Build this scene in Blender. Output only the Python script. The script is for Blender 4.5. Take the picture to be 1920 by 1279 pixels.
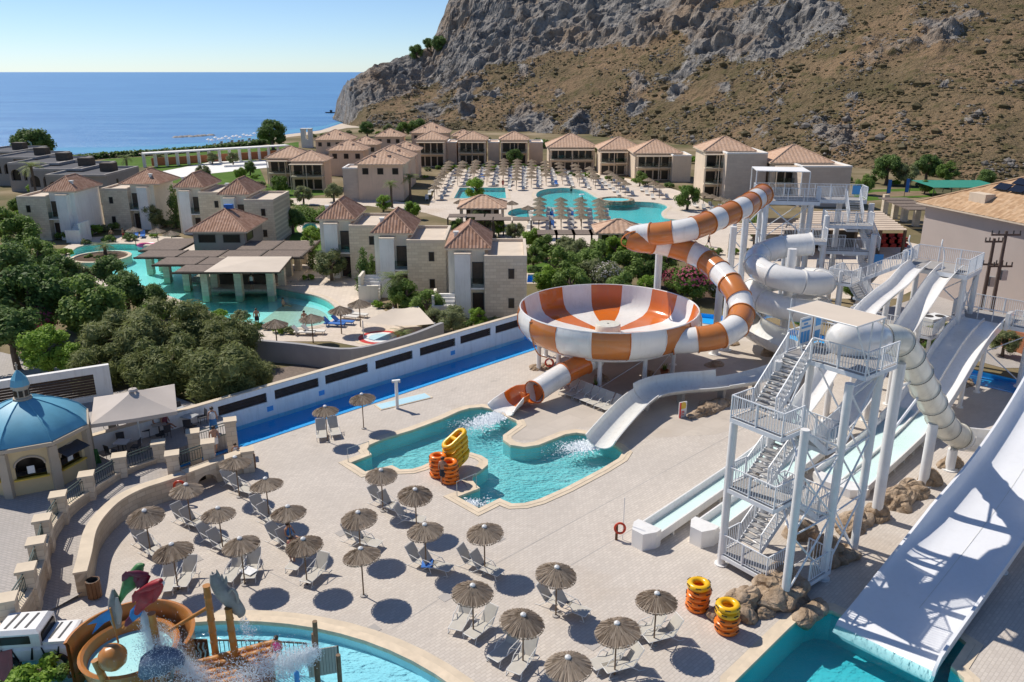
import bpy, bmesh, math, random
import numpy as np
from mathutils import Vector, Matrix, noise, geometry
R = math.radians; PI = math.pi
random.seed(11); rng = np.random.default_rng(5)
S = bpy.context.scene; COL = S.collection
for _o in list(bpy.data.objects): bpy.data.objects.remove(_o)

# ------------------------------------------------------------------ camera, sky, sun, exposure
CAM_H = 22.0; FOC = 1530.0; PITCH = math.atan(505 / 1530)
cam = bpy.data.objects.new('camera', bpy.data.cameras.new('camera')); COL.objects.link(cam)
cam.location = (0, 0, CAM_H); cam.rotation_euler = (PI / 2 - PITCH, 0, 0)
cam.data.sensor_width = 36; cam.data.lens = 36 * FOC / 1920; cam.data.clip_start = 0.5; cam.data.clip_end = 60000
S.camera = cam
SUN_AZ = R(-53); SUN_EL = R(50)
W = bpy.data.worlds.new('World'); S.world = W; W.use_nodes = True
_n = W.node_tree.nodes; _bg = _n['Background']
_sky = _n.new('ShaderNodeTexSky'); _sky.sky_type = 'NISHITA'; _sky.sun_disc = False
_sky.sun_elevation = SUN_EL; _sky.sun_rotation = SUN_AZ; _sky.altitude = 0; _sky.air_density = 0.7; _sky.dust_density = 0.12; _sky.ozone_density = 6.0
W.node_tree.links.new(_sky.outputs[0], _bg.inputs[0]); _bg.inputs[1].default_value = 0.088
sun = bpy.data.objects.new('sun', bpy.data.lights.new('sun', 'SUN')); COL.objects.link(sun)
sun.data.energy = 3.55; sun.data.angle = R(0.55); sun.data.color = (1.0, 0.93, 0.83)
_sv = Vector((math.sin(SUN_AZ) * math.cos(SUN_EL), math.cos(SUN_AZ) * math.cos(SUN_EL), math.sin(SUN_EL)))
sun.rotation_euler = (-_sv).to_track_quat('-Z', 'Y').to_euler(); sun.location = _sv * 200
S.view_settings.view_transform = 'Standard'; S.view_settings.look = 'None'; S.view_settings.exposure = 0.40; S.view_settings.gamma = 1
S.view_settings.use_curve_mapping = False
S.cycles.transparent_max_bounces = 24; S.cycles.max_bounces = 8; S.cycles.diffuse_bounces = 5

# ------------------------------------------------------------------ survey: photo bearings to ground points
_c, _s = math.cos(PITCH), math.sin(PITCH)
def ray(px, py):
    v = -(py - 639.5) / FOC
    return ((px - 960) / FOC, _c + v * _s, -_s + v * _c)
def G(px, py, z=0.0):
    r = ray(px, py); t = (z - CAM_H) / r[2]
    return Vector((r[0] * t, r[1] * t, z))
def AY(px, py, Y):
    r = ray(px, py); t = Y / r[1]
    return Vector((r[0] * t, Y, CAM_H + r[2] * t))
def G2(px, py, z=0.0):
    p = G(px, py, z); return (p.x, p.y)

# ------------------------------------------------------------------ mesh helpers
class MB:
    def __init__(s): s.v = []; s.f = []; s.uv = {}
    def add(s, vs, fs):
        b = len(s.v); s.v += [tuple(p) for p in vs]; s.f += [tuple(i + b for i in f) for f in fs]; return b
    def obox(s, o, ux, uy, uz):
        o, ux, uy, uz = Vector(o), Vector(ux), Vector(uy), Vector(uz)
        s.add([o, o + ux, o + ux + uy, o + uy, o + uz, o + ux + uz, o + ux + uy + uz, o + uy + uz],
              [(0, 3, 2, 1), (4, 5, 6, 7), (0, 1, 5, 4), (1, 2, 6, 5), (2, 3, 7, 6), (3, 0, 4, 7)]); return s
    def box(s, c, d, rz=0):
        ux = Vector((math.cos(rz), math.sin(rz), 0)) * d[0]; uy = Vector((-math.sin(rz), math.cos(rz), 0)) * d[1]; uz = Vector((0, 0, d[2]))
        return s.obox(Vector(c) - ux / 2 - uy / 2 - uz / 2, ux, uy, uz)
    def bar(s, a, b, w, h=None, up=(0, 0, 1)):
        a, b = Vector(a), Vector(b); h = h or w; d = b - a
        u = d.cross(Vector(up))
        if u.length < 1e-5: u = d.cross(Vector((0, 1, 0)))
        u.normalize(); n = u.cross(d).normalized()
        return s.obox(a - u * w / 2 - n * h / 2, d, u * w, n * h)
    def ring(s, c, u, v, r, n, a0=0, a1=2 * PI, close=True):
        k = n if close else n + 1
        return [Vector(c) + Vector(u) * (r * math.cos(a0 + (a1 - a0) * i / n)) + Vector(v) * (r * math.sin(a0 + (a1 - a0) * i / n)) for i in range(k)]
    def loft(s, secs, close=True, caps=True):
        n = len(secs[0]); b = len(s.v)
        for q in secs: s.v += [tuple(p) for p in q]
        for i in range(len(secs) - 1):
            for j in range(n if close else n - 1):
                a = b + i * n + j; a2 = b + i * n + (j + 1) % n
                s.f.append((a, a2, a2 + n, a + n))
        if caps and close:
            s.f.append(tuple(b + j for j in reversed(range(n)))); e = b + (len(secs) - 1) * n
            s.f.append(tuple(e + j for j in range(n)))
        return s
    def cyl(s, a, b, r, r2=None, n=8, caps=True):
        a, b = Vector(a), Vector(b); r2 = r if r2 is None else r2; d = (b - a).normalized()
        u = d.orthogonal().normalized(); v = d.cross(u)
        return s.loft([s.ring(a, u, v, r, n), s.ring(b, u, v, r2, n)], True, caps)
    def tube(s, pts, r, n=8, caps=True, closed=False):
        pts = [Vector(p) for p in pts]; m = len(pts); secs = []; u = None
        for i, p in enumerate(pts):
            a = pts[i - 1] if i else (pts[-1] if closed else p); c = pts[i + 1] if i < m - 1 else (pts[0] if closed else p)
            t = (c - a).normalized()
            u = (t.orthogonal() if u is None else u - t * u.dot(t)).normalized(); v = t.cross(u)
            secs.append(s.ring(p, u, v, r[i] if isinstance(r, (list, tuple)) else r, n))
        if closed: secs.append(secs[0])
        return s.loft(secs, True, caps and not closed)
    def lathe(s, prof, n=16, c=(0, 0, 0), a0=0, a1=2 * PI, caps=False):
        c = Vector(c); full = abs(a1 - a0 - 2 * PI) < 1e-6; k = n if full else n + 1
        secs = [[c + Vector((r * math.cos(a0 + (a1 - a0) * i / n), r * math.sin(a0 + (a1 - a0) * i / n), z)) for i in range(k)] for r, z in prof]
        return s.loft(secs, full, caps)
    def prism(s, poly, z0, z1):
        n = len(poly); b = s.add([(p[0], p[1], z0) for p in poly] + [(p[0], p[1], z1) for p in poly], [])
        for i in range(n): s.f.append((b + i, b + (i + 1) % n, b + n + (i + 1) % n, b + n + i))
        s.f.append(tuple(b + n + i for i in range(n))); s.f.append(tuple(b + i for i in reversed(range(n)))); return s
    def poly(s, rings, z):          # flat sheet with holes
        b = len(s.v)
        for q in rings: s.v += [(p[0], p[1], z) for p in q]
        for t in geometry.tessellate_polygon([[Vector((p[0], p[1], 0)) for p in q] for q in rings]):
            a, c, d = [Vector(s.v[b + i]) for i in t]
            s.f.append(tuple(b + i for i in (t if (c - a).cross(d - a).z > 0 else t[::-1])))
        return s
    def torus(s, c, rad, r, n=16, m=8, nx=(1, 0, 0), ny=(0, 1, 0)):
        c = Vector(c); nx, ny = Vector(nx), Vector(ny); nz = nx.cross(ny); secs = []
        for i in range(n + 1):
            a = 2 * PI * i / n; d = nx * math.cos(a) + ny * math.sin(a)
            secs.append(s.ring(c + d * rad, d, nz, r, m))
        return s.loft(secs, True, False)
    def mesh(s, name, mat, smooth=False, ang=40):
        me = bpy.data.meshes.new(name); me.from_pydata(s.v, [], s.f)
        if smooth:
            me.polygons.foreach_set('use_smooth', [True] * len(me.polygons)); me.set_sharp_from_angle(angle=R(ang))
        if mat: me.materials.append(M[mat] if isinstance(mat, str) else mat)
        return me
ORG = {}
def wpos(o): return ORG.get(o.name, Vector((0, 0, 0)))
def link(o, parent=None):
    COL.objects.link(o)
    if parent: o.parent = parent
    return o
def part(name, mb, mat, parent=None, smooth=False, local=False, ang=40, kind=None):
    """one mesh object; its points are given in world metres unless local"""
    if parent is not None and not local:
        w = wpos(parent); mb.v = [(x - w.x, y - w.y, z - w.z) for x, y, z in mb.v]
    o = bpy.data.objects.new(name, mb.mesh(name, mat, smooth, ang)); link(o, parent)
    if parent is not None: ORG[o.name] = wpos(parent)
    if kind: o['kind'] = kind
    return o
def inst(name, me, parent=None, loc=(0, 0, 0), rz=0, sc=1):
    o = bpy.data.objects.new(name, me); link(o, parent); o.location = loc; o.rotation_euler = (0, 0, rz) if not isinstance(rz, (tuple, list)) else rz
    o.scale = (sc, sc, sc) if not isinstance(sc, (tuple, list)) else sc
    return o
def tag(o, label, cat, group=None):
    o['label'] = label; o['category'] = cat
    if group: o['group'] = group
    return o
def thing(name, label, cat, loc=(0, 0, 0), rz=0, group=None):
    o = bpy.data.objects.new(name, None); link(o); o.location = loc; o.rotation_euler = (0, 0, rz); o.empty_display_size = .3
    ORG[o.name] = Vector(loc); return tag(o, label, cat, group)
def struct(name, mb, mat, smooth=False, parent=None, kind='structure'):
    o = part(name, mb, mat, parent, smooth)
    if parent is None: o['kind'] = kind
    return o
def dup(root, loc, rz=0, label=None, sc=None):
    r = root.copy(); COL.objects.link(r); r.location = loc; r.rotation_euler = (0, 0, rz)
    if sc: r.scale = (sc, sc, sc)
    if label: r['label'] = label
    for ch in root.children:
        c = ch.copy(); COL.objects.link(c); c.parent = r
        for g in ch.children:
            d = g.copy(); COL.objects.link(d); d.parent = c
    return r
def offset(poly, d):               # outward offset of a closed outline (either winding)
    n = len(poly); A = sum(poly[i][0] * poly[(i + 1) % n][1] - poly[(i + 1) % n][0] * poly[i][1] for i in range(n))
    sg = 1 if A > 0 else -1; out = []
    for i in range(n):
        p0, p, p1 = Vector(poly[i - 1][:2]), Vector(poly[i][:2]), Vector(poly[(i + 1) % n][:2])
        a = (p - p0).normalized(); b = (p1 - p).normalized(); na = Vector((a.y, -a.x)) * sg; nb = Vector((b.y, -b.x)) * sg
        m = na + nb
        m = m / max(m.length_squared / 2, 0.8) if m.length > 1e-4 else na
        out.append((p.x + m.x * d, p.y + m.y * d))
    return out
def smoothpoly(poly, it=2):
    for _ in range(it):
        q = []
        for i in range(len(poly)):
            a, b = poly[i], poly[(i + 1) % len(poly)]
            q += [(a[0] * .75 + b[0] * .25, a[1] * .75 + b[1] * .25), (a[0] * .25 + b[0] * .75, a[1] * .25 + b[1] * .75)]
        poly = q
    return poly
def spline(pts, k=6):              # Catmull-Rom through 3-D points
    P = [Vector(p) for p in pts]; P = [P[0] * 2 - P[1]] + P + [P[-1] * 2 - P[-2]]; out = []
    for i in range(1, len(P) - 2):
        for j in range(k):
            t = j / k; a, b, c, d = P[i - 1], P[i], P[i + 1], P[i + 2]
            out.append(.5 * ((2 * b) + (c - a) * t + (2 * a - 5 * b + 4 * c - d) * t * t + (3 * b - a - 3 * c + d) * t ** 3))
    out.append(P[-2]); return out
def arclen(pts, n):                # n+1 points evenly spaced along a polyline
    L = [0]
    for i in range(len(pts) - 1): L.append(L[-1] + (pts[i + 1] - pts[i]).length)
    out = []; j = 0
    for i in range(n + 1):
        s = L[-1] * i / n
        while j < len(pts) - 2 and L[j + 1] < s: j += 1
        out.append(pts[j].lerp(pts[j + 1], min(1, max(0, (s - L[j]) / max(1e-6, L[j + 1] - L[j])))))
    return out
NTH = ['first', 'second', 'third', 'fourth', 'fifth', 'sixth', 'seventh', 'eighth', 'ninth', 'tenth', 'eleventh', 'twelfth', 'thirteenth', 'fourteenth', 'fifteenth', 'sixteenth', 'seventeenth', 'eighteenth', 'nineteenth', 'twentieth']
def nth(i): return NTH[i] if i < len(NTH) else 'number %d' % (i + 1)

# ------------------------------------------------------------------ materials
M = {}
class NT:
    def __init__(s, name):
        s.m = bpy.data.materials.new(name); s.m.use_nodes = True; s.t = s.m.node_tree; s.b = s.t.nodes['Principled BSDF']; s.out = s.t.nodes['Material Output']; M[name] = s.m
        s._tc = None
    def n(s, typ, **kw):
        x = s.t.nodes.new('ShaderNode' + typ)
        for k, v in kw.items():
            if k in ('i',):
                for a, b in v.items(): x.inputs[a].default_value = b
            else: setattr(x, k, v)
        return x
    def l(s, a, b): s.t.links.new(a, b)
    def co(s, kind='Object'):
        if s._tc is None: s._tc = s.n('TexCoord')
        return s._tc.outputs[kind]
    def noise(s, scale, detail=4, rough=.55, vec=None, out=0):
        x = s.n('TexNoise'); x.inputs['Scale'].default_value = scale; x.inputs['Detail'].default_value = detail; x.inputs['Roughness'].default_value = rough
        s.l(vec or s.co(), x.inputs['Vector']); return x.outputs[out]
    def ramp(s, fac, stops):
        x = s.n('ValToRGB'); e = x.color_ramp.elements
        while len(e) < len(stops): e.new(.5)
        for q, (p, c) in zip(e, stops): q.position = p; q.color = (*c, 1) if len(c) == 3 else c
        s.l(fac, x.inputs[0]); return x.outputs[0]
    def mix(s, fac, a, b, mode='MIX'):
        x = s.n('Mix', data_type='RGBA', blend_type=mode)
        for k, q in ((0, fac), (6, a), (7, b)):
            if hasattr(q, 'links'): s.l(q, x.inputs[k])
            else: x.inputs[k].default_value = (*q, 1) if isinstance(q, tuple) and len(q) == 3 else q
        return x.outputs[2]
    def math(s, op, a, b=0.0):
        x = s.n('Math', operation=op)
        for k, q in ((0, a), (1, b)):
            if hasattr(q, 'links'): s.l(q, x.inputs[k])
            else: x.inputs[k].default_value = q
        return x.outputs[0]
    def bump(s, h, strength=.3, dist=.05):
        x = s.n('Bump'); x.inputs['Strength'].default_value = strength; x.inputs['Distance'].default_value = dist
        s.l(h, x.inputs['Height']); s.l(x.outputs[0], s.b.inputs['Normal']); return x.outputs[0]
    def col(s, c): s.l(c, s.b.inputs['Base Color'])
    def set(s, **kw):
        for k, v in kw.items():
            nm = {'rough': 'Roughness', 'metal': 'Metallic', 'spec': 'Specular IOR Level', 'alpha': 'Alpha', 'trans': 'Transmission Weight', 'coat': 'Coat Weight'}[k]
            s.b.inputs[nm].default_value = v
        return s
def simple(name, col, rough=.6, var=.18, scale=1.5, bump=0.0, bscale=30, spec=.4, metal=0, coat=0):
    t = NT(name); t.set(rough=rough, spec=spec, metal=metal, coat=coat)
    f = t.noise(scale, 5, .6)
    lo = tuple(c * (1 - var) for c in col); hi = tuple(min(1, c * (1 + var * .7)) for c in col)
    t.col(t.ramp(f, [(.3, lo), (.7, hi)]))
    if bump: t.bump(t.noise(bscale, 4), bump, .03)
    return t
def make_materials():
    simple('plaster', (.78, .72, .61), .85, .08, .6, .15, 12)
    simple('plaster_white', (.84, .82, .78), .8, .07, .5, .1, 12)
    simple('plaster_tan', (.70, .57, .43), .85, .08, .5, .1, 12)
    simple('plaster_peach', (.72, .54, .40), .85, .08, .5, .1, 12)
    simple('plaster_grey', (.33, .30, .27), .85, .1, .4, .1, 12)
    simple('plaster_mauve', (.46, .39, .35), .85, .06, .3, .1, 12)
    simple('roof_slab', (.66, .56, .45), .85, .1, .8)
    simple('concrete', (.42, .39, .36), .85, .15, .7, .15, 20)
    simple('grey_wall', (.34, .33, .33), .8, .12, .5, .1, 8)
    simple('white_paint', (.80, .79, .77), .42, .07, 1.2, .04, 40)
    simple('steel_paint', (.74, .76, .78), .45, .08, 2.0)
    simple('grating', (.36, .34, .32), .7, .15, 6)
    simple('tread', (.46, .45, .44), .7, .2, 5)
    simple('fibre_white', (.85, .83, .79), .16, .05, .8, .02, 3, .5, 0, .35)
    simple('fibre_grey', (.78, .78, .74), .18, .05, .8, .02, 3, .5, 0, .3)
    simple('fibre_cream', (.76, .73, .62), .38, .07, .9, .02, 3, .5, 0, .3)
    simple('fibre_orange', (.66, .16, .022), .14, .08, .8, .02, 3, .5, 0, .4)
    simple('fibre_tan', (.58, .20, .05), .2, .08, .8, .02, 3, .5, 0, .3)
    simple('seam_dark', (.26, .24, .20), .7, .2, 9)
    simple('ramp_white', (.80, .81, .83), .3, .04, .4, .02, 2)
    simple('blue_fibre', (.05, .36, .78), .25, .08, .8)
    simple('rubber_yellow', (.86, .48, .012), .28, .08, 2, spec=.5)
    simple('rubber_orange', (.85, .20, .012), .28, .08, 2, spec=.5)
    simple('rubber_black', (.02, .02, .02), .4, .2, 3)
    simple('buoy_red', (.62, .06, .02), .4, .1, 3)
    simple('wood_brown', (.16, .075, .03), .6, .3, 3, .2, 18)
    simple('slat_dark', (.055, .032, .022), .6, .3, 3, .2, 18)
    simple('slat_mid', (.10, .075, .055), .7, .3, 3, .2, 18)
    simple('pole_wood', (.20, .13, .075), .7, .25, 6, .2, 30)
    simple('bamboo', (.46, .20, .045), .45, .25, 2.5, .1, 14)
    simple('pergola_reed', (.20, .155, .125), .9, .25, 4, .5, 40)
    simple('pergola_beige', (.64, .52, .40), .8, .1, 1)
    simple('canvas', (.64, .55, .45), .85, .06, .6, .05, 6)
    simple('canvas_white', (.80, .79, .78), .8, .05, .6)
    simple('canvas_grey', (.52, .46, .41), .85, .08, .6, .05, 6)
    simple('mesh_fabric', (.52, .49, .43), .8, .08, 3)
    simple('mesh_fabric_white', (.72, .69, .63), .8, .08, 3)
    simple('towel_blue', (.05, .17, .50), .9, .15, 5)
    simple('chair_frame', (.74, .73, .70), .4, .08, 3)
    simple('dark_frame', (.05, .05, .055), .5, .2, 3)
    simple('green_rail', (.02, .055, .05), .5, .2, 4)
    simple('dark_metal', (.06, .055, .05), .5, .2, 4)
    simple('coping', (.70, .58, .43), .75, .14, 1.6, .12, 24)
    simple('cap_stone', (.66, .55, .41), .75, .12, 1.2, .12, 24)
    simple('kiosk_yellow', (.66, .52, .30), .8, .1, .6)
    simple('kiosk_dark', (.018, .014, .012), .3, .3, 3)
    simple('kiosk_trim', (.50, .42, .32), .8, .1, 1)
    simple('dome_blue', (.15, .42, .56), .45, .14, .9, .06, 6)
    simple('sign_blue', (.08, .34, .70), .5, .1, 4)
    simple('sign_white', (.80, .80, .78), .5, .04, 4)
    simple('sign_red', (.62, .05, .04), .5, .1, 4)
    simple('sign_yellow', (.75, .52, .08), .5, .1, 4)
    simple('asphalt', (.09, .09, .10), .9, .2, 2)
    simple('earth', (.24, .17, .10), .95, .3, .5, .4, 3)
    simple('terracotta', (.40, .16, .08), .8, .15, 5)
    simple('brown_plum', (.20, .035, .045), .6, .3, 2)
    simple('statue_grey', (.30, .28, .26), .7, .35, 1.5, .3, 6)
    simple('statue_blue', (.13, .17, .25), .55, .35, 1.5, .3, 6)
    simple('parrot_red', (.36, .018, .025), .45, .3, 3, .2, 10)
    simple('parrot_green', (.06, .20, .06), .5, .35, 3, .2, 10)
    simple('parrot_blue', (.03, .20, .50), .5, .25, 3, .2, 10)
    simple('parrot_plum', (.16, .02, .05), .5, .3, 3, .2, 10)
    simple('play_orange', (.50, .20, .05), .3, .12, 1.2)
    simple('foam', (.86, .90, .92), .6, .04, 3)
    simple('beach_sand', (.56, .47, .37), .95, .12, .05)
    simple('skin', (.46, .25, .16), .6, .08, 6)
    simple('hair', (.035, .02, .012), .6, .2, 9)
    simple('cloth_dark', (.03, .03, .04), .85, .2, 6)
    simple('cloth_red', (.5, .05, .05), .85, .1, 6)
    simple('cloth_white', (.75, .75, .75), .85, .1, 6)
    simple('cloth_blue', (.06, .22, .5), .85, .1, 6)
    simple('pink_float', (.85, .12, .32), .4, .1, 4)
    simple('trunk_bark', (.15, .11, .08), .9, .3, 6, .5, 20)
    simple('pole_bark', (.14, .10, .08), .85, .3, 3, .3, 12)
    simple('solar_cell', (.012, .014, .022), .15, .2, 5, spec=.6)
    simple('metal_grey', (.45, .46, .46), .4, .1, 4, metal=.4)
    simple('net_green', (.03, .25, .18), .8, .15, 2)
    simple('brown_bed', (.10, .06, .035), .95, .3, 4, .5, 12)
    simple('lounger_red', (.45, .05, .04), .8, .15, 4)
    simple('boat_dark', (.05, .05, .06), .6, .2, 4)

    # foliage: every leaf its own shade
    def leaf(name, a, b, c):
        t = NT(name); t.set(rough=.62, spec=.25)
        g = t.n('NewGeometry'); col = t.ramp(g.outputs['Random Per Island'], [(0, a), (.55, b), (1, c)])
        big = t.noise(.7, 3); col = t.mix(t.math('MULTIPLY', big, .4), col, tuple(x * .6 for x in b))
        oi = t.n('ObjectInfo'); col = t.mix(t.math('MULTIPLY', oi.outputs['Random'], .45), col, tuple(min(1, (x * .85 + sum(b) / 3 * .15) * 1.1) for x in c))
        t.col(col)
        tr = t.n('BsdfTranslucent'); t.l(col, tr.inputs[0]); mx = t.n('MixShader'); mx.inputs[0].default_value = .38
        t.l(t.b.outputs[0], mx.inputs[1]); t.l(tr.outputs[0], mx.inputs[2]); t.l(mx.outputs[0], t.out.inputs[0])
    leaf('leaf_dark', (.068, .124, .037), (.130, .217, .056), (.232, .341, .093))
    leaf('leaf_mid', (.085, .155, .030), (.165, .27, .052), (.28, .39, .09))
    leaf('leaf_bright', (.126, .234, .025), (.216, .378, .040), (.360, .522, .072))
    leaf('leaf_olive', (.14, .175, .065), (.235, .275, .11), (.36, .39, .19))
    leaf('leaf_tamarisk', (.115, .150, .045), (.185, .220, .065), (.30, .32, .12))
    leaf('leaf_plum', (.030, .012, .014), (.070, .022, .026), (.120, .040, .040))
    leaf('leaf_palm', (.096, .144, .042), (.192, .269, .077), (.365, .403, .154))
    leaf('petal_pink', (.320, .030, .090), (.480, .060, .140), (.600, .140, .220))
    leaf('petal_white', (.500, .450, .400), (.650, .600, .550), (.750, .720, .680))
    leaf('scrub', (.10, .09, .042), (.16, .13, .065), (.24, .19, .10))
    leaf('rubble', (.220, .200, .170), (.320, .290, .260), (.420, .390, .350))
    leaf('thatch', (.212, .159, .113), (.379, .295, .220), (.544, .454, .355))
    leaf('thatch_far', (.240, .180, .120), (.336, .264, .192), (.432, .360, .264))

    def bricked(name, c1, c2, mortar, sx, w, h, rz=0, rough=.85, mort=.02, bump=.35, stain=.35, uv=False):
        t = NT(name); t.set(rough=rough, spec=.3)
        mp = t.n('Mapping'); mp.inputs['Rotation'].default_value = (0, 0, rz) if not isinstance(rz, tuple) else rz
        t.l(t.co('UV' if uv else 'Object'), mp.inputs[0])
        b = t.n('TexBrick'); b.inputs['Scale'].default_value = sx; b.inputs['Brick Width'].default_value = w; b.inputs['Row Height'].default_value = h
        b.inputs['Mortar Size'].default_value = mort; b.inputs['Color1'].default_value = (*c1, 1); b.inputs['Color2'].default_value = (*c2, 1); b.inputs['Mortar'].default_value = (*mortar, 1)
        b.inputs['Bias'].default_value = 0; t.l(mp.outputs[0], b.inputs['Vector'])
        big = t.noise(.2, 7, .68); f = t.ramp(big, [(.42, (0, 0, 0)), (.62, (1, 1, 1))])
        col = t.mix(t.math('MULTIPLY', f, stain), b.outputs[0], tuple(x * .74 for x in c1))
        fine = t.noise(1.9, 6, .7); col = t.mix(t.math('MULTIPLY', fine, .35), col, tuple(min(1, x * 1.12) for x in c2))
        sp = t.ramp(t.noise(.55, 8, .75), [(.60, (0, 0, 0)), (.70, (.55, .55, .55))]); col = t.mix(sp, col, tuple(x * .62 for x in c1))
        wt = t.ramp(t.noise(.09, 5, .6), [(.56, (0, 0, 0)), (.66, (.32, .32, .32))]); col = t.mix(wt, col, (c1[0] * .80, c1[1] * .70, c1[2] * .58))
        t.col(col); t.bump(t.math('SUBTRACT', t.noise(25, 3), b.outputs['Fac']), bump, .012)
        return t
    bricked('paving', (.52, .465, .41), (.615, .555, .49), (.45, .40, .345), 1.0, .30, .15, R(-44.5), mort=.016)
    bricked('paving_smooth', (.50, .44, .375), (.56, .495, .425), (.45, .39, .33), 1.0, 2.4, 1.2, R(-44.5), mort=.01, stain=.5)
    bricked('paving_pale', (.62, .53, .44), (.70, .61, .51), (.50, .42, .35), 1.0, .5, .5, R(20), mort=.02)
    bricked('paving_grey', (.40, .37, .34), (.47, .43, .40), (.30, .28, .26), 1.0, .3, .15, R(20), mort=.016)
    bricked('stone_x', (.60, .50, .37), (.76, .66, .51), (.52, .43, .32), 1.0, .62, .30, (R(90), 0, 0), mort=.018, stain=.3)
    bricked('stone_far', (.58, .47, .38), (.65, .54, .44), (.56, .46, .37), 1.0, 1.2, .45, (R(90), 0, 0), mort=.02, stain=.3)
    bricked('stone_uv', (.50, .40, .28), (.66, .56, .42), (.42, .34, .25), 1.0, .55, .26, 0, mort=.018, stain=.3, uv=True)

    # clay roof tiles: course steps come from the UV, ribs are geometry
    def tiles(name, a, b, c):
        t = NT(name); t.set(rough=.8, spec=.3)
        sp = t.n('SeparateXYZ'); t.l(t.co('UV'), sp.inputs[0])
        v = t.math('FRACT', t.math('MULTIPLY', sp.outputs[1], 2.9))
        wn = t.n('TexWhiteNoise', noise_dimensions='2D'); cb = t.n('CombineXYZ')
        t.l(t.math('FLOOR', t.math('MULTIPLY', sp.outputs[0], 4.5)), cb.inputs[0]); t.l(t.math('FLOOR', t.math('MULTIPLY', sp.outputs[1], 2.9)), cb.inputs[1]); t.l(cb.outputs[0], wn.inputs[0])
        col = t.ramp(wn.outputs[0], [(0, a), (.5, b), (1, c)])
        col = t.mix(t.math('MULTIPLY', t.noise(.5, 5), .5), col, tuple(x * .7 for x in b)); t.col(col)
        t.bump(v, .5, .03)
    tiles('tile_red', (.36, .19, .12), (.46, .26, .17), (.56, .35, .25))
    tiles('tile_peach', (.54, .34, .22), (.61, .40, .27), (.68, .47, .34))
    tiles('tile_tan', (.40, .24, .13), (.50, .32, .18), (.58, .40, .25))

    def water(name, tint, bump, scale, rough=.04, gloss=1.0, dist=.05):
        t = NT(name); t.t.nodes.remove(t.b)
        tr = t.n('BsdfTransparent'); tr.inputs[0].default_value = (*tint, 1)
        gl = t.n('BsdfGlossy'); gl.inputs['Roughness'].default_value = rough
        fr = t.n('Fresnel'); fr.inputs['IOR'].default_value = 1.33
        mp = t.n('Mapping'); mp.inputs['Rotation'].default_value = (0, 0, R(30)); mp.inputs['Scale'].default_value = (1, 1.9, 1); t.l(t.co(), mp.inputs[0])
        a = t.noise(scale, 3, .55, mp.outputs[0]); b = t.noise(scale * .22, 2, .5, mp.outputs[0]); h = t.math('ADD', a, t.math('MULTIPLY', b, 1.6))
        bp = t.n('Bump'); bp.inputs['Strength'].default_value = bump; bp.inputs['Distance'].default_value = dist; t.l(h, bp.inputs['Height'])
        t.l(bp.outputs[0], gl.inputs['Normal']); t.l(bp.outputs[0], fr.inputs['Normal'])
        mx = t.n('MixShader'); t.l(t.math('MULTIPLY', fr.outputs[0], gloss), mx.inputs[0]); t.l(tr.outputs[0], mx.inputs[1]); t.l(gl.outputs[0], mx.inputs[2]); t.l(mx.outputs[0], t.out.inputs[0])
    water('water_pool', (.74, .96, .98), .9, 3.2, .06, 1.0, .10)
    water('water_wavy', (.72, .95, .98), .6, 3.4, .07, 1.0, .09)
    water('water_thin', (.93, .985, .975), .5, 2.5, .05, 1.0, .04)
    water('water_calm', (.70, .97, .98), .5, 2.5, .05, 1.0, .04)
    water('water_river', (.72, .93, .99), .35, 1.5, .04, .8, .03)
    water('glass', (.75, .82, .82), 0, 1, .02, 1.0)
    # pool shells: mosaic that changes with depth zone
    def mosaic(name, a, b, scale=.25):
        t = NT(name); t.set(rough=.5)
        f = t.noise(scale, 3); col = t.ramp(f, [(.35, a), (.65, b)])
        vo = t.n('TexVoronoi', feature='F1'); vo.inputs['Scale'].default_value = 14; t.l(t.co(), vo.inputs[0])
        t.col(t.mix(t.math('MULTIPLY', vo.outputs[0], .35), col, tuple(min(1, x * 1.25) for x in b)))
    mosaic('mosaic_teal', (.20, .54, .58), (.38, .68, .69))
    mosaic('mosaic_pale', (.36, .60, .70), (.52, .73, .80))
    mosaic('lane_floor', (.66, .78, .77), (.74, .84, .83))
    mosaic('mosaic_deep', (.05, .46, .54), (.10, .56, .62))
    mosaic('mosaic_lagoon', (.22, .70, .70), (.44, .80, .76), .12)
    mosaic('mosaic_main', (.10, .56, .62), (.15, .62, .66), .1)
    mosaic('river_blue', (.03, .42, .84), (.05, .50, .90), .3)
    mosaic('lagoon_pale', (.30, .72, .70), (.44, .80, .76), .2)
    mosaic('lagoon_paler', (.50, .78, .74), (.60, .84, .80), .2)

    # sea: seen at a low angle, deep blue body with small waves
    t = NT('sea_water'); t.set(rough=.32, spec=.28)
    mp = t.n('Mapping'); mp.inputs['Scale'].default_value = (.25, 1, 1); t.l(t.co(), mp.inputs[0])
    f = t.noise(.006, 4, .55, mp.outputs[0]); col = t.ramp(f, [(.3, (.04, .165, .40)), (.7, (.085, .245, .48))])
    f2 = t.ramp(t.noise(.05, 6, .7, mp.outputs[0]), [(.42, (0, 0, 0)), (.62, (.8, .8, .8))]); col = t.mix(f2, col, (.13, .31, .53))
    t.col(col); t.bump(t.noise(.35, 6, .7, mp.outputs[0]), .9, .8)
    # shallow strip
    t = NT('sea_shallow'); t.set(rough=.3, spec=.3); t.col(t.ramp(t.noise(.05, 4), [(.3, (.05, .24, .42)), (.7, (.10, .34, .50))])); t.bump(t.noise(.6, 4), .4, .3)

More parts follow.
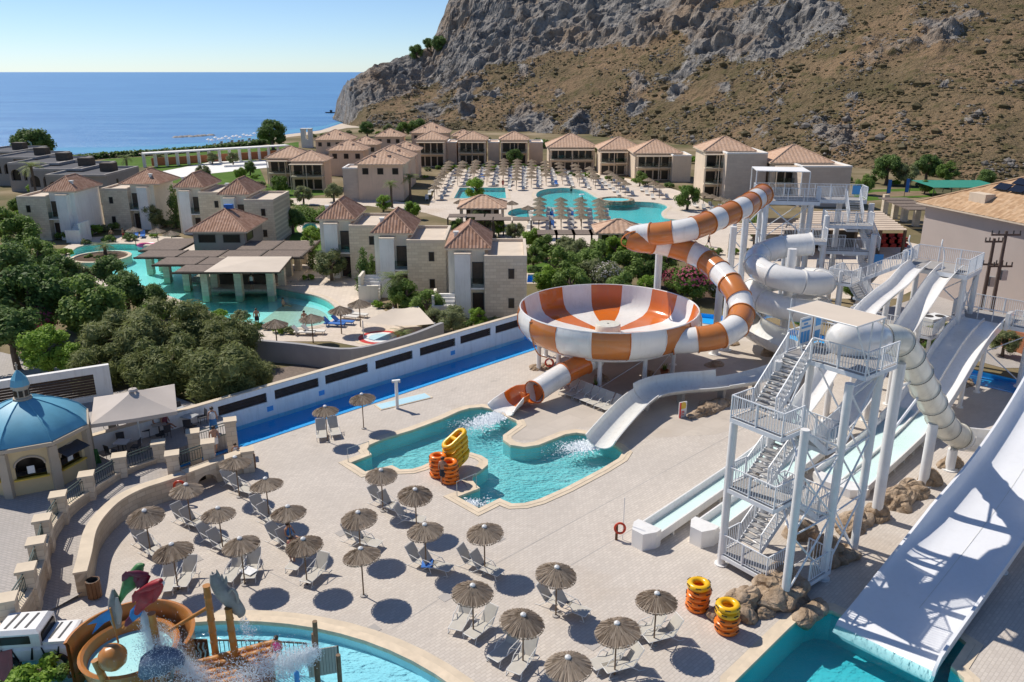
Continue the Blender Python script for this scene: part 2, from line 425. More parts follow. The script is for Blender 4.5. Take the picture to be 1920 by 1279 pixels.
    # lawns
    t = NT('lawn'); t.set(rough=.95, spec=.1); f = t.noise(.25, 6, .65); t.col(t.ramp(f, [(.3, (.055, .115, .018)), (.7, (.12, .20, .035))])); t.bump(t.noise(14, 3), .5, .05)
    t = NT('ground'); t.set(rough=.95, spec=.1); f = t.noise(.05, 6, .6)
    t.col(t.ramp(f, [(.32, (.10, .105, .045)), (.5, (.20, .16, .09)), (.68, (.34, .27, .18))])); t.bump(t.noise(3, 4), .4, .1)

    # hill: limestone, ochre soil and dry scrub
    t = NT('hill'); t.set(rough=.95, spec=.12)
    at = t.n('Attribute', attribute_name='rock')
    n1 = t.noise(.035, 6, .62); n2 = t.noise(.22, 6, .7); n3 = t.noise(.9, 5, .7)
    soil = t.ramp(n1, [(.30, (.16, .125, .068)), (.46, (.225, .165, .095)), (.60, (.31, .21, .125)), (.75, (.27, .21, .135))])
    soil = t.mix(t.ramp(n2, [(.50, (0, 0, 0)), (.60, (.85, .85, .85))]), soil, (.125, .11, .05))
    soil = t.mix(t.ramp(n3, [(.60, (0, 0, 0)), (.70, (.8, .8, .8))]), soil, (.34, .28, .22))
    rk = t.ramp(n2, [(.30, (.09, .08, .075)), (.44, (.24, .225, .21)), (.58, (.36, .335, .305)), (.72, (.46, .43, .39))])
    rk = t.mix(t.ramp(n1, [(.47, (0, 0, 0)), (.66, (.75, .75, .75))]), rk, (.34, .24, .155))
    f = t.math('ADD', t.math('ADD', at.outputs['Fac'], t.math('MULTIPLY', t.math('SUBTRACT', n3, .5), .9)), t.math('MULTIPLY', t.math('SUBTRACT', n2, .5), 1.3))
    t.col(t.mix(t.ramp(f, [(.42, (0, 0, 0)), (.56, (1, 1, 1))]), soil, rk))
    vo = t.n('TexVoronoi', feature='DISTANCE_TO_EDGE'); vo.inputs['Scale'].default_value = .16; t.l(t.co(), vo.inputs[0])
    h = t.math('ADD', t.math('MULTIPLY', n2, 1.6), t.math('ADD', n3, t.math('MULTIPLY', t.math('MINIMUM', vo.outputs[0], .3), at.outputs['Fac'])))
    t.bump(h, 1.0, 1.3)
    # park rocks
    t = NT('boulder'); t.set(rough=.9, spec=.15); f = t.noise(1.2, 6, .7); t.col(t.ramp(f, [(.3, (.22, .15, .09)), (.5, (.40, .30, .21)), (.7, (.52, .42, .32))])); vo = t.n('TexVoronoi', feature='DISTANCE_TO_EDGE'); vo.inputs['Scale'].default_value = 1.4; t.l(t.mix(.25, t.co(), t.noise(1.5, 4, .6, None, 1)), vo.inputs[0]); t.bump(t.math('ADD', t.noise(3, 6, .7), t.math('MULTIPLY', t.math('MINIMUM', vo.outputs[0], .12), 6.0)), 1.0, .16)
make_materials()

def weather(name, amt=.16):
    m = M[name]; nt = m.node_tree; b = nt.nodes['Principled BSDF']; src = b.inputs['Base Color'].links[0].from_socket
    tc = nt.nodes.new('ShaderNodeTexCoord'); mp = nt.nodes.new('ShaderNodeMapping'); mp.inputs['Scale'].default_value = (2.2, 2.2, .25); nt.links.new(tc.outputs['Object'], mp.inputs[0])
    n = nt.nodes.new('ShaderNodeTexNoise'); n.inputs['Scale'].default_value = 1.6; n.inputs['Detail'].default_value = 7; n.inputs['Roughness'].default_value = .7; nt.links.new(mp.outputs[0], n.inputs['Vector'])
    r = nt.nodes.new('ShaderNodeValToRGB'); r.color_ramp.elements[0].position = .5; r.color_ramp.elements[0].color = (0, 0, 0, 1); r.color_ramp.elements[1].position = .72; r.color_ramp.elements[1].color = (amt, amt, amt, 1); nt.links.new(n.outputs[0], r.inputs[0])
    x = nt.nodes.new('ShaderNodeMix'); x.data_type = 'RGBA'; nt.links.new(r.outputs[0], x.inputs[0]); nt.links.new(src, x.inputs[6]); x.inputs[7].default_value = (.30, .25, .18, 1); nt.links.new(x.outputs[2], b.inputs['Base Color'])
for _k in ('fibre_white', 'fibre_grey', 'fibre_cream', 'fibre_orange', 'fibre_tan', 'white_paint', 'plaster', 'plaster_white', 'plaster_tan', 'plaster_peach', 'ramp_white', 'play_orange'): weather(_k, {'play_orange': .4, 'fibre_cream': .35, 'ramp_white': .07, 'fibre_white': .18}.get(_k, .22))
# ------------------------------------------------------------------ park axes: everything in the slide park stands square to these
UA = R(44.5); U = Vector((math.cos(UA), math.sin(UA), 0)); V = Vector((-U.y, U.x, 0)); Z = Vector((0, 0, 1))
def PXL(lst, z=0.0): return [G2(x, y, z) for x, y in lst]

# ---- river and deck outline
bank = [(-62.8, 0), (-16.96, 45.8), (2.24, 65.0), (7.5, 70.0), (11, 72.2), (15, 72.8), (18.5, 71.6), (22, 68.9), (35, 56), (62, 29)]
def shift_line(l, d):
    out = []
    for i, p in enumerate(l):
        a = Vector(l[max(0, i - 1)]); b = Vector(l[min(len(l) - 1, i + 1)]); t = (b - a).normalized(); out.append((p[0] - t.y * d, p[1] + t.x * d))
    return out
bank = [tuple(p.xy) for p in spline([(x, y, 0) for x, y in bank], 4)]
RIVER_W = 3.1
far_bank = shift_line(bank, RIVER_W)
# ---- outlines of the pools
isl = PXL([(658, 868), (697, 853), (688, 843), (693, 835), (720, 823), (773, 807), (827, 787), (860, 772), (880, 766), (903, 764), (923, 768), (947, 780), (968, 790), (971, 797), (957, 807), (943, 817), (943, 825), (957, 835), (983, 839), (1010, 835), (1040, 823), (1060, 815), (1080, 812), (1103, 815), (1127, 826), (1157, 838), (1168, 848), (1160, 860), (1127, 880), (1060, 915), (1010, 937), (983, 944), (960, 945), (943, 938), (937, 935), (898, 954), (858, 932), (900, 916), (893, 910), (885, 900), (887, 892), (903, 882), (915, 872), (915, 863), (903, 855), (883, 849), (850, 852), (807, 867), (790, 875), (773, 880), (750, 881), (735, 873), (727, 875), (685, 885)])
_a = [Vector((*G2(x, y), 0)) for x, y in ((350, 1170), (437, 1163), (523, 1169), (623, 1186), (700, 1212), (760, 1230), (837, 1279))]
# circle through the visible rim of the play pool
def fit_circle(P):
    A = np.array([[2 * p.x, 2 * p.y, 1] for p in P]); b = np.array([p.x ** 2 + p.y ** 2 for p in P]); c = np.linalg.lstsq(A, b, rcond=None)[0]
    return c[0], c[1], math.sqrt(c[2] + c[0] ** 2 + c[1] ** 2)
KX, KY, KR = fit_circle(_a)
kid = [(KX + KR * math.cos(2 * PI * i / 72), KY + KR * math.sin(2 * PI * i / 72)) for i in range(72)]
spl_pool = PXL([(1378, 1279), (1480, 1178), (1513, 1150), (1534, 1143), (1560, 1146), (1581, 1156), (1755, 1240), (1778, 1180), (1812, 1206), (1783, 1250), (1808, 1273), (1812, 1300)]) + [(17.2, 19.5), (6.6, 19.5)]
def pool(name, label, outline, depth, shell, water, cw=.5, level=-.10, cop='coping', lip=.035):
    c = G(0, 0); cx = sum(p[0] for p in outline) / len(outline); cy = sum(p[1] for p in outline) / len(outline)
    t = thing(name, label, 'pool', (cx, cy, 0))
    outer = offset(outline, cw)
    mid = offset(outline, cw * .55)
    m = MB(); m.poly([outer, mid], lip - .012); part('coping_band', m, 'cap_stone', t)
    m = MB(); m.poly([mid, outline], lip); n = len(outline)
    b = len(m.v); m.v += [(p[0], p[1], lip) for p in outline] + [(p[0], p[1], -.16) for p in outline]
    for i in range(n): m.f.append((b + i, b + (i + 1) % n, b + n + (i + 1) % n, b + n + i))
    part('coping', m, cop, t)
    m = MB(); m.poly([outline], -depth); b = len(m.v); m.v += [(p[0], p[1], -.16) for p in outline] + [(p[0], p[1], -depth) for p in outline]
    for i in range(n): m.f.append((b + i, b + (i + 1) % n, b + n + (i + 1) % n, b + n + i))
    part('pool_shell', m, shell, t)
    m = MB(); m.poly([outline], level); part('water_surface', m, water, t)
    return t, outer
def place_pools():
    a = pool('slide_pool', 'turquoise landing pool with curved cream edge below the striped bowl slide', isl, .95, 'mosaic_teal', 'water_pool', .55)
    b = pool('play_pool', 'round pale blue play pool with cream rim around the play platform', kid, .5, 'mosaic_pale', 'water_wavy', .75)
    c = pool('ramp_pool', 'deep turquoise pool at the foot of the wide white ramp slide', spl_pool, 1.5, 'mosaic_deep', 'water_wavy', .55)
    return a[1], b[1], c[1]
h1, h2, h3 = place_pools()
m = MB(); m.poly([bank + [(62, 14), (-62.8, 14)], h1, h2, h3], 0.0); struct('deck_paving', m, 'paving')
# smooth concrete apron round the bowl slide
m = MB(); m.poly([PXL([(905, 756), (1010, 700), (1060, 640), (1200, 612), (1330, 640), (1440, 640), (1560, 700), (1500, 770), (1340, 815), (1210, 822), (1180, 838), (1172, 828), (1130, 800), (1090, 801), (1040, 813), (1010, 824), (975, 826), (955, 820), (985, 800), (985, 786), (950, 768), (925, 760)])], .005); struct('concrete_apron', m, 'paving_smooth')
# dark expansion joints in the deck
m = MB()
for (a, b) in (((915, 1065), (1180, 920)), ((1070, 1060), (1190, 990)), ((1180, 920), (1400, 800)), ((735, 1180), (860, 1100)), ((380, 1010), (560, 1100))):
    a, b = G(*a), G(*b); d = (b - a).normalized(); n = Vector((-d.y, d.x, 0)) * .02
    m.add([a - n + Z * .004, b - n + Z * .004, b + n + Z * .004, a + n + Z * .004], [(0, 1, 2, 3)])
struct('deck_joint', m, 'concrete')

# ---- river channel
riv = thing('lazy_river', 'bright blue lazy river channel running along the white slatted wall', 'water channel', (-8, 57, 0))
m = MB(); n = len(bank); m.v = [(x, y, -.42) for x, y in bank] + [(x, y, -.42) for x, y in far_bank] + [(x, y, .0) for x, y in bank] + [(x, y, .0) for x, y in far_bank]
for i in range(n - 1): m.f += [(i, i + 1, n + i + 1, n + i), (i, 2 * n + i, 2 * n + i + 1, i + 1), (n + i, n + i + 1, 3 * n + i + 1, 3 * n + i)]
part('channel_shell', m, 'river_blue', riv)
m = MB(); m.v = [(x, y, -.14) for x, y in bank] + [(x, y, -.14) for x, y in far_bank]
for i in range(n - 1): m.f.append((i, i + 1, n + i + 1, n + i))
part('water_surface', m, 'water_river', riv)
m = MB(); e1 = shift_line(bank, -.28); e2 = shift_line(bank, .02); m.v = [(x, y, .03) for x, y in e1] + [(x, y, .03) for x, y in e2] + [(x, y, -.1) for x, y in e2]
for i in range(n - 1): m.f += [(i, i + 1, n + i + 1, n + i), (n + i, n + i + 1, 2 * n + i + 1, 2 * n + i)]
part('river_kerb', m, 'blue_fibre', riv)

# ---- lagoon pool (with the pool bar) and the main pool, cut into the resort ground
lagoon = smoothpoly(PXL([(135, 470), (150, 461), (190, 457), (245, 457), (300, 462), (330, 475), (400, 500), (470, 530), (560, 548), (600, 556), (628, 572), (632, 592), (610, 608), (560, 616), (500, 612), (440, 602), (380, 580), (330, 560), (290, 545), (250, 530), (180, 512), (145, 495), (130, 482)]), 2)
mainp = smoothpoly(PXL([(950, 400), (963, 391), (1010, 388), (1019, 378), (1002, 367), (1013, 356), (1047, 352), (1072, 353), (1097, 357), (1112, 367), (1127, 374), (1150, 380), (1187, 378), (1233, 380), (1256, 387), (1240, 397), (1240, 404), (1250, 411), (1290, 414), (1310, 420), (1240, 424), (1167, 416), (1100, 411), (1000, 408), (956, 406)]), 2)
smallp = PXL([(851, 372), (862, 352), (947, 352), (949, 372)])
sidep = smoothpoly(PXL([(565, 428), (572, 419), (590, 418), (597, 428), (590, 438), (572, 437)]), 2)
farp = PXL([(988, 530), (1050, 530), (1050, 515), (990, 515)])
# shoreline and the flat resort ground
shore = [G2(x, y, -4) for x, y in ((-900, 330), (-300, 303), (0, 292), (200, 286), (300, 281), (380, 276), (470, 264), (540, 250), (600, 243), (640, 230))] + [(60, 520), (900, 520)]
inner = [G2(x, y) for x, y in ((-900, 348), (-300, 313), (0, 300), (200, 293), (300, 288), (380, 282), (470, 271), (540, 257), (600, 250), (650, 240))] + [(60, 420), (900, 420)]
def resort_ground():
    outs = []
    t, o = pool('lagoon_pool', 'winding turquoise lagoon pool around the thatched pool bar', lagoon, .8, 'mosaic_lagoon', 'water_calm', .7, cop='paving_pale'); outs.append(o)
    t, o = pool('main_pool', 'large turquoise main pool with curved shore among rows of loungers', mainp, .9, 'mosaic_main', 'water_calm', .8, cop='paving_pale'); outs.append(o)
    t, o = pool('small_pool', 'small rectangular pool behind the round green tree', smallp, .8, 'mosaic_main', 'water_calm', .8, cop='paving_pale'); outs.append(o)
    t, o = pool('villa_pool', 'small curved villa pool set in the green lawn', sidep, .8, 'mosaic_main', 'water_calm', .8, cop='paving_pale'); outs.append(o)
    t, o = pool('garden_pool', 'blue strip of pool right of the stone villa', farp, .8, 'river_blue', 'water_calm', .6, cop='paving_pale'); outs.append(o)
    lx, ly = G2(590, 588); mshal = MB()
    for k, r in enumerate((1.0, .8, .6)):
        m = MB(); m.poly([[(lx + (x - lx) * r * .985, ly + (y - ly) * r * .985) for x, y in lagoon if x > G2(430, 575)[0]]], -.74 + .06 * k); part('shallow_floor', m, ('lagoon_pale', 'lagoon_paler', 'paving_pale')[k], bpy.data.objects['lagoon_pool'])
    park = far_bank + [(66, 13), (-66, 13)]
    m = MB(); m.poly([[(-900, -40), (900, -40)] + inner[::-1], park] + outs, -.02)
    struct('resort_ground', m, 'ground')
    def sheet(name, mat, poly, z, holes=()):
        m = MB(); m.poly([poly] + list(holes), z); struct(name, m, mat)
    # pale terraces
    sheet('lagoon_terrace', 'paving_pale', PXL([(110, 470), (150, 446), (250, 440), (340, 445), (420, 470), (520, 505), (545, 530), (590, 500), (650, 525), (680, 560), (735, 590), (815, 625), (815, 650), (700, 655), (620, 640), (480, 640), (330, 600), (240, 550), (110, 510)]), .0, [outs[0]])
    sheet('main_terrace', 'paving_pale', PXL([(800, 400), (820, 340), (850, 318), (1010, 312), (1130, 326), (1230, 345), (1300, 366), (1350, 395), (1420, 440), (1420, 480), (1330, 478), (1010, 472), (870, 420)]), .0, [outs[1], outs[2]])
    sheet('garden_path', 'paving_pale', PXL([(545, 372), (700, 372), (800, 385), (870, 400), (870, 412), (790, 398), (690, 386), (545, 384)]), .004)
    sheet('villa_path', 'paving_pale', PXL([(545, 520), (600, 470), (625, 480), (660, 520), (720, 575), (690, 580), (640, 535)]), .006)
    sheet('lawn', 'lawn', PXL([(540, 455), (560, 412), (625, 405), (640, 440), (605, 470), (570, 475)]), .0, [outs[3]])
    sheet('lawn', 'lawn', PXL([(270, 335), (300, 300), (400, 292), (480, 300), (500, 345), (430, 350), (340, 345)]), .0)
    sheet('lawn', 'lawn', PXL([(150, 312), (200, 298), (300, 292), (480, 277), (560, 266), (560, 282), (400, 294), (250, 316), (205, 325)]), .004)
    sheet('lawn', 'lawn', PXL([(500, 345), (560, 350), (640, 350), (640, 362), (540, 372), (500, 380)]), .0)
    sheet('lawn', 'lawn', PXL([(985, 498), (1030, 490), (1060, 505), (1055, 514), (990, 513)]), .0)
    sheet('sports_field', 'lawn', PXL([(1600, 362), (1625, 356), (1750, 352), (1760, 368), (1650, 375), (1605, 378)]), .004)
    sheet('sports_field', 'earth', PXL([(1612, 366), (1640, 360), (1740, 358), (1745, 366), (1650, 370)]), .008)
    sheet('restaurant_terrace', 'paving_pale', PXL([(1330, 478), (1420, 440), (1640, 440), (1730, 460), (1760, 520), (1680, 560), (1500, 560), (1350, 560), (1320, 520)]), .002)
    sheet('brown_bed', 'brown_bed', PXL([(1230, 520), (1330, 500), (1440, 560), (1420, 575), (1330, 560), (1240, 545)]), .004)
    sheet('park_path', 'paving_grey', PXL([(-150, 760), (0, 660), (130, 690), (210, 720), (150, 740), (60, 790), (-150, 860)]), .002)
    sheet('service_yard', 'paving_grey', PXL([(1640, 585), (1760, 545), (1990, 560), (1990, 690), (1880, 690), (1700, 640)]), .003)
    # beach strip
    m = MB(); n = len(shore); m.v = [(x, y, -.02) for x, y in inner] + [(x, y, -4.35) for x, y in shore]
    for i in range(n - 1): m.f.append((i, i + 1, n + i + 1, n + i))
    struct('beach', m, 'beach_sand')
    m = MB(); m.add([(-45000, 140, -4), (45000, 140, -4), (45000, 50000, -4), (-45000, 50000, -4)], [(0, 1, 2, 3)]); struct('sea', m, 'sea_water')
    m = MB(); out = [(x * 1.04, y + 26 + 6 * math.sin(x * .06), -3.985) for x, y in shore]; m.v = [(x, y, -3.985) for x, y in shore] + out
    for i in range(n - 1): m.f.append((i, i + 1, n + i + 1, n + i))
    struct('sea_shallows', m, 'sea_shallow')
    m = MB()
    for k in range(16):
        x, y = G2(330 + k * 4.4, 258 - k * .25, -4); m.lathe([(0.02, .7), (.9, .5), (1.6, .1), (1.9, -.2)], 7, (x + random.uniform(-1, 1), y + random.uniform(-2, 2), -4))
    o = part('sea_rocks', m, 'statue_grey'); o['kind'] = 'stuff'; tag(o, 'low line of dark rocks breaking the sea near the beach', 'rocks')
resort_ground()

# ------------------------------------------------------------------ the mountain
def interp(x, t): return float(np.interp(x, [a for a, b in t], [b for a, b in t]))
SKY = [(622, 224), (629, 212), (634, 190), (642, 172), (655, 153), (670, 143), (700, 127), (740, 115), (780, 102), (800, 93), (815, 78), (825, 55), (835, 32), (845, 8), (856, -18), (900, -85), (1000, -190), (1200, -300), (1500, -370), (1920, -400), (2500, -400)]
FOOT = [(622, 224.5), (640, 228), (660, 241), (700, 245), (900, 249), (1000, 252), (1150, 262), (1250, 272), (1400, 290), (1500, 304), (1620, 322), (1750, 340), (1850, 350), (1950, 355), (2500, 400)]
DEEP = [(622, 18), (640, 45), (700, 90), (800, 130), (850, 150), (1000, 190), (1400, 250), (1900, 280), (2500, 300)]
CLIFF = [(600, 260), (650, 235), (700, 190), (760, 178), (830, 150), (880, 128), (950, 112), (1050, 98), (1130, 84), (1210, 92), (1260, 60), (1310, 28), (1350, -5), (1450, -40), (1600, -60), (2500, -80)]
ROCKS = [(1300, 35, 50, .9), (1345, 60, 36, .8), (1420, 25, 40, .8), (1440, 90, 24, .8), (880, 190, 24, .75), (800, 205, 26, .7), (930, 175, 18, .7), (1050, 170, 16, .8), (1360, 170, 20, .7), (1460, 190, 18, .8), (1640, 120, 24, .6), (1600, 180, 16, .8), (1480, 60, 60, .95), (1510, 20, 55, .9), (1560, 30, 40, .7), (1750, 55, 50, .55), (1800, 30, 50, .6), (970, 232, 30, .95), (1010, 235, 22, .9), (1090, 235, 32, .95), (1185, 200, 32, .95), (1270, 165, 34, .8), (1195, 150, 16, .9), (980, 133, 16, .9), (840, 155, 16, .8), (1545, 240, 34, .85), (1590, 250, 24, .8), (1330, 90, 30, .6), (870, 215, 20, .8), (1770, 150, 14, .9), (1690, 215, 14, .9), (1820, 215, 30, .5), (1390, 75, 40, .8), (840, 110, 60, .6)]
def hill():
    NX, NR = 470, 230; xs = np.concatenate([np.linspace(622, 860, 130), np.linspace(862, 1930, 300), np.linspace(1950, 2500, 40)])
    v = np.zeros((NX, NR, 3)); rock = np.zeros((NX, NR))
    for i, px in enumerate(xs):
        fz = np.interp(px, (622, 700), (-4.4, -.6)); f = G(px, interp(px, FOOT), fz); df = f.y; dx = f.x / f.y
        D = interp(px, DEEP); dc = df + D; crest = AY(px, interp(px, SKY), dc).z
        for j in range(NR):
            t = (j / (NR - 22)); 
            if t <= 1: d = df + D * t ** 1.25; z = fz + (crest - fz) * (.62 * t ** 1.25 + .38 * t ** 2.8)
            else: d = dc + D * (t - 1) * 2.5; z = crest - (crest - fz) * min(1.05, (t - 1) * 9)
            x, y = dx * d, d
            # how rocky this spot of the slope is
            cz = y * _c - (z - CAM_H) * _s; ipx = 960 + FOC * x / cz; ipy = 639.5 - FOC * (y * _s + (z - CAM_H) * _c) / cz
            rk = 0.0
            for (a, b, r, w) in ROCKS:
                q = ((ipx - a) / (r * 1.1)) ** 2 + ((ipy - b) / r) ** 2
                if q < 4: rk += w * math.exp(-q * 1.3)
            rk = min(1, rk + max(0, min(1, .5 + (interp(ipx, CLIFF) - ipy) / 26))); p = Vector((x, y, z))
            n1 = noise.noise(p * .035); n2 = noise.noise(p * .11 + Vector((7, 3, 1)))
            rr = min(1.0, max(0, rk * 1.05 + n2 * .55 + n1 * .5 - .04)); rock[i, j] = rr
            ridge = noise.ridged_multi_fractal(p * .055, 1.0, 2.1, 5, 1.0, 2.0) - .9
            vor = noise.voronoi(p * Vector((.13, .13, .09)))[0]; blk = (vor[1] - vor[0])
            edge = min(1, j / 8) * (1 if px > 660 else .5)
            far = min(1.0, d / 330)
            dn = (rr * (ridge * 4.6 + (blk - .3) * 5.5) + (1 - rr) * n2 * .9 + n1 * 1.2 + noise.noise(p * .5) * (.35 + .8 * rr)) * edge
            if t > .93 and px < 870: dn *= .45
            v[i, j] = (x - dx * dn * .45 - .10 * dn, y - dn * .5, z + dn * .72)
    me = bpy.data.meshes.new('mountain'); V_ = v.reshape(-1, 3); F_ = [(i * NR + j, (i + 1) * NR + j, (i + 1) * NR + j + 1, i * NR + j + 1) for i in range(NX - 1) for j in range(NR - 1)]
    me.from_pydata(V_.tolist(), [], F_); me.polygons.foreach_set('use_smooth', [False] * len(F_))
    at = me.attributes.new('rock', 'FLOAT', 'POINT'); at.data.foreach_set('value', rock.reshape(-1).astype(np.float32))
    me.materials.append(M['hill']); o = link(bpy.data.objects.new('mountain', me)); o['kind'] = 'structure'
    # scrub and rubble strewn on the slope
    def strew(name, mat, cnt, size, lo, hi, flat, label, power):
        m = MB(); k = 0; tries = 0
        while k < cnt and tries < cnt * 30:
            tries += 1; i = random.randrange(4, NX - 45); j = int((NR - 30) * random.random() ** power)
            if not lo <= rock[i, j] <= hi or xs[i] < 690: continue
            if noise.noise(Vector(v[i, j]) * .05 + Vector((3, 9, 2))) + random.uniform(-.5, .5) < 0: continue
            c = Vector(v[i, j]); r = size * random.uniform(.25, 1.0) ** 1.4 * (random.uniform(1.6, 3.2) if random.random() < .07 else 1); a = random.uniform(0, 6.28)
            ring = [c + Vector((r * math.cos(a + q * PI / 2.5) * random.uniform(.7, 1.2), r * math.sin(a + q * PI / 2.5) * random.uniform(.7, 1.2), r * flat * random.uniform(.2, .6))) for q in range(5)]
            low = [c + (p - c) * .8 - Z * (r * .5) for p in ring]; b = m.add(low + ring + [c + Vector((random.uniform(-.3, .3) * r, random.uniform(-.3, .3) * r, r * flat * random.uniform(.8, 1.2)))], [])
            for q in range(5): m.f += [(b + q, b + (q + 1) % 5, b + 5 + (q + 1) % 5, b + 5 + q), (b + 5 + q, b + 5 + (q + 1) % 5, b + 10)]
            k += 1
        o = part(name, m, mat); o['kind'] = 'stuff'; tag(o, label, name.replace('_', ' '))
    strew('hillside_scrub', 'scrub', 8000, .62, 0, .45, .75, 'low dry scrub scattered over the mountain slope', 1.3)
    strew('hillside_rubble', 'rubble', 8000, .5, .05, .8, .9, 'loose pale stones scattered over the mountain slope', 1.1)
    return v, rock, xs
HV, HROCK, HXS = hill()
# ------------------------------------------------------------------ slide park
def frame_of(pts, i):
    a = pts[max(0, i - 1)]; b = pts[min(len(pts) - 1, i + 1)]; t = (b - a).normalized()
    s = t.cross(Z); s.normalize(); return t, s, s.cross(t)
def trough(mb, pts, sec):
    """sweep a closed section of (side, up) points along a path"""
    S_ = []
    for i, p in enumerate(pts):
        t, s, n = frame_of(pts, i); S_.append([p + s * a + n * b for a, b in sec])
    mb.loft(S_, True, True); return mb
def half_pipe(r, a0, a1, th=.07, n=12):
    o = [((r + th) * math.sin(a0 + (a1 - a0) * i / n), -(r + th) * math.cos(a0 + (a1 - a0) * i / n) + r) for i in range(n + 1)]
    q = [(r * math.sin(a1 + (a0 - a1) * i / n), -r * math.cos(a1 + (a0 - a1) * i / n) + r) for i in range(n + 1)]
    return o + q
def lane_sec(w, h, th=.08):
    return [(-w - th, -th), (w + th, -th), (w + th, h), (w, h), (w - .12, .06), (w - .25, 0), (-w + .25, 0), (-w + .12, .06), (-w, h), (-w - th, h)]
def flanges(t, pts, idx, r, mat, name='flange'):
    for i in idx:
        tt, s, n = frame_of(pts, i); m = MB(); p = pts[i]
        m.loft([m.ring(p - tt * .045, s, n, r, 28), m.ring(p - tt * .045, s, n, r + .07, 28), m.ring(p + tt * .045, s, n, r + .07, 28), m.ring(p + tt * .045, s, n, r, 28)], True, False)
        part(name, m, mat, t, True)
def seg_tube(t, path, r, n, mats, name='tube_section', flange=None, sub=5):
    pts = arclen(spline(path, 8), n * sub)
    for k in range(n):
        m = MB(); m.tube(pts[k * sub:(k + 1) * sub + 1], r, 28, caps=False); part(name, m, mats[k % len(mats)], t, True, ang=60)
    flanges(t, pts, range(0, n * sub + 1, sub), r, flange or mats[0])
    return pts
def post(t, x, y, z1, r=.22, z0=0, name='support_post', mat='white_paint', foot=True):
    m = MB(); m.cyl((x, y, z0 - .1), (x, y, z1), r, n=14)
    if foot: m.cyl((x, y, z0), (x, y, z0 + .06), r * 1.7, n=14)
    return part(name, m, mat, t, True)
def strut(t, a, b, r=.05, name='brace', mat='steel_paint'):
    m = MB(); m.cyl(a, b, r, n=6); return part(name, m, mat, t, True)
def railing(t, pts, h=1.05, step=.135, mat='steel_paint', name='railing', posts=1.4, br=.012):
    m = MB(); pts = [Vector(p) for p in pts]
    for sg, (a, b) in enumerate(zip(pts, pts[1:])):
        m.bar(a + Z * h, b + Z * h, .055, .045); m.bar(a + Z * .1, b + Z * .1, .035, .03)
        L = (b - a).length; n = max(1, int(L / step))
        for i in range(1, n): q = a.lerp(b, i / n); m.bar(q + Z * .1, q + Z * h, br * 2, br * 2, (1, 0, 0))
        n = max(1, round(L / posts))
        for i in range(1 if sg else 0, n + 1): q = a.lerp(b, i / n); m.bar(q - Z * .12, q + Z * (h + .004), .06, .06, (1, 0, 0))
    return part(name, m, mat, t)
TREAD = {}
def flight(t, a, b, side, w, n, name='stair_flight'):
    """a: foot of the flight, b: head, side: unit vector across"""
    a, b, side = Vector(a), Vector(b), Vector(side); run = (b - a); hor = Vector((run.x, run.y, 0)).normalized()
    st = thing_part(name, t, a); m = MB()
    for s in (0, w): m.bar(a + side * s - Z * .05, b + side * s - Z * .05, .05, .24)
    part('stringer', m, 'steel_paint', st)
    key = (round(w, 2), round(math.atan2(hor.y, hor.x), 3))
    if key not in TREAD:
        q = MB(); q.obox(-hor * .16, side * w, hor * .32, Z * .05); TREAD[key] = q.mesh('tread', 'tread')
    for i in range(n): o = inst('tread', TREAD[key], st, (a + run * ((i + .7) / n)) - a)
    for s in (0, w): railing(st, [a + side * s, b + side * s], 1.0, .15)
    return st
def thing_part(name, parent, loc):
    o = bpy.data.objects.new(name, None); link(o, parent); o.location = Vector(loc) - wpos(parent); ORG[o.name] = Vector(loc); return o
def deck_slab(t, corners, z, th=.2, name='deck_plate'):
    m = MB(); m.prism([(c[0], c[1]) for c in corners], z - .05, z); part(name, m, 'grating', t)
    m = MB(); n = len(corners); cx = sum(c[0] for c in corners) / n; cy = sum(c[1] for c in corners) / n
    for i in range(n):
        a = Vector((corners[i][0], corners[i][1], z - th / 2 - .02)); b = Vector((corners[(i + 1) % n][0], corners[(i + 1) % n][1], z - th / 2 - .02)); m.bar(a, b, .09, th)
    part('edge_beam', m, 'steel_paint', t)
def xbrace(t, p, q, z0, z1, r=.045):
    strut(t, (p[0], p[1], z0), (q[0], q[1], z1), r); strut(t, (q[0], q[1], z0), (p[0], p[1], z1), r)

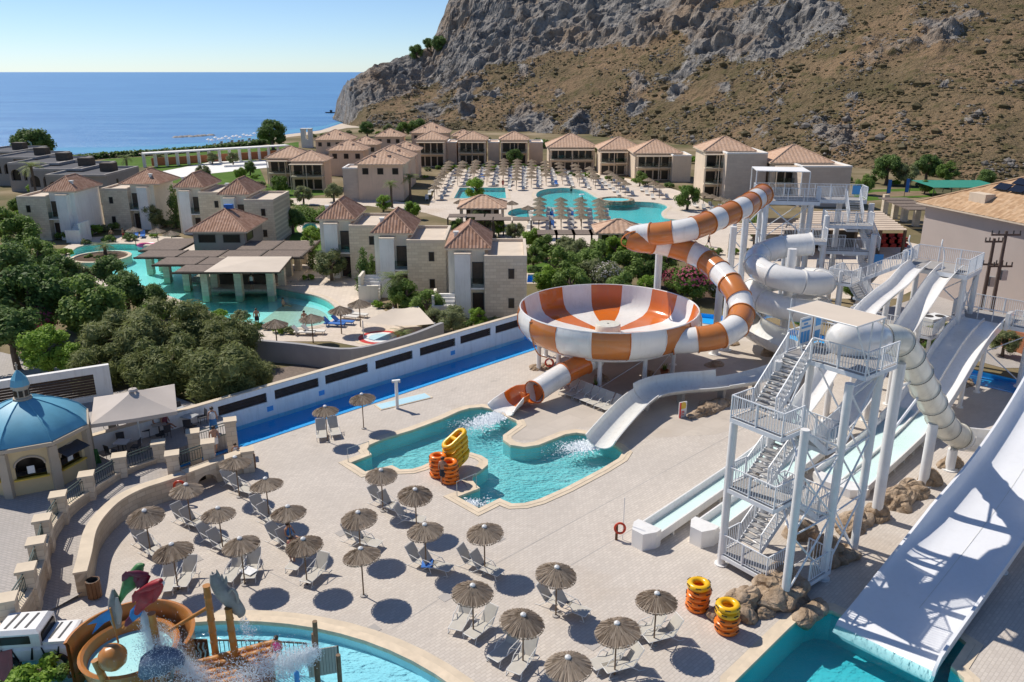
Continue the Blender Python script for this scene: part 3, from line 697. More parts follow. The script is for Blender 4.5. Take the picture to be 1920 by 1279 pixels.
# ---- striped bowl slide
BC = Vector((7.4, 60.1, 0)); BR = 7.0
def bowl_slide():
    t = thing('bowl_slide', 'huge round bowl slide with orange and white panels on white legs', 'water slide', (BC.x, BC.y, 0))
    outer = [(5.35, 2.62), (5.95, 2.68), (6.50, 2.95), (6.85, 3.45), (7.0, 4.05), (6.98, 4.55), (6.82, 4.95)]
    inner = [(6.82, 4.95), (6.70, 4.96), (6.62, 4.6), (6.52, 4.1), (6.35, 3.6), (6.0, 3.2), (5.3, 2.95), (4.2, 2.86), (2.5, 2.84), (.9, 2.83)]
    N = 16; ph = R(85) - PI / N
    for k in range(N):
        mat = 'fibre_orange' if k % 2 == 0 else 'fibre_white'
        a0 = ph + 2 * PI * k / N; a1 = a0 + 2 * PI / N
        m = MB(); m.lathe(inner, 6, BC, a0, a1); part('inner_panel', m, mat, t, True, ang=70)
        mo = 'fibre_tan' if k % 2 == 0 else 'fibre_white'
        m = MB(); m.lathe(outer, 6, BC, a0 + .004, a1 - .004); part('outer_panel', m, mo, t, True, ang=70)
        m = MB(); q = [(r * 1.004, z) for r, z in outer]
        m.tube([BC + Vector((r * math.cos(a0), r * math.sin(a0), z)) for r, z in q], .035, 6); part('panel_seam', m, 'fibre_orange' if k % 2 else 'fibre_white', t, True)
    m = MB(); m.torus(BC + Z * 4.95, 6.78, .06, 64, 8); part('rim', m, 'fibre_white', t, True)
    m = MB(); m.lathe([(1.02, 2.8), (.98, 3.2), (.97, 3.5), (.9, 3.58), (.1, 3.6)], 24, BC); part('hub', m, 'fibre_cream', t, True)
    m = MB(); m.torus(BC + Z * 2.5, 5.55, .10, 48, 6); m.torus(BC + Z * 2.5, 3.2, .08, 32, 6); part('ring_beam', m, 'white_paint', t, True)
    for k in range(10):
        a = R(-102) + 2 * PI * k / 10; x, y = BC.x + 5.35 * math.cos(a), BC.y + 5.35 * math.sin(a); post(t, x, y, 2.5, .17)
        b = a + 2 * PI / 10; strut(t, (x, y, .3), (BC.x + 5.35 * math.cos(b), BC.y + 5.35 * math.sin(b), 2.4), .022)
    m = MB(); m.tube(spline([(1.25, 56.9, 4.3), (1.32, 56.7, 4.75), (1.55, 56.5, 4.6), (1.5, 56.6, 3.4), (1.9, 56.4, 2.4), (2.6, 57, 1.9)], 5), .045, 6); part('water_pipe', m, 'fibre_tan', t, True)
    # outlet tube down to the pool
    path = [G(1120, 668, 2.3), G(1092, 683, 1.95), G(1058, 700, 1.6), G(1030, 717, 1.33), G(1002, 735, 1.1)]
    pts = arclen(spline(path, 6), 16)
    for a, b, mat in ((0, 3, 'fibre_white'), (3, 8, 'fibre_orange'), (8, 16, 'fibre_white')):
        m = MB(); m.tube(pts[a:b + 1], .78, 24, caps=False); part('outlet_tube', m, mat, t, True, ang=60)
    flanges(t, pts, (3, 8, 16), .78, 'fibre_orange')
    path = [pts[-1] - Z * .78, G(985, 750, .28), G(965, 762, .14)]; p2 = arclen(spline(path, 6), 8)
    m = MB(); trough(m, p2, half_pipe(.80, R(-95), R(95))); part('outlet_trough', m, 'fibre_orange', t, True)
    p3 = arclen(spline([p2[-1], p2[-1].lerp(G(940, 775, .05), .6), G(940, 777, -.02)], 5), 6); m = MB()
    S_ = []
    for i, p in enumerate(p3):
        tt, s, n = frame_of(p3, i); S_.append([p + s * a * (1 + .05 * i) + n * b * (1 - .07 * i) for a, b in half_pipe(.84, R(-95), R(95))])
    m.loft(S_, True, True); part('outlet_mouth', m, 'fibre_white', t, True)
    # feed tube from the tall tower
    path = [G(1430, 365, 11.6), G(1395, 388, 11.15), G(1350, 408, 10.65), G(1300, 428, 10.15), G(1250, 437, 9.75), G(1207, 441, 9.45), G(1186, 446, 9.2), G(1196, 452, 9.0), G(1235, 456, 8.75), G(1270, 465, 8.4), G(1312, 481, 7.9), G(1352, 513, 7.1), G(1380, 548, 6.2), G(1391, 580, 5.25), G(1382, 610, 4.6), G(1350, 629, 4.15), G(1305, 637, 3.85), G(1262, 640, 3.65)]
    seg_tube(t, path, .92, 22, ['fibre_tan', 'fibre_white'], 'feed_tube', 'fibre_tan')
    for px, py, z in ((1238, 440, 9.0), (1350, 540, 5.6), (1372, 520, 6.2), (1400, 395, 10.2), (1376, 425, 9.0)):
        p = G(px, py, z); post(t, p.x, p.y, z, .3)
    return t
bowl_slide()

# ---- white spiral tube and the open flume that carries on to the pool
def spiral():
    t = thing('spiral_slide', 'white closed spiral tube slide coiled round a white column', 'water slide', (22.7, 65, 0))
    C0 = Vector((22.7, 65, 0)); path = [Vector((25.4, 68.4, 8.1)), Vector((22.6, 68.5, 7.75)), Vector((20.5, 67.0, 7.3))]
    for d in range(180, 871, 30): path.append(C0 + Vector((2.75 * math.cos(R(d)), 2.75 * math.sin(R(d)), 6.9 - (d - 180) * 2.3 / 360)))
    seg_tube(t, path, .95, 17, ['fibre_white'], 'tube_section', 'fibre_white', 6)
    p = arclen(spline([path[-1] + Vector((-1.3, -.4, -.35)) * .2 - Z * .95, Vector((19.6, 64.2, 1.3)), Vector((20.3, 61.6, 1.15)), Vector((21.5, 59.2, 1.1)), Vector((21.3, 57.4, 1.05)), Vector((19.2, 55.7, .95)), Vector((16.6, 54.1, .9)), Vector((14.0, 53.2, .85)), Vector((11.9, 52.9, .8)), Vector((9.9, 52.3, .7)), Vector((8.5, 50.8, .55)), Vector((7.2, 48.7, .38)), Vector((6.0, 46.6, .15)), Vector((5.45, 45.6, .02))], 8), 60)
    secs = ((0, 12, R(-150), R(95)), (12, 22, R(-90), R(90)), (22, 34, R(-66), R(66)), (34, 46, R(-62), R(96)), (46, 60, R(-76), R(76)))
    f = thing('open_flume', 'white open flume curving from the spiral slide down into the turquoise pool', 'water slide', (12, 52, 0))
    for a, b, l, h in secs:
        m = MB(); trough(m, p[a:b + 1], half_pipe(.98, l, h)); part('flume_section', m, 'fibre_grey', f, True)
    for i in (16, 22, 28, 34, 40, 46, 52): 
        q = p[i]; m = MB(); m.box((q.x, q.y, q.z / 2 - .06), (.3, .5, max(.1, q.z)), .7); part('flume_foot', m, 'concrete', f)
    post(t, C0.x, C0.y, 8.4, .36)
    for a, z in ((20, 5.0), (140, 4.4), (260, 3.5)):
        e = C0 + Vector((2.6 * math.cos(R(a)), 2.6 * math.sin(R(a)), z)); strut(t, (C0.x, C0.y, z - .6), e, .07)
    return t
spiral()

# ---- steel stair tower nearest the camera
A1 = G(1470, 1130); TA = R(37.5); TU = Vector((math.cos(TA), math.sin(TA), 0)); TV = Vector((-TU.y, TU.x, 0))
def T1(u, v, z=0): return A1 + TU * u + TV * v + Z * z
def stair_tower():
    t = thing('stair_tower', 'tall white steel stair tower with canvas roof beside the rocks', 'stair tower', A1)
    for u, v, z in ((0, 0, 8.25), (2.94, 0, 9.55), (5.76, .2, 9.6), (.17, 3.57, 7.3), (3.1, 3.6, 9.5), (5.76, 3.6, 9.5)):
        p = T1(u, v); post(t, p.x, p.y, z, .185)
    zs = (.63, 4.1, 7.5); ZD = 9.75
    for k, z in enumerate(zs):
        deck_slab(t, [T1(.05, 1.05), T1(1.5, 1.05), T1(1.5, 3.68), T1(.05, 3.68)], z)
        railing(t, [T1(1.5, 3.68, z), T1(.05, 3.68, z), T1(.05, 1.05, z), T1(1.5, 1.05, z)])
        top = zs[k + 1] if k < 2 else ZD
        if k < 2:
            zm = (z + top) / 2
            flight(t, T1(1.5, 2.45, z), T1(3.7, 2.45, zm), TV, 1.2, 9)
            deck_slab(t, [T1(3.7, 1.05), T1(4.75, 1.05), T1(4.75, 3.68), T1(3.7, 3.68)], zm)
            railing(t, [T1(3.7, 1.05, zm), T1(4.75, 1.05, zm), T1(4.75, 3.68, zm), T1(3.7, 3.68, zm)])
            flight(t, T1(3.7, 1.08, zm), T1(1.5, 1.08, top), TV, 1.2, 9)
        else:
            flight(t, T1(1.5, 2.45, z), T1(3.75, 2.45, ZD), TV, 1.2, 13)
    # lowest half flight down to the rocks
    deck_slab(t, [T1(1.5, -.15), T1(3.2, -.15), T1(3.2, 1.05), T1(1.5, 1.05)], .45)
    railing(t, [T1(1.5, -.15, .45), T1(3.2, -.15, .45), T1(3.2, 1.05, .45)])
    deck_slab(t, [T1(3.75, -.2), T1(6.3, -.2), T1(6.3, 3.7), T1(3.75, 3.7)], ZD)
    railing(t, [T1(3.75, 2.4, ZD), T1(3.75, -.2, ZD), T1(6.3, -.2, ZD)])
    railing(t, [T1(3.75, 3.7, ZD), T1(6.3, 3.7, ZD), T1(6.3, 2.3, ZD)])
    zr = 12.3
    for u, v in ((2.15, -.4), (4.25, -.4), (4.25, 2.75), (2.15, 2.75), (3.75, 3.7), (3.75, -.2)):
        a = T1(max(u, 3.75), v, ZD); b = T1(u, v, zr); strut(t, a, b, .03, 'canopy_post')
    m = MB(); c = [T1(2.1, -.45, zr), T1(4.3, -.45, zr), T1(4.3, 2.8, zr), T1(2.1, 2.8, zr)]; m.add(c + [p + Z * .03 for p in c], [(3, 2, 1, 0), (4, 5, 6, 7)]); part('canvas_roof', m, 'canvas', t)
    m = MB()
    for i in range(4): m.cyl(c[i], c[(i + 1) % 4], .035, n=6)
    part('canopy_frame', m, 'white_paint', t)
    for a, b in (((0, 0), (2.94, 0)), ((2.94, 0), (5.76, .2))):
        for z0, z1 in ((.3, 3.3), (3.3, 6.3), (6.3, 9.3)):
            if a == (0, 0) and z0 > 5: continue
            p, q = T1(*a), T1(*b); strut(t, (p.x, p.y, z0), (q.x, q.y, z1), .045); strut(t, (q.x, q.y, z0), (p.x, p.y, z1), .045); strut(t, (p.x, p.y, z1), (q.x, q.y, z1), .04)
    for a, b in (((5.76, .2), (5.76, 3.6)), ((3.1, 3.6), (5.76, 3.6))):
        p, q = T1(*a), T1(*b)
        for z0, z1 in ((.3, 4.8), (4.8, 9.3)): xbrace(t, p, q, z0, z1)
    for z in zs:
        strut(t, T1(0, 0, z - .9), T1(.8, 1.1, z - .2), .05); strut(t, T1(2.94, 0, z - .9), T1(1.6, 1.1, z - .2), .05)
    # rules board on the rear rail
    s = thing('rules_board', 'white rules board with blue lettering and blue figures under the canvas roof', 'sign', T1(5.2, 3.55, ZD))
    a = T1(4.5, 3.6, ZD + .15); m = MB(); m.obox(a, TU * 1.0, TV * .03, Z * 1.35); part('panel', m, 'sign_white', s)
    for j, (x0, x1, z) in enumerate(((.1, .8, 1.15), (.3, .62, .98), (.14, .78, .82))):
        m = MB(); x = x0
        while x < x1: m.obox(a + TU * x - TV * .012 + Z * z, TU * .055, TV * .01, Z * .10); x += .08
        part('lettering', m, 'sign_blue', s)
    for x in (.12, .37, .62): m = MB(); m.obox(a + TU * x - TV * .012 + Z * .12, TU * .2, TV * .01, Z * .55); part('picture', m, 'sign_blue', s)
    m = MB(); m.obox(a + TU * 1.06 - TV * .02, TU * .09, TV * .06, Z * 1.6); part('upright', m, 'wood_brown', s)
    s = thing('notice_board', 'small white notice board with blue figures beside the brown upright', 'sign', T1(5.9, 3.55, ZD))
    a = T1(5.7, 3.62, ZD + .15); m = MB(); m.obox(a, TU * .6, TV * .03, Z * 1.25); part('panel', m, 'sign_white', s)
    for z in (.1, .75): m = MB(); m.obox(a + TU * .08 - TV * .012 + Z * z, TU * .42, TV * .01, Z * .42); part('picture', m, 'sign_blue', s)
stair_tower()

# ---- cream drop tube and the launch capsule
def drop_tube():
    t = thing('drop_tube', 'cream closed tube slide dropping from the stair tower onto the white ramp', 'water slide', (21, 39, 0))
    path = [T1(5.3, 1.9, 10.25), T1(6.2, 2.1, 10.2), Vector((17.9, 36.9, 9.95)), Vector((18.9, 37.6, 9.45)), Vector((20.0, 38.5, 8.3)), Vector((21.5, 39.7, 6.4)), Vector((23.1, 41.0, 4.5)), Vector((24.6, 42.2, 2.85)), Vector((25.7, 42.9, 2.1)), Vector((26.7, 43.2, 1.85)), Vector((27.6, 43.2, 1.75))]
    pts = arclen(spline(path, 8), 66)
    m = MB(); rr = [.3, .78, .93, .97] + [.97] * 5 + [.9, .8, .73]; m.tube(pts[0:len(rr)], rr, 28); part('launch_capsule', m, 'fibre_white', t, True)
    p0 = len(rr) - 1; k = p0
    while k < 60:
        m = MB(); m.tube(pts[k:min(60, k + 6) + 1], .70, 28, caps=False); part('tube_section', m, 'fibre_cream', t, True, ang=60)
        tt, s, n = frame_of(pts, k); m = MB()
        for q in range(88):
            a = 2 * PI * q / 88
            d = s * math.cos(a) + n * math.sin(a); d2 = s * math.cos(a + .0715) + n * math.sin(a + .0715); m.bar(pts[k] + d * .745, pts[k] + d2 * .745, .055 if q % 2 else .03, .04, tt)
        part('bolt_ring', m, 'seam_dark', t)
        m = MB(); m.loft([m.ring(pts[k] - tt * .1, s, n, .71, 28), m.ring(pts[k], s, n, .75, 28), m.ring(pts[k] + tt * .1, s, n, .71, 28)], True, False); part('flange', m, 'fibre_cream', t, True)
        k += 6
    m = MB(); trough(m, [p - Z * .8 for p in pts[59:]] + [Vector((28.4, 43.0, .95))], half_pipe(.8, R(-110), R(110))); part('tube_mouth', m, 'fibre_white', t, True)
    for x, y, z in ((18.89, 37.36, 8.55), (23.03, 40.93, 3.75), (25.48, 42.81, 1.3)): post(t, x, y, z, .27)
    strut(t, (18.9, 37.4, 7.2), (20.3, 38.8, 7.0), .07); strut(t, (18.9, 37.4, 4.6), (21.2, 39.5, 5.9), .07)
    return t
drop_tube()

# ---- wide white ramp
RA = R(43.5); RU = Vector((math.cos(RA), math.sin(RA), 0)); RV = Vector((-RU.y, RU.x, 0)); R0 = G(1755, 1251, .1)
def white_ramp():
    t = thing('ramp_slide', 'very wide smooth white ramp slide running down into the deep pool', 'water slide', (R0.x, R0.y, 0))
    W_ = 3.5; prof = [(-.35, -.36), (-.15, -.16), (.1, .0), (2, .28), (5, .62), (9, 1.12), (13, 1.75), (16, 2.55), (19, 3.7), (22, 5.3), (25, 7.4), (28, 10.0), (30.5, 12.4)]
    pts = [R0 + RU * s + Z * z - Z * .1 for s, z in prof]; pts = arclen(spline(pts, 6), 60)
    sec_in = [(W_ + .35, .85), (W_ + .27, .6), (W_ + .12, .33), (W_ - .12, .14), (W_ - .5, .04), (W_ - .9, 0), (.1, 0), (.02, .12), (0, .6)]
    secs = []
    for i, p in enumerate(pts):
        tt, s, n = frame_of(pts, i); g = min(1, max(.05, (i - 3) / 14)); k = []; s = s * (1 - .05 * max(0, i - 8) / 52)
        for a, b in sec_in: k.append(p - s * (a) + Z * (b * (g if a > 1 else 1)))
        for a, b in reversed(sec_in): k.append(p - s * (a + (.12 if a > 2 else -.12)) + Z * (b * (g if a > 1 else 1) - (.12 if .05 < a < W_ else 0)))
        secs.append(k)
    for a in range(0, 60, 6):
        m = MB(); m.loft(secs[a:a + 7], True, True); part('ramp_section', m, 'ramp_white', t, True, ang=50)
    m = MB(); trough(m, [p + Z * .012 for p in pts[6:]], [(-1.8, 0), (-1.77, 0), (-1.77, .006), (-1.8, .006)]); part('centre_seam', m, 'fibre_grey', t)
    for s, z in ((9, 1.0), (14, 1.8), (19, 3.6), (24, 6.5), (29, 10.8)):
        for w in (.4, 3.8): p = R0 + RU * s + RV * w; post(t, p.x, p.y, z, .16)
    return t
white_ramp()

# ---- body slides, racing lanes and their towers
LA = R(46); LU = Vector((math.cos(LA), math.sin(LA), 0)); LV = Vector((-LU.y, LU.x, 0))
def lane_pts(o, prof, n): return arclen(spline([Vector((o[0], o[1], 0)) + LU * s + Z * z for s, z in prof], 8), n)
L1 = G(1212, 1000, .5); L2 = G(1320, 995, .5); L3 = G(1577, 900, .5)
def lanes():
    P1 = [(0, .32), (5, .36), (11, .5), (14.6, 1.1), (17.6, 2.2), (20.2, 3.6), (23, 5.3), (25.5, 6.35), (28.2, 6.85), (30.6, 7.15), (32.6, 7.75), (34.6, 8.05)]
    P2 = [(0, .32), (5, .36), (12, .46), (16.2, .85), (19.2, 1.95), (22, 3.5), (25, 4.85), (28, 6.15), (30.4, 7.2), (32.6, 7.75), (33.6, 7.85)]
    P3 = [(0, .32), (5, .38), (9, .55), (12.4, 1.05), (15, 1.95), (17.6, 3.1), (20.2, 4.0), (22.6, 4.4), (24, 4.5)]
    for nm, o, P, w, lab, mid in (('body_slide', L1, P1, .56, 'white wavy body slide farther from the brown poles, ending by the life ring', False), ('body_slide', L2, P2, .56, 'white straight body slide whose run-out ends against the stair tower', False), ('racing_slide', L3, P3, 1.42, 'broad double lane white slide with shallow water in its run-out', True)):
        t = thing(nm, lab, 'water slide', (o.x, o.y, 0)); n = 48; pts = lane_pts(o, P, n)
        for a in range(0, n, 6):
            up = a >= 18
            m = MB(); trough(m, pts[a:a + 7], lane_sec(w, .72 if up else .38) if not up else (half_pipe(.72, R(-80), R(80), .06) if not mid else lane_sec(w, .6))); part('slide_section', m, 'fibre_white', t, True, ang=50)
        if mid:
            m = MB(); trough(m, [p + Z * .0 for p in pts], [(-.07, 0), (.07, 0), (.04, .22), (-.04, .22)]); part('lane_divider', m, 'fibre_white', t, True)
        # shallow water standing in the run-out
        for s in ((-w / 2, w / 2) if mid else (0,)):
            ww = (w / 2 - .12) if mid else w - .13; m = MB(); q = pts[1:24]
            S_ = []
            for i, p in enumerate(q):
                tt, sd, nn = frame_of(q, i); S_.append([p + sd * (s - ww) + Z * .10, p + sd * (s + ww) + Z * .10])
            m.loft(S_, False, False); part('run_out_water', m, 'water_thin', t)
            m = MB(); S_ = [[a - Z * .055, b - Z * .055] for a, b in S_]; m.loft(S_, False, False); part('run_out_floor', m, 'lane_floor', t)
        e = pts[0]; m = MB(); m.prism([tuple((e - LU * .15 + LV * (w + .12)).xy), tuple((e - LU * .75 + LV * (w * .6)).xy), tuple((e - LU * .8 - LV * (w * .6)).xy), tuple((e - LU * .15 - LV * (w + .12)).xy), tuple((e + LU * .25 - LV * (w + .12)).xy), tuple((e + LU * .25 + LV * (w + .12)).xy)], 0, .92 if not mid else .5); part('end_box', m, 'fibre_white', t)
        for i in range(2, 22, 3):
            q = pts[i]; m = MB(); m.obox(q - LV * (w + .05) - LU * .05 - Z * q.z, LU * .1, LV * (2 * w + .1), Z * max(.05, q.z - .1)); part('cradle', m, 'fibre_grey', t)
        for i in ((28, 34, 40) if not mid else (34, 42)):
            q = pts[i]
            for s in ((0,) if not mid else (-1.1, 1.1)): c = q + LV * s; post(t, c.x, c.y, q.z - .1, .2 if not mid else .14)
lanes()

def canopy(t, c, zr, mat):
    m = MB(); c = [Vector((p[0], p[1], zr)) for p in c]; m.add(c + [p + Z * .04 for p in c], [(3, 2, 1, 0), (4, 5, 6, 7)]); part('canvas_roof', m, mat, t)
    m = MB()
    for i in range(4): m.cyl(c[i], c[(i + 1) % 4], .05, n=6)
    part('canopy_frame', m, 'white_paint', t)
def body_tower():
    O = L1 + LU * 34.2; O.z = 0
    def q(u, v, z=0): return O + LU * u + LV * v + Z * z
    t = thing('body_slide_tower', 'white steel launch tower of the two body slides by the mauve building', 'stair tower', O); z = 8.05
    deck_slab(t, [q(0, -3.4), q(3.4, -3.4), q(3.4, 1.2), q(0, 1.2)], z, .3)
    railing(t, [q(0, -2.55, z), q(0, -3.4, z), q(3.4, -3.4, z), q(3.4, 1.2, z), q(2.2, 1.2, z)], 1.15); railing(t, [q(0, .8, z), q(0, 1.2, z), q(.9, 1.2, z)], 1.15)
    for u, v in ((.2, -3.2), (3.2, -3.2), (.2, 1.0), (3.2, 1.0)): p = q(u, v); post(t, p.x, p.y, z - .3, .2)
    # entry portals
    for v in (-1.6, .7): m = MB(); m.tube(spline([q(.3, v, z), q(.25, v, z + 1.0), q(.3, v + .1, z + 1.5), q(.1, v + .25, z + 1.9), q(.3, v + .3, z + 2.3)], 4), .05, 6); part('water_pipe', m, 'white_paint', t, True)
    z2 = 6.2; deck_slab(t, [q(-1.0, 4.4), q(1.6, 4.4), q(1.6, 6.2), q(-1.0, 6.2)], z2)
    railing(t, [q(1.6, 6.2, z2), q(-1.0, 6.2, z2), q(-1.0, 4.4, z2), q(.8, 4.4, z2)])
    flight(t, q(.9, 4.4, z2), q(.9, 1.25, z), LU, 1.25, 11)
    p = q(-.9, 5.3); post(t, p.x, p.y, z2 + .9, .17); p = q(1.5, 6.1); post(t, p.x, p.y, z2, .17)
    flight(t, q(5.2, 4.9, 3.6), q(1.6, 4.9, z2), LV, 1.2, 13); deck_slab(t, [q(5.2, 4.4), q(6.8, 4.4), q(6.8, 6.4), q(5.2, 6.4)], 3.6); railing(t, [q(5.2, 4.4, 3.6), q(6.8, 4.4, 3.6), q(6.8, 6.4, 3.6)])
    for a, b in (((.2, -3.2), (3.2, -3.2)), ((3.2, -3.2), (3.2, 1))): xbrace(t, q(*a), q(*b), 4.5, 7.6)
    # lower walkway with rail below the slides
    z3 = 3.9; deck_slab(t, [q(-3, -2.6), q(-.6, -2.6), q(-.6, 3.4), q(-3, 3.4)], z3); railing(t, [q(-.6, -2.6, z3), q(-3, -2.6, z3), q(-3, 3.4, z3), q(-.6, 3.4, z3)])
    for u, v in ((-2.8, -2.4), (-.8, -2.4), (-2.8, 3.2), (-.8, 3.2)): p = q(u, v); post(t, p.x, p.y, z3 - .2, .13)
    s = thing('rules_banner', 'white rules banner with blue bands at the head of the tower stairs', 'sign', q(2.2, 1.3, z)); a = q(2.2, 1.3, z + .35); m = MB(); m.obox(a, LU * -1.7 + LV * 0, LV * .03, Z * .7); part('panel', m, 'sign_white', s)
    for x in (.12, .95): m = MB(); m.obox(a - LU * x - LV * .012 + Z * .15, LU * -.6, LV * .01, Z * .42); part('picture', m, 'sign_blue', s)
    O4 = L3 + LU * 24; O4.z = 0
    def r(u, v, zz=0): return O4 + LU * u + LV * v + Z * zz
    t = thing('racing_tower', 'white steel launch platform of the double lane slide near the right edge', 'stair tower', O4); z = 4.5
    deck_slab(t, [r(0, -3.2), r(3, -3.2), r(3, 2.2), r(0, 2.2)], z, .3); railing(t, [r(0, -1.9, z), r(0, -3.2, z), r(3, -3.2, z), r(3, 2.2, z), r(0, 2.2, z), r(0, 1.9, z)], 1.2)
    for v in (-1.65, 1.65): m = MB(); m.prism([tuple(r(-.9, v - .12).xy), tuple(r(.3, v - .12).xy), tuple(r(.3, v + .12).xy), tuple(r(-.9, v + .12).xy)], z - .2, z + 1.05); part('side_wing', m, 'fibre_white', t)
    m = MB()
    for v in (-1.5, -.5, .5, 1.5): m.bar(r(.1, v, z), r(.1, v, z + .9), .05, .05, (1, 0, 0))
    m.bar(r(.1, -1.5, z + .9), r(.1, 1.5, z + .9), .05); part('start_gate', m, 'steel_paint', t)
    for u, v in ((.2, -3.0), (2.8, -3.0), (.2, 2.0), (2.8, 2.0)): p = r(u, v); post(t, p.x, p.y, z - .3, .2)
    xbrace(t, r(.2, -3), r(2.8, -3), .4, 4); xbrace(t, r(.2, 2), r(.2, -3), .4, 4)
body_tower()

# ---- tall tower feeding the bowl and the spiral
def tall_tower():
    B = G(1435, 372, 10.6); HA = R(-8); HU = Vector((math.cos(HA), math.sin(HA), 0)); HV_ = Vector((-HU.y, HU.x, 0)); O = Vector((B.x, B.y, 0))
    def q(u, v, z=0): return O + HU * u + HV_ * v + Z * z
    t = thing('slide_tower', 'tallest white steel slide tower with flat white canopy and zigzag stairs', 'stair tower', O); z = 10.4
    deck_slab(t, [q(-.6, 0), q(5.0, 0), q(5.0, 3.6), q(-.6, 3.6)], z, .35); deck_slab(t, [q(5.02, 1.6), q(9.6, 1.6), q(9.6, 3.6), q(5.02, 3.6)], z, .35)
    railing(t, [q(.6, 0, z), q(5.0, 0, z), q(5.0, 1.6, z), q(7.6, 1.6, z)], 1.2); railing(t, [q(9.0, 1.6, z), q(9.6, 1.6, z), q(9.6, 3.6, z), q(-.6, 3.6, z), q(-.6, 1.2, z)], 1.2)
    zr = 13.1; c = [q(-.9, .6), q(3.9, .2), q(3.9, 3.9), q(-.9, 3.9)]; canopy(t, c, zr, 'canvas_white')
    for p in c: strut(t, (p.x, p.y, z), (p.x, p.y, zr), .05, 'canopy_post', 'white_paint')
    for u, v, zz in ((.2, .3, z), (4.3, .3, z), (.2, 3.3, z), (4.3, 3.3, z), (5.3, -2.2, 9.6), (9.6, -2.3, 8.0), (10.2, 1.9, 10.2), (7.6, 3.3, z)): p = q(u, v); post(t, p.x, p.y, zz - .15, .27)
    for a, b in (((.2, .3), (4.3, .3)), ((.2, 3.3), (4.3, 3.3)), ((.2, .3), (.2, 3.3)), ((-2.6, .2), (.2, .3))):
        for z0, z1 in ((3.4, 6.6), (6.8, 10.0)): xbrace(t, q(*a), q(*b), z0, z1, .05)
    p = q(-2.6, .2); post(t, p.x, p.y, 10.2, .2)
    # zigzag stairs on the right
    lv = [(8.6, 0), (6.2, 0), (3.9, 0)]
    for k, (zz, _) in enumerate(lv):
        deck_slab(t, [q(5.3, -2.2), q(9.4, -2.2), q(9.4, -.4), q(5.3, -.4)], zz, .3)
        railing(t, [q(7.6, -.4, zz), q(5.3, -.4, zz), q(5.3, -2.2, zz), q(9.4, -2.2, zz), q(9.4, -.9, zz)], 1.15)
    flight(t, q(7.7, -.4, 8.6), q(7.7, 1.6, 10.4), HU, 1.25, 10)
    flight(t, q(9.5, -.8, 6.2), q(9.5, 2.4, 7.4), HU, 1.15, 9); flight(t, q(9.45, 2.4, 7.4), q(8.3, -.4, 8.6), HU, 1.15, 9)
    flight(t, q(9.5, -.8, 3.9), q(9.5, 2.4, 5.0), HU, 1.15, 9); deck_slab(t, [q(8.4, 2.4), q(10.8, 2.4), q(10.8, 3.6), q(8.4, 3.6)], 7.4); deck_slab(t, [q(8.4, 2.4), q(10.8, 2.4), q(10.8, 3.6), q(8.4, 3.6)], 5.0)
    flight(t, q(9.9, 3.0, 1.5), q(9.9, -.6, 3.9), HU, 1.15, 13)
    # lower platform of the spiral
    deck_slab(t, [q(1.6, -3.6), q(5.2, -3.6), q(5.2, -1.2), q(1.6, -1.2)], 7.3, .3); railing(t, [q(2.6, -3.6, 7.3), q(5.2, -3.6, 7.3), q(5.2, -1.2, 7.3), q(1.6, -1.2, 7.3)], 1.15)
    for u, v in ((2.0, -3.4), (5.0, -3.4), (2.0, -1.4)): p = q(u, v); post(t, p.x, p.y, 7.1, .2)
    m = MB(); m.obox(q(8.7, 3.55, z + .25), HU * .75, HV_ * .03, Z * .85); o = part('towel', m, 'sign_blue'); tag(o, 'light blue towel hung on the rail of the tallest tower', 'towel')
    m = MB(); m.obox(q(9.9, -2.28, 5.1), HU * .8, HV_ * .03, Z * .9); o = part('banner', m, 'sign_blue'); tag(o, 'light blue banner on the lower stairs of the tallest tower', 'banner')
tall_tower()

# ---- artificial rocks
def rock(name, label, c, sx, sy, sz, rz, seed, group=None):
    t = bpy.data.meshes.new('rock'); bm = bmesh.new(); bmesh.ops.create_icosphere(bm, subdivisions=4, radius=1)
    for v in bm.verts:
        p = v.co.copy(); q = Vector((p.x * sx, p.y * sy, p.z * sz)); n = noise.fractal(q * .9 + Vector((seed, 0, 0)), .9, 2.1, 5); rg = noise.ridged_multi_fractal(q * .55 + Vector((0, seed, 0)), 1, 2, 4, 1, 2) - 1
        vo = noise.voronoi(q * .95 + Vector((seed, seed, 0)))[0]; v.co = q * (1 + .24 * n + .16 * rg + .5 * (vo[1] - vo[0] - .3)); v.co.z = max(v.co.z, -.25)
    bm.to_mesh(t); bm.free(); t.materials.append(M['boulder']); t.polygons.foreach_set('use_smooth', [True] * len(t.polygons)); t.set_sharp_from_angle(angle=R(28))
    o = link(bpy.data.objects.new(name, t)); o.location = (c[0], c[1], 0); o.rotation_euler = (0, 0, rz); return tag(o, label, 'rock', group)
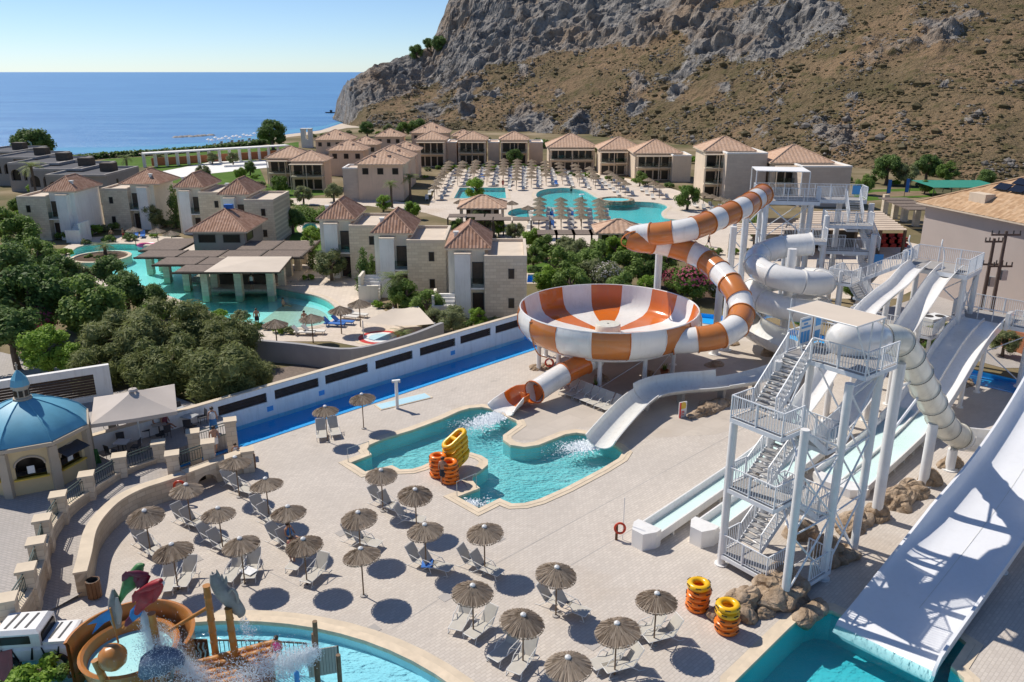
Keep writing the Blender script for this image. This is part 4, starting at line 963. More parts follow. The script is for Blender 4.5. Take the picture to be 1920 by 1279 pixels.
def rocks():
    L = [((1395, 1140), 2.3, 1.2, 1.35, 'brown artificial rock behind the tube stack nearest the deep pool'), ((1462, 1108), 2.6, 1.7, 1.5, 'large artificial rock under the lowest stair landing'), ((1560, 1040), 1.7, 1.5, 1.5, 'artificial rock against the two right-hand tower columns'), ((1600, 985), 2.0, 1.0, 1.0, 'long low artificial rock beyond the tower columns'), ((1642, 968), 1.1, .9, 1.1, 'rock hugging the foot of the tallest tube column'), ((1680, 945), 1.5, 1.2, 1.5, 'tall tan rock just right of the tallest tube column'), ((1712, 925), 1.3, 1.0, 1.2, 'tan rock in the middle of the row beside the ramp'), ((1742, 905), .9, .8, 1.3, 'rock at the foot of the second tube column'), ((1783, 872), 1.5, .7, .8, 'low rock under the mouth of the cream tube'), ((1520, 1150), 1.6, .7, .5, 'low grey rock on the edge of the deep pool'), ((1432, 1152), .8, .6, .55, 'small round rock at the corner of the deep pool'), ((1450, 665), 1.6, 1.1, 1.3, 'brown rock below the open end of the spiral slide'), ((1340, 684), 1.2, .8, .45, 'low rock mound around the post right of the bowl'), ((1375, 645), 1.1, .7, .4, 'flat rock behind the bowl feed tube'), ((1012, 690), 1.3, .9, .5, 'low rock mound around the left bowl legs'), ((1128, 712), .9, .8, .8, 'rock beside the middle bowl legs'), ((1215, 703), 1.2, .7, .6, 'rock in the shade under the bowl'), ((1275, 705), .9, .6, .45, 'small rock at the right-hand bowl legs'), ((1330, 768), 3.2, 1.0, .75, 'long low rock under the white open flume'), ((1810, 718), 1.5, .7, .5, 'low rock mound beside the blue river on the right'), ((1570, 790), 1.6, .9, .9, 'rock between the two body slides'), ((1500, 1000), 1.4, 1.0, 1.2, 'rock half hidden behind the nearest tower column')]
    for i, (p, a, b, c, l) in enumerate(L):
        g = G(*p); rock('artificial_rock', l, g, a * .72, b * .72, c * .62, R(40 + 25 * math.sin(i * 2.1)), i * 3.7, 'artificial rocks')
rocks()
# ------------------------------------------------------------------ thatched umbrellas and loungers on the deck
def thatch_mesh(rad, rise, seed, n=150):
    rr = random.Random(seed); m = MB(); m.lathe([(rad * .97, -rise), (.05, -.03)], 20)
    for layer, (r0, r1, up) in enumerate(((.55, 1.02, .03), (.28, .72, .05), (.04, .42, .07))):
        k = int(n * (1, .8, .5)[layer])
        for i in range(k):
            a = 2 * PI * (i + rr.uniform(-.4, .4)) / k; w = .026 * rad * rr.uniform(.7, 1.6); e = r1 * rr.uniform(.93, 1.03); c, s = math.cos(a), math.sin(a); tw = rr.uniform(-.05, .05)
            def P(q, side, lift): return ((q * rad * c - side * s), (q * rad * s + side * c), -rise * q + lift)
            m.add([P(r0, -w * .5, up), P(r0, w * .5, up + .012), P(e, w + tw, up * .4 + rr.uniform(-.03, .03)), P(e, -w + tw, up * .4 + rr.uniform(-.03, .03))], [(0, 1, 2, 3)])
    for i in range(110):
        a = 2 * PI * i / 110 + rr.uniform(-.03, .03); q = rad * 1.0; c, s = math.cos(a), math.sin(a); w = .03 * rad
        m.add([(q * c - w * s, q * s + w * c, -rise), (q * c + w * s, q * s - w * c, -rise), (q * 1.01 * c + w * s, q * 1.01 * s - w * c, -rise - .07 * rr.uniform(.5, 1.3)), (q * 1.01 * c - w * s, q * 1.01 * s + w * c, -rise - .07 * rr.uniform(.5, 1.3))], [(0, 1, 2, 3)])
    return m.mesh('thatch', 'thatch')
UM = [thatch_mesh(.83, .35, k) for k in range(4)]
_m = MB(); _m.cyl((0, 0, 0), (0, 0, 2.36), .032, n=8); UPOLE = _m.mesh('pole', 'pole_wood', True)
_m = MB(); _m.lathe([(.12, -.05), (.11, .03), (.06, .075), (.005, .09)], 12); UCAP = _m.mesh('cap', 'chair_frame', True)
_m = MB(); _m.lathe([(.16, .0), (.16, .05), (.05, .07)], 12, (0, 0, .006)); UBASE = _m.mesh('base', 'concrete', True)
def umbrella(px, py, label, i, lean=0):
    p = G(px, py, 2.45); t = thing('thatched_umbrella', label, 'umbrella', (p.x, p.y, 0), 0, 'thatched umbrellas on the slide deck')
    inst('pole', UPOLE, t); inst('canopy', UM[i % 4], t, (0, 0, 2.38), (R(random.uniform(-6, 6)), R(random.uniform(-6, 6)), i * 1.7), random.uniform(.95, 1.05)); inst('cap', UCAP, t, (0, 0, 2.42)); inst('base', UBASE, t); return t
UMB = [(440, 856, 'straw umbrella at the stone wall, beside the wooden litter bin'), (497, 896, 'second straw umbrella out from the litter bin by the stone wall'), (348, 907, 'straw umbrella directly in front of the arch in the stone wall'), (539, 948, 'straw umbrella shading a person in blue on a lounger'), (408, 951, 'straw umbrella at the middle of the group inside the curved wall'), (270, 956, 'straw umbrella closest to the curved part of the stone wall'), (449, 1008, 'straw umbrella right behind the grey carved sculpture'), (568, 1009, 'straw umbrella shading a person dressed in purple'), (321, 1019, 'straw umbrella just beyond the red and green bird figures'), (714, 880, 'straw umbrella at the near corner of the turquoise slide pool'), (778, 916, 'straw umbrella in line with the orange tube stacks'), (671, 959, 'straw umbrella midway between stone wall and slide pool'), (796, 982, 'straw umbrella with two empty loungers, left of a matching one'), (908, 986, 'straw umbrella closest to the near point of the slide pool'), (676, 1027, 'straw umbrella standing alone with no loungers, pole foot in full view'), (886, 1096, 'straw umbrella with loungers turned toward the play pool rim'), (1044, 1062, 'straw umbrella out on the open deck below the life ring'), (981, 1151, 'straw umbrella second from the bottom edge beside the play pool'), (1157, 1167, 'straw umbrella between two others along the deck joint, lower right'), (1232, 1111, 'rightmost straw umbrella, left of the ring tube stacks'), (1065, 1231, 'lowest straw umbrella, partly cut by the bottom edge'), (609, 761, 'left one of two straw umbrellas beside the blue river'), (678, 738, 'right one of two straw umbrellas beside the blue river')]
for i, (x, y, l) in enumerate(UMB): umbrella(x, y, l, i)
def lounger_parts():
    P = {}; w = .31; m = MB(); m.obox((-.30, -w, .315), (1.25, 0, .0), (0, 2 * w, 0), (0, 0, .02)); P['seat'] = m.mesh('seat', 'mesh_fabric')
    b0 = Vector((-.28, 0, .33)); b1 = Vector((-.72, 0, 1.0)); d = b1 - b0; m = MB(); m.obox(b0 - Vector((0, w, 0)), d, (0, 2 * w, 0), Vector((.018, 0, .012))); P['backrest'] = m.mesh('backrest', 'mesh_fabric')
    m = MB()
    for s in (-w - .015, w + .015): m.tube([(.95, s, .32), (-.28, s, .32), (b1.x - .02, s, b1.z + .02)], .02, 6)
    m.tube([(.95, -w, .32), (.95, w, .32)], .02, 6); m.tube([(b1.x - .02, -w, b1.z + .02), (b1.x - .02, w, b1.z + .02)], .02, 6); P['frame'] = m.mesh('frame', 'chair_frame', True)
    m = MB(); m.tube([(.80, 0, .32), (.92, 0, .02), (.7, 0, .012)], .018, 6); P['front_leg'] = m.mesh('front_leg', 'chair_frame', True)
    m = MB(); m.tube([(.15, 0, .56), (-.55, 0, .02), (-.8, 0, .012)], .018, 6); P['rear_leg'] = m.mesh('rear_leg', 'chair_frame', True)
    m = MB(); m.tube([(-.5, 0, .68), (.05, 0, .58), (.22, 0, .56), (.42, 0, .32)], .02, 6); P['armrest'] = m.mesh('armrest', 'chair_frame', True)
    return P
LP = lounger_parts()
def lounger(p, rz, label, group='sun loungers on the slide deck', recl=0):
    t = thing('sun_lounger', label, 'sun lounger', (p[0], p[1], .004), rz + R(random.uniform(-7, 7)), group); t.scale = (.92, .92, .92)
    inst('seat', LP['seat'], t); inst('backrest', LP['backrest'], t); inst('frame', LP['frame'], t)
    for s in (-.345, .345): inst('front_leg', LP['front_leg'], t, (0, s, 0)); inst('rear_leg', LP['rear_leg'], t, (0, s, 0)); inst('armrest', LP['armrest'], t, (0, s, 0))
    return t
LNG = [(1, (438, 913), -30, (455, 924), -30), (2, (492, 966), -38, (508, 981), -38), (3, (347, 980), -30, (366, 988), -30), (4, (525, 1018), -34, (544, 1030), -34), (5, (398, 1018), -35, (417, 1031), -35), (6, (272, 1024), -38, (286, 1040), -42), (7, (441, 1080), -92, (474, 1074), -88), (8, (563, 1058), -105, (594, 1082), -110), (9, (318, 1098), -86, (352, 1089), -84), (10, (714, 946), -32, (733, 957), -32), (11, (766, 980), -16, None, 0), (12, (668, 1016), -30, (684, 1023), -30), (13, (789, 1060), -28, (815, 1068), -28), (14, (886, 1062), -30, (910, 1074), -30), (16, (868, 1168), -105, (905, 1184), -125), (17, (1037, 1134), -32, (1068, 1148), -32), (18, (950, 1226), -130, (982, 1247), -125), (19, (1143, 1246), 205, (1170, 1255), 205), (20, (1214, 1190), 205, (1245, 1199), 205), (22, (603, 818), -75, (627, 813), -70)]
WHERE = {1: 'the umbrella beside the litter bin', 2: 'the second umbrella from the litter bin', 3: 'the umbrella before the wall arch', 4: 'the umbrella with the person in blue', 5: 'the middle umbrella inside the curved wall', 6: 'the umbrella nearest the curved wall', 7: 'the umbrella behind the grey sculpture', 8: 'the umbrella with the person in purple', 9: 'the umbrella beyond the bird figures', 10: 'the umbrella at the slide pool corner', 11: 'the umbrella in line with the tube stacks', 12: 'the umbrella midway from wall to pool', 13: 'the left of two umbrellas near the pool point', 14: 'the umbrella nearest the pool point', 16: 'the umbrella turned to the play pool', 17: 'the umbrella below the life ring', 18: 'the umbrella second from the bottom edge', 19: 'the umbrella between two on the lower right', 20: 'the rightmost umbrella', 22: 'the left umbrella at the river'}
for k, a, ra, b, rb in LNG:
    for q, r_, w in ((a, ra, 'farther left'), (b, rb, 'farther right')):
        if q: lounger(G(*q), R(r_), 'beige lounger, %s under %s' % (w, WHERE[k]))
for i in range(7):
    p = G(1068 + 13.2 * i, 737 + 5.2 * i); lounger(p, R(222), 'grey lounger in the bowl slide shade, %s of seven from the left' % nth(i), 'row of loungers under the bowl')

# ------------------------------------------------------------------ ring tubes, each one a thing
def tube_mesh(mat, double):
    m = MB()
    if not double: m.torus((0, 0, 0), .37, .145, 22, 10)
    else:
        pts = [(.40 + .34 * math.cos(a), .34 * math.sin(a), 0) for a in [PI * (-.5 + i / 9) for i in range(10)]] + [(-.40 + .34 * math.cos(a), .34 * math.sin(a), 0) for a in [PI * (.5 + i / 9) for i in range(10)]]
        m.tube(pts, .145, 10, closed=True); m.tube([(0, -.34, 0), (0, .34, 0)], .13, 10)
    return m.mesh('ring_tube', mat, True, 60)
def tube_marks(double):
    m = MB()
    for i in range(6 if not double else 8):
        a = 2 * PI * i / (6 if not double else 8) + .3; R_ = .37
        if double: c = Vector((.74 * math.cos(a), .34 * math.sin(a), 0)); d = Vector((math.cos(a) * .6, math.sin(a), 0)).normalized()
        else: d = Vector((math.cos(a), math.sin(a), 0)); c = d * R_
        s = Vector((-d.y, d.x, 0))
        for h in (.55,): q = c + d * .142 * math.cos(h) + Z * .142 * math.sin(h); m.bar(q - s * .11, q + s * .11, .03, .045, d)
    return m.mesh('tube_marking', 'rubber_black')
TM = {('y', 0): tube_mesh('rubber_yellow', False), ('o', 0): tube_mesh('rubber_orange', False), ('y', 1): tube_mesh('rubber_yellow', True)}; TMK = {0: tube_marks(False), 1: tube_marks(True)}
def tube_stack(px, py, seq, where, double=0, tilt=0, az=0, dz=.26, grp='ring tubes'):
    b = G(px, py); z = .15 + .27 * double; ax = Vector((math.cos(az), math.sin(az), 0))
    for i, c in enumerate(seq):
        lab = '%s ring tube, %s in %s' % ({'y': 'yellow', 'o': 'orange'}[c] + (' two seat' if double else ''), ('bottom' if i == 0 else 'topmost' if i == len(seq) - 1 else nth(i) + ' from the bottom'), where)
        off = ax * (i * tilt) + Vector((random.uniform(-.04, .04), random.uniform(-.04, .04), 0))
        t = thing('ring_tube', lab, 'swim ring', (b.x + off.x, b.y + off.y, z), 0, grp); rot = (R(random.uniform(-4, 4)), R(random.uniform(-4, 4)) - (R(26) if double else 0), az if double else i * 1.3)
        inst('tube_body', TM[(c, double)], t, rz=rot); inst('tube_marking', TMK[double], t, rz=rot)['kind'] = 'stuff'; z += dz
tube_stack(822, 892, 'ooooo', 'the left orange stack')
tube_stack(844, 904, 'ooooo', 'the orange stack a person touches')
tube_stack(857, 878, 'yyyyyy', 'the leaning stack by the pool', 1, -.02, R(40), .30)
tube_stack(1308, 1140, 'ooooy', 'the left rock-side stack'); tube_stack(1362, 1182, 'oooyy', 'the right stack near the deep pool')

# ------------------------------------------------------------------ deck furniture
def lifebuoy():
    p = G(1163, 1012); t = thing('life_ring_stand', 'orange life ring on a wooden stand with a thin pole, open deck', 'life ring', p)
    m = MB(); m.torus(p + Vector((-.05, -.06, .68)), .25, .06, 22, 8, (1, 0, 0), (0, .25, .97)); part('life_ring', m, 'buoy_red', t, True)
    m = MB(); m.box(p + Vector((-.2, 0, .4)), (.12, .1, .8)); part('stand', m, 'wood_brown', t)
    m = MB(); m.cyl(p + Vector((.12, 0, 0)), p + Vector((.12, 0, 2.35)), .02, n=6); part('reach_pole', m, 'chair_frame', t)
lifebuoy()
def life_ring_wall(px, py, z, lab):
    p = G(px, py, z); m = MB(); m.torus(p, .30, .07, 18, 8, (1, 0, 0), (0, 0, 1)); o = part('life_ring', m, 'buoy_red', None, True); tag(o, lab, 'life ring')
life_ring_wall(1030, 680, 1.0, 'red life ring on a leg of the bowl slide'); life_ring_wall(337, 912, .95, 'red life ring on the stone wall by the arch')
def shower():
    p = G(745, 766); t = thing('deck_shower', 'cream shower column standing in a shallow blue tray', 'shower', p); d1 = (G(815, 748) - G(717, 772)); d1.z = 0; a = G(714, 770)
    n = Vector((-d1.y, d1.x, 0)).normalized() * 1.1
    m = MB(); m.obox(a, d1, n, Z * .05); part('tray_kerb', m, 'coping', t)
    m = MB(); m.obox(a + d1 * .03 + n * .08 + Z * .05, d1 * .94, n * .84, Z * .012); part('tray_floor', m, 'mosaic_pale', t)
    m = MB(); m.box(p + Z * 1.0, (.2, .2, 2.0), .3); m.box(p + Z * 2.05, (.55, .2, .1), .3); part('column', m, 'plaster_white', t)
    for s in (-.22, .22): m = MB(); m.cyl(p + Vector((s, 0, 2.0)), p + Vector((s, 0, 1.9)), .07, n=8); part('shower_head', m, 'metal_grey', t, True)
shower()
def info_board():
    p = G(1279, 782); t = thing('info_board', 'white and red information board with a yellow figure below the open flume', 'sign', p)
    m = MB(); m.box(p + Z * .55, (.62, .06, 1.1), R(25)); part('panel', m, 'sign_white', t)
    q = p + Vector((.02, -.05, 0)); m = MB(); m.box(q + Z * .55 - TU * .27, (.08, .05, 1.12), R(25)); part('red_edge', m, 'sign_red', t)
    m = MB(); m.loft([[q + Z * (.62 + h) + Vector((math.cos(R(25)) * w, math.sin(R(25)) * w - e, 0)) for w, e in ((-r, 0), (0, .01), (r, 0), (r, -.03), (-r, -.03))] for h, r in ((0, .2), (.2, .24), (.38, .2), (.48, .06))], True, True); part('figure', m, 'sign_yellow', t)
    for z, w in ((.42, .2), (.32, .24), (.18, .2)): m = MB(); m.box(q + Z * z, (w, .03, .045), R(25)); part('text_line', m, 'sign_red', t)
info_board()
def bin_(px, py, lab, rz, grid=1.0):
    p = G(px, py); t = thing('litter_bin', lab, 'litter bin', p)
    for i in range(12):
        a = 2 * PI * i / 12 + rz; c = p + Vector((.27 * math.cos(a), .27 * math.sin(a), .48)); m = MB(); m.box(c, (.04, .135, .82), a); part('slat', m, 'wood_brown', t)
    m = MB(); m.lathe([(.25, .05), (.25, .86), (.21, .88), (.2, .6)], 14, p); part('liner', m, 'dark_metal', t, True)
    return t
bin_(179, 1120, 'wooden slatted litter bin at the end of the curved stone wall', 0)
b2 = bin_(471, 879, 'wooden slatted litter bin with a small white notice by the steps', .2); _p = G(471, 879); m = MB(); m.box(_p + Vector((.05, -.30, .55)), (.2, .02, .28)); part('notice', m, 'sign_white', b2)
for i, (px, py, lab) in enumerate(((1245, 706, 'terracotta pot with a small plant by the right bowl legs'), (1118, 735, 'terracotta pot by the middle leg of the bowl slide'))):
    p = G(px, py); t = thing('plant_pot', lab, 'plant pot', p); m = MB(); m.lathe([(.2, 0), (.32, .5), (.36, .55), (.3, .55), (.28, .48)], 14, p); part('pot', m, 'terracotta', t, True)
    m = MB()
    for k in range(40):
        a = random.uniform(0, 6.28); e = Vector((math.cos(a) * .3, math.sin(a) * .3, random.uniform(.2, .6))); s = Vector((-math.sin(a), math.cos(a), 0)) * .05; q = p + Z * .5; m.add([q - s, q + s, q + e], [(0, 1, 2)])
    part('leaves', m, 'leaf_mid', t)
def handrail(a, b, lab):
    a, b = G(*a), G(*b); t = MB(); t.tube([a, a + Z * .9, b + Z * .9, b], .022, 6); o = part('pool_handrail', t, 'metal_grey', None, True); tag(o, lab, 'handrail')
handrail((653, 867), (693, 853), 'thin steel handrail at the left steps of the slide pool'); handrail((857, 931), (893, 915), 'thin steel handrail at the near steps of the slide pool')

# ------------------------------------------------------------------ white river wall with dark slats
def river_wall():
    W0 = Vector((*shift_line([(-22.5, 40.3), (10, 72.8)], RIVER_W + .12)[0], 0)); d = Vector((1, 1, 0)).normalized(); n = Vector((-1, 1, 0)).normalized()
    t = thing('river_wall', 'long white wall with dark slatted openings along the blue river', 'wall', W0)
    P0 = Vector((-20.9, 45.8, 0)); bw = [Vector((x, y, 0)) for x, y in shift_line([(-22, 40.75), (7, 69.75)], RIVER_W + .0)]
    o = bw[0]; L = (bw[1] - bw[0]).length; H_ = 2.0; th = .34; zb, zt = .95, 1.62
    def at(px, py, z): g = G(px, py, z); return (g - o).dot(d)
    spans = [(at(415, 775, 1.3), at(510, 750, 1.3)), (at(524, 745, 1.3), at(610, 722, 1.3)), (at(622, 718, 1.3), at(700, 693, 1.3)), (at(712, 688, 1.3), at(784, 668, 1.3)), (at(798, 664, 1.3), at(867, 645, 1.3)), (at(876, 642, 1.3), at(936, 626, 1.3)), (at(944, 623, 1.3), at(995, 608, 1.3))]
    m = MB(); m.obox(o - Z * .9, d * L, n * th, Z * (zb + .9)); part('wall_base', m, 'plaster_white', t)
    m = MB(); m.obox(o + Z * zt, d * L, n * th, Z * (H_ - zt)); part('wall_head', m, 'plaster_white', t)
    e = 0
    for a, b in spans + [(L, L)]:
        if a > e + .05: m = MB(); m.obox(o + d * e + Z * zb, d * (a - e), n * th, Z * (zt - zb)); part('wall_pier', m, 'plaster_white', t)
        e = b
    for a, b in spans:
        f = thing_part('slatted_panel', t, o + d * a + Z * zb)
        for k in range(6): m = MB(); m.obox(o + d * a + n * (.08 + .02 * (k % 2)) + Z * (zb + .015 + k * .111), d * (b - a), n * .05, Z * .075); part('slat', m, 'slat_dark', f)
        m = MB(); m.obox(o + d * a + n * .26 + Z * zb, d * (b - a), n * .03, Z * (zt - zb)); part('backing', m, 'slat_dark', f)
    m = MB(); m.obox(o - n * .03 + Z * H_, d * L, n * (th + .06), Z * .06); part('wall_cap', m, 'cap_stone', t)
    for px, py in ((518, 778), (617, 748), (870, 672)): g = at(px, py, .4); m = MB(); m.obox(o + d * g - n * .02 + Z * .25, d * .45, n * .02, Z * .35); part('depth_sign', m, 'sign_blue', t)
    return t
river_wall()
def garden_wall():
    a, b = G(60, 800, 0), G(218, 772, 0); d = b - a; L = d.length; d.normalize(); n = Vector((-d.y, d.x, 0)); a = a - d * 3; L += 3
    t = thing('terrace_wall', 'white terrace wall with a dark slatted opening behind the beige parasol', 'wall', a)
    m = MB(); m.obox(a, d * L, n * .35, Z * 1.4); m.obox(a + Z * 2.9, d * L, n * .35, Z * .5); m.obox(a + d * (L - 1) + Z * 1.4, d * 1, n * .35, Z * 1.5); m.obox(a + Z * 1.4, d * 1.5, n * .35, Z * 1.5); part('wall_frame', m, 'plaster_white', t)
    for k in range(8): m = MB(); m.obox(a + d * 1.5 + n * .1 + Z * (1.42 + .185 * k), d * (L - 2.5), n * .06, Z * .15); part('slat', m, 'slat_dark', t)
garden_wall()

# ------------------------------------------------------------------ stone terrace on the left with the domed kiosk
TZ = 1.0
def stone_strip(name, pts, th, z0, z1, mat, parent, cap=None):
    """curved wall with masonry laid along its length"""
    L = 0; secs = []; P = [Vector(p) for p in pts]
    m = MB(); U_ = []
    for i, p in enumerate(P):
        if i: L += (P[i] - P[i - 1]).length
        a = P[max(0, i - 1)]; b = P[min(len(P) - 1, i + 1)]; t = (b - a).normalized(); n = Vector((-t.y, t.x, 0)) * th / 2
        zz0 = z0(i) if callable(z0) else z0; zz1 = z1(i) if callable(z1) else z1
        m.v += [tuple(p - n + Z * zz0), tuple(p - n + Z * zz1), tuple(p + n + Z * zz1), tuple(p + n + Z * zz0)]; U_ += [(L, zz0), (L, zz1), (L, zz1 + th), (L, zz0)]
    k = len(P)
    for i in range(k - 1):
        for j in range(3): m.f.append((4 * i + j, 4 * i + j + 1, 4 * i + 4 + j + 1, 4 * i + 4 + j))
    m.f += [(0, 1, 2, 3), (4 * k - 1, 4 * k - 2, 4 * k - 3, 4 * k - 4)]
    o = part(name, m, mat, parent); uv = o.data.uv_layers.new(name='UV')
    for l in o.data.loops: uv.data[l.index].uv = U_[l.vertex_index]
    if cap:
        m = MB()
        for i, p in enumerate(P):
            a = P[max(0, i - 1)]; b = P[min(k - 1, i + 1)]; t = (b - a).normalized(); n = Vector((-t.y, t.x, 0)) * (th / 2 + .05); zz = (z1(i) if callable(z1) else z1)
            m.v += [tuple(p - n + Z * zz), tuple(p + n + Z * zz), tuple(p + n + Z * (zz + .09)), tuple(p - n + Z * (zz + .09))]
        for i in range(k - 1):
            for j in range(4): m.f.append((4 * i + j, 4 * i + (j + 1) % 4, 4 * i + 4 + (j + 1) % 4, 4 * i + 4 + j))
        m.f += [(3, 2, 1, 0), (4 * k - 4, 4 * k - 3, 4 * k - 2, 4 * k - 1)]
        part('cap_stone', m, cap, parent)
    return o
def terrace():
    edge = [G2(x, y, TZ) for x, y in ((-140, 1290), (2, 1158), (40, 1098), (60, 1046), (72, 1000), (104, 953), (158, 914), (220, 878), (294, 852), (361, 832), (425, 812))]
    back = [G2(x, y, TZ) for x, y in ((440, 800), (400, 770), (330, 745), (250, 728), (215, 735), (60, 778), (-200, 850))]
    m = MB(); m.prism(edge + back, -.02, TZ); struct('kiosk_terrace', m, 'paving_grey')
    # retaining wall with the arch
    base = [(158, 1118), (167, 1082), (176, 1038), (194, 1007), (225, 976), (266, 953), (312, 937), (350, 924)]
    arc = arclen(spline([G(x, y) for x, y in base], 6), 36)
    t = thing('stone_wall', 'curved stone retaining wall with pale cap and dark arch', 'wall', G(225, 976))
    stone_strip('masonry', arc, .48, -.02, 1.15, 'stone_uv', t, 'cap_stone')
    a, b = arc[-1], G(463, 881); stt = arclen([a, b], 12); 
    # arch opening between two piers
    d = (b - a).normalized(); n = Vector((-d.y, d.x, 0)); L = (b - a).length; r = .62; c0 = L * .30
    stone_strip('masonry', [a, a + d * (c0 - r)], .48, -.02, 1.2, 'stone_uv', t); stone_strip('masonry', [a + d * (c0 + r), b], .48, -.02, 1.2, 'stone_uv', t)
    m = MB(); K = 12; ring = [(c0 - r * math.cos(PI * i / K), .12 + r * math.sin(PI * i / K)) for i in range(K + 1)]
    for s, sgn in ((-.24, 1), (.24, -1)):
        for i in range(K):
            p, q = ring[i], ring[i + 1]; V4 = [a + d * p[0] + n * s + Z * p[1], a + d * q[0] + n * s + Z * q[1], a + d * q[0] + n * s + Z * 1.2, a + d * p[0] + n * s + Z * 1.2]; m.add(V4, [(0, 1, 2, 3) if sgn > 0 else (3, 2, 1, 0)])
    for i in range(K): p, q = ring[i], ring[i + 1]; m.add([a + d * p[0] - n * .24 + Z * p[1], a + d * p[0] + n * .24 + Z * p[1], a + d * q[0] + n * .24 + Z * q[1], a + d * q[0] - n * .24 + Z * q[1]], [(0, 1, 2, 3)])
    part('arch', m, 'stone_x', t)
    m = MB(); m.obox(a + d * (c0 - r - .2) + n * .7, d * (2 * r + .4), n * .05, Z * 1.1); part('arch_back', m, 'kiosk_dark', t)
    m = MB(); m.obox(a - n * .29 + Z * 1.2, d * L, n * .58, Z * .09); part('cap_stone', m, 'cap_stone', t)
    m = MB(); m.obox(G(322, 905, .75) - n * .27, d * .42, n * .02, Z * .5); part('notice', m, 'sign_blue', t)
    # ramp behind the wall
    fence = [G(x, y, 2.15) for x, y in ((-30, 1180), (11, 1121), (48, 1064), (67, 1014), (78, 971), (108, 927), (161, 889), (223, 854), (296, 829))]
    m = MB(); fp = arclen(spline([Vector((p.x, p.y, 0)) for p in fence], 6), 40); wp = arclen([Vector((arc[0].x - 3.5, arc[0].y - 4.5, 0))] + arc, 40)
    for i in range(41): z = TZ * max(0, min(1, (i - 8) / 30)) + .012; m.v += [(fp[i].x, fp[i].y, z), (wp[i].x, wp[i].y, z)]
    for i in range(40): m.f.append((2 * i, 2 * i + 1, 2 * i + 3, 2 * i + 2))
    struct('ramp_path', m, 'paving_grey')
    stone = thing('terrace_parapet', 'curved low stone parapet below the row of stone pillars', 'wall', fence[3]); stone_strip('masonry', fp, .4, -.02, TZ + .22, 'stone_uv', stone, 'cap_stone')
    # pillars
    PT = [((11, 1121), 'in front of the white jeep figure'), ((48, 1064), 'second from the bottom left'), ((67, 1014), 'third from the bottom left'), ((78, 971), 'fourth from the bottom left'), ((108, 927), 'fifth from the bottom left, in front of the kiosk'), ((161, 889), 'at the right corner of the kiosk'), ((223, 854), 'below the beige parasol'), ((296, 829), 'where the curved fence ends'), ((361, 809), 'at the head of the steps'), ((431, 787), 'farthest right beside the blue river'), ((322, 850), 'on the retaining wall above the arch, left one'), ((389, 828), 'on the retaining wall above the arch, right one'), ((463, 843), 'lowest one at the foot of the steps')]
    tops = []
    for i, ((x, y), l) in enumerate(PT):
        z1 = 2.15 if i < 12 else 1.35; p = G(x, y, z1); p.z = 0; tops.append(p)
        q = thing('stone_pillar', 'square stone pillar ' + l, 'pillar', p, 0, 'stone fence pillars'); rz = R(20)
        m = MB(); m.box((0, 0, z1 / 2 - .05), (.62, .62, z1 - .1)); o = part('shaft', m, 'stone_x', q, local=True); o.rotation_euler.z = rz
        m = MB(); m.box((0, 0, z1 - .03), (.76, .76, .14)); o = part('cap', m, 'cap_stone', q, local=True); o.rotation_euler.z = rz
    for k, (i, j) in enumerate(((0, 1), (1, 2), (2, 3), (3, 4), (4, 5), (5, 6), (6, 7), (8, 9), (10, 11))):
        a, b = tops[i], tops[j]; d = (b - a).normalized(); a, b = a + d * .35, b - d * .35; zz = TZ + .25
        f = thing('fence_panel', 'dark green metal fence between stone pillars, %s along from the lower left' % nth(k), 'fence', a, 0, 'green fence panels')
        m = MB(); m.bar(a + Z * (zz + .82), b + Z * (zz + .82), .045); m.bar(a + Z * (zz + .66), b + Z * (zz + .66), .035); m.bar(a + Z * (zz + .06), b + Z * (zz + .06), .035); part('rails', m, 'green_rail', f)
        L = (b - a).length; nb = int(L / .14); m = MB()
        for s in range(nb + 1): q = a.lerp(b, s / nb); m.bar(q + Z * (zz + .06), q + Z * (zz + .66), .02, .02, (1, 0, 0))
        part('balusters', m, 'green_rail', f)
terrace()
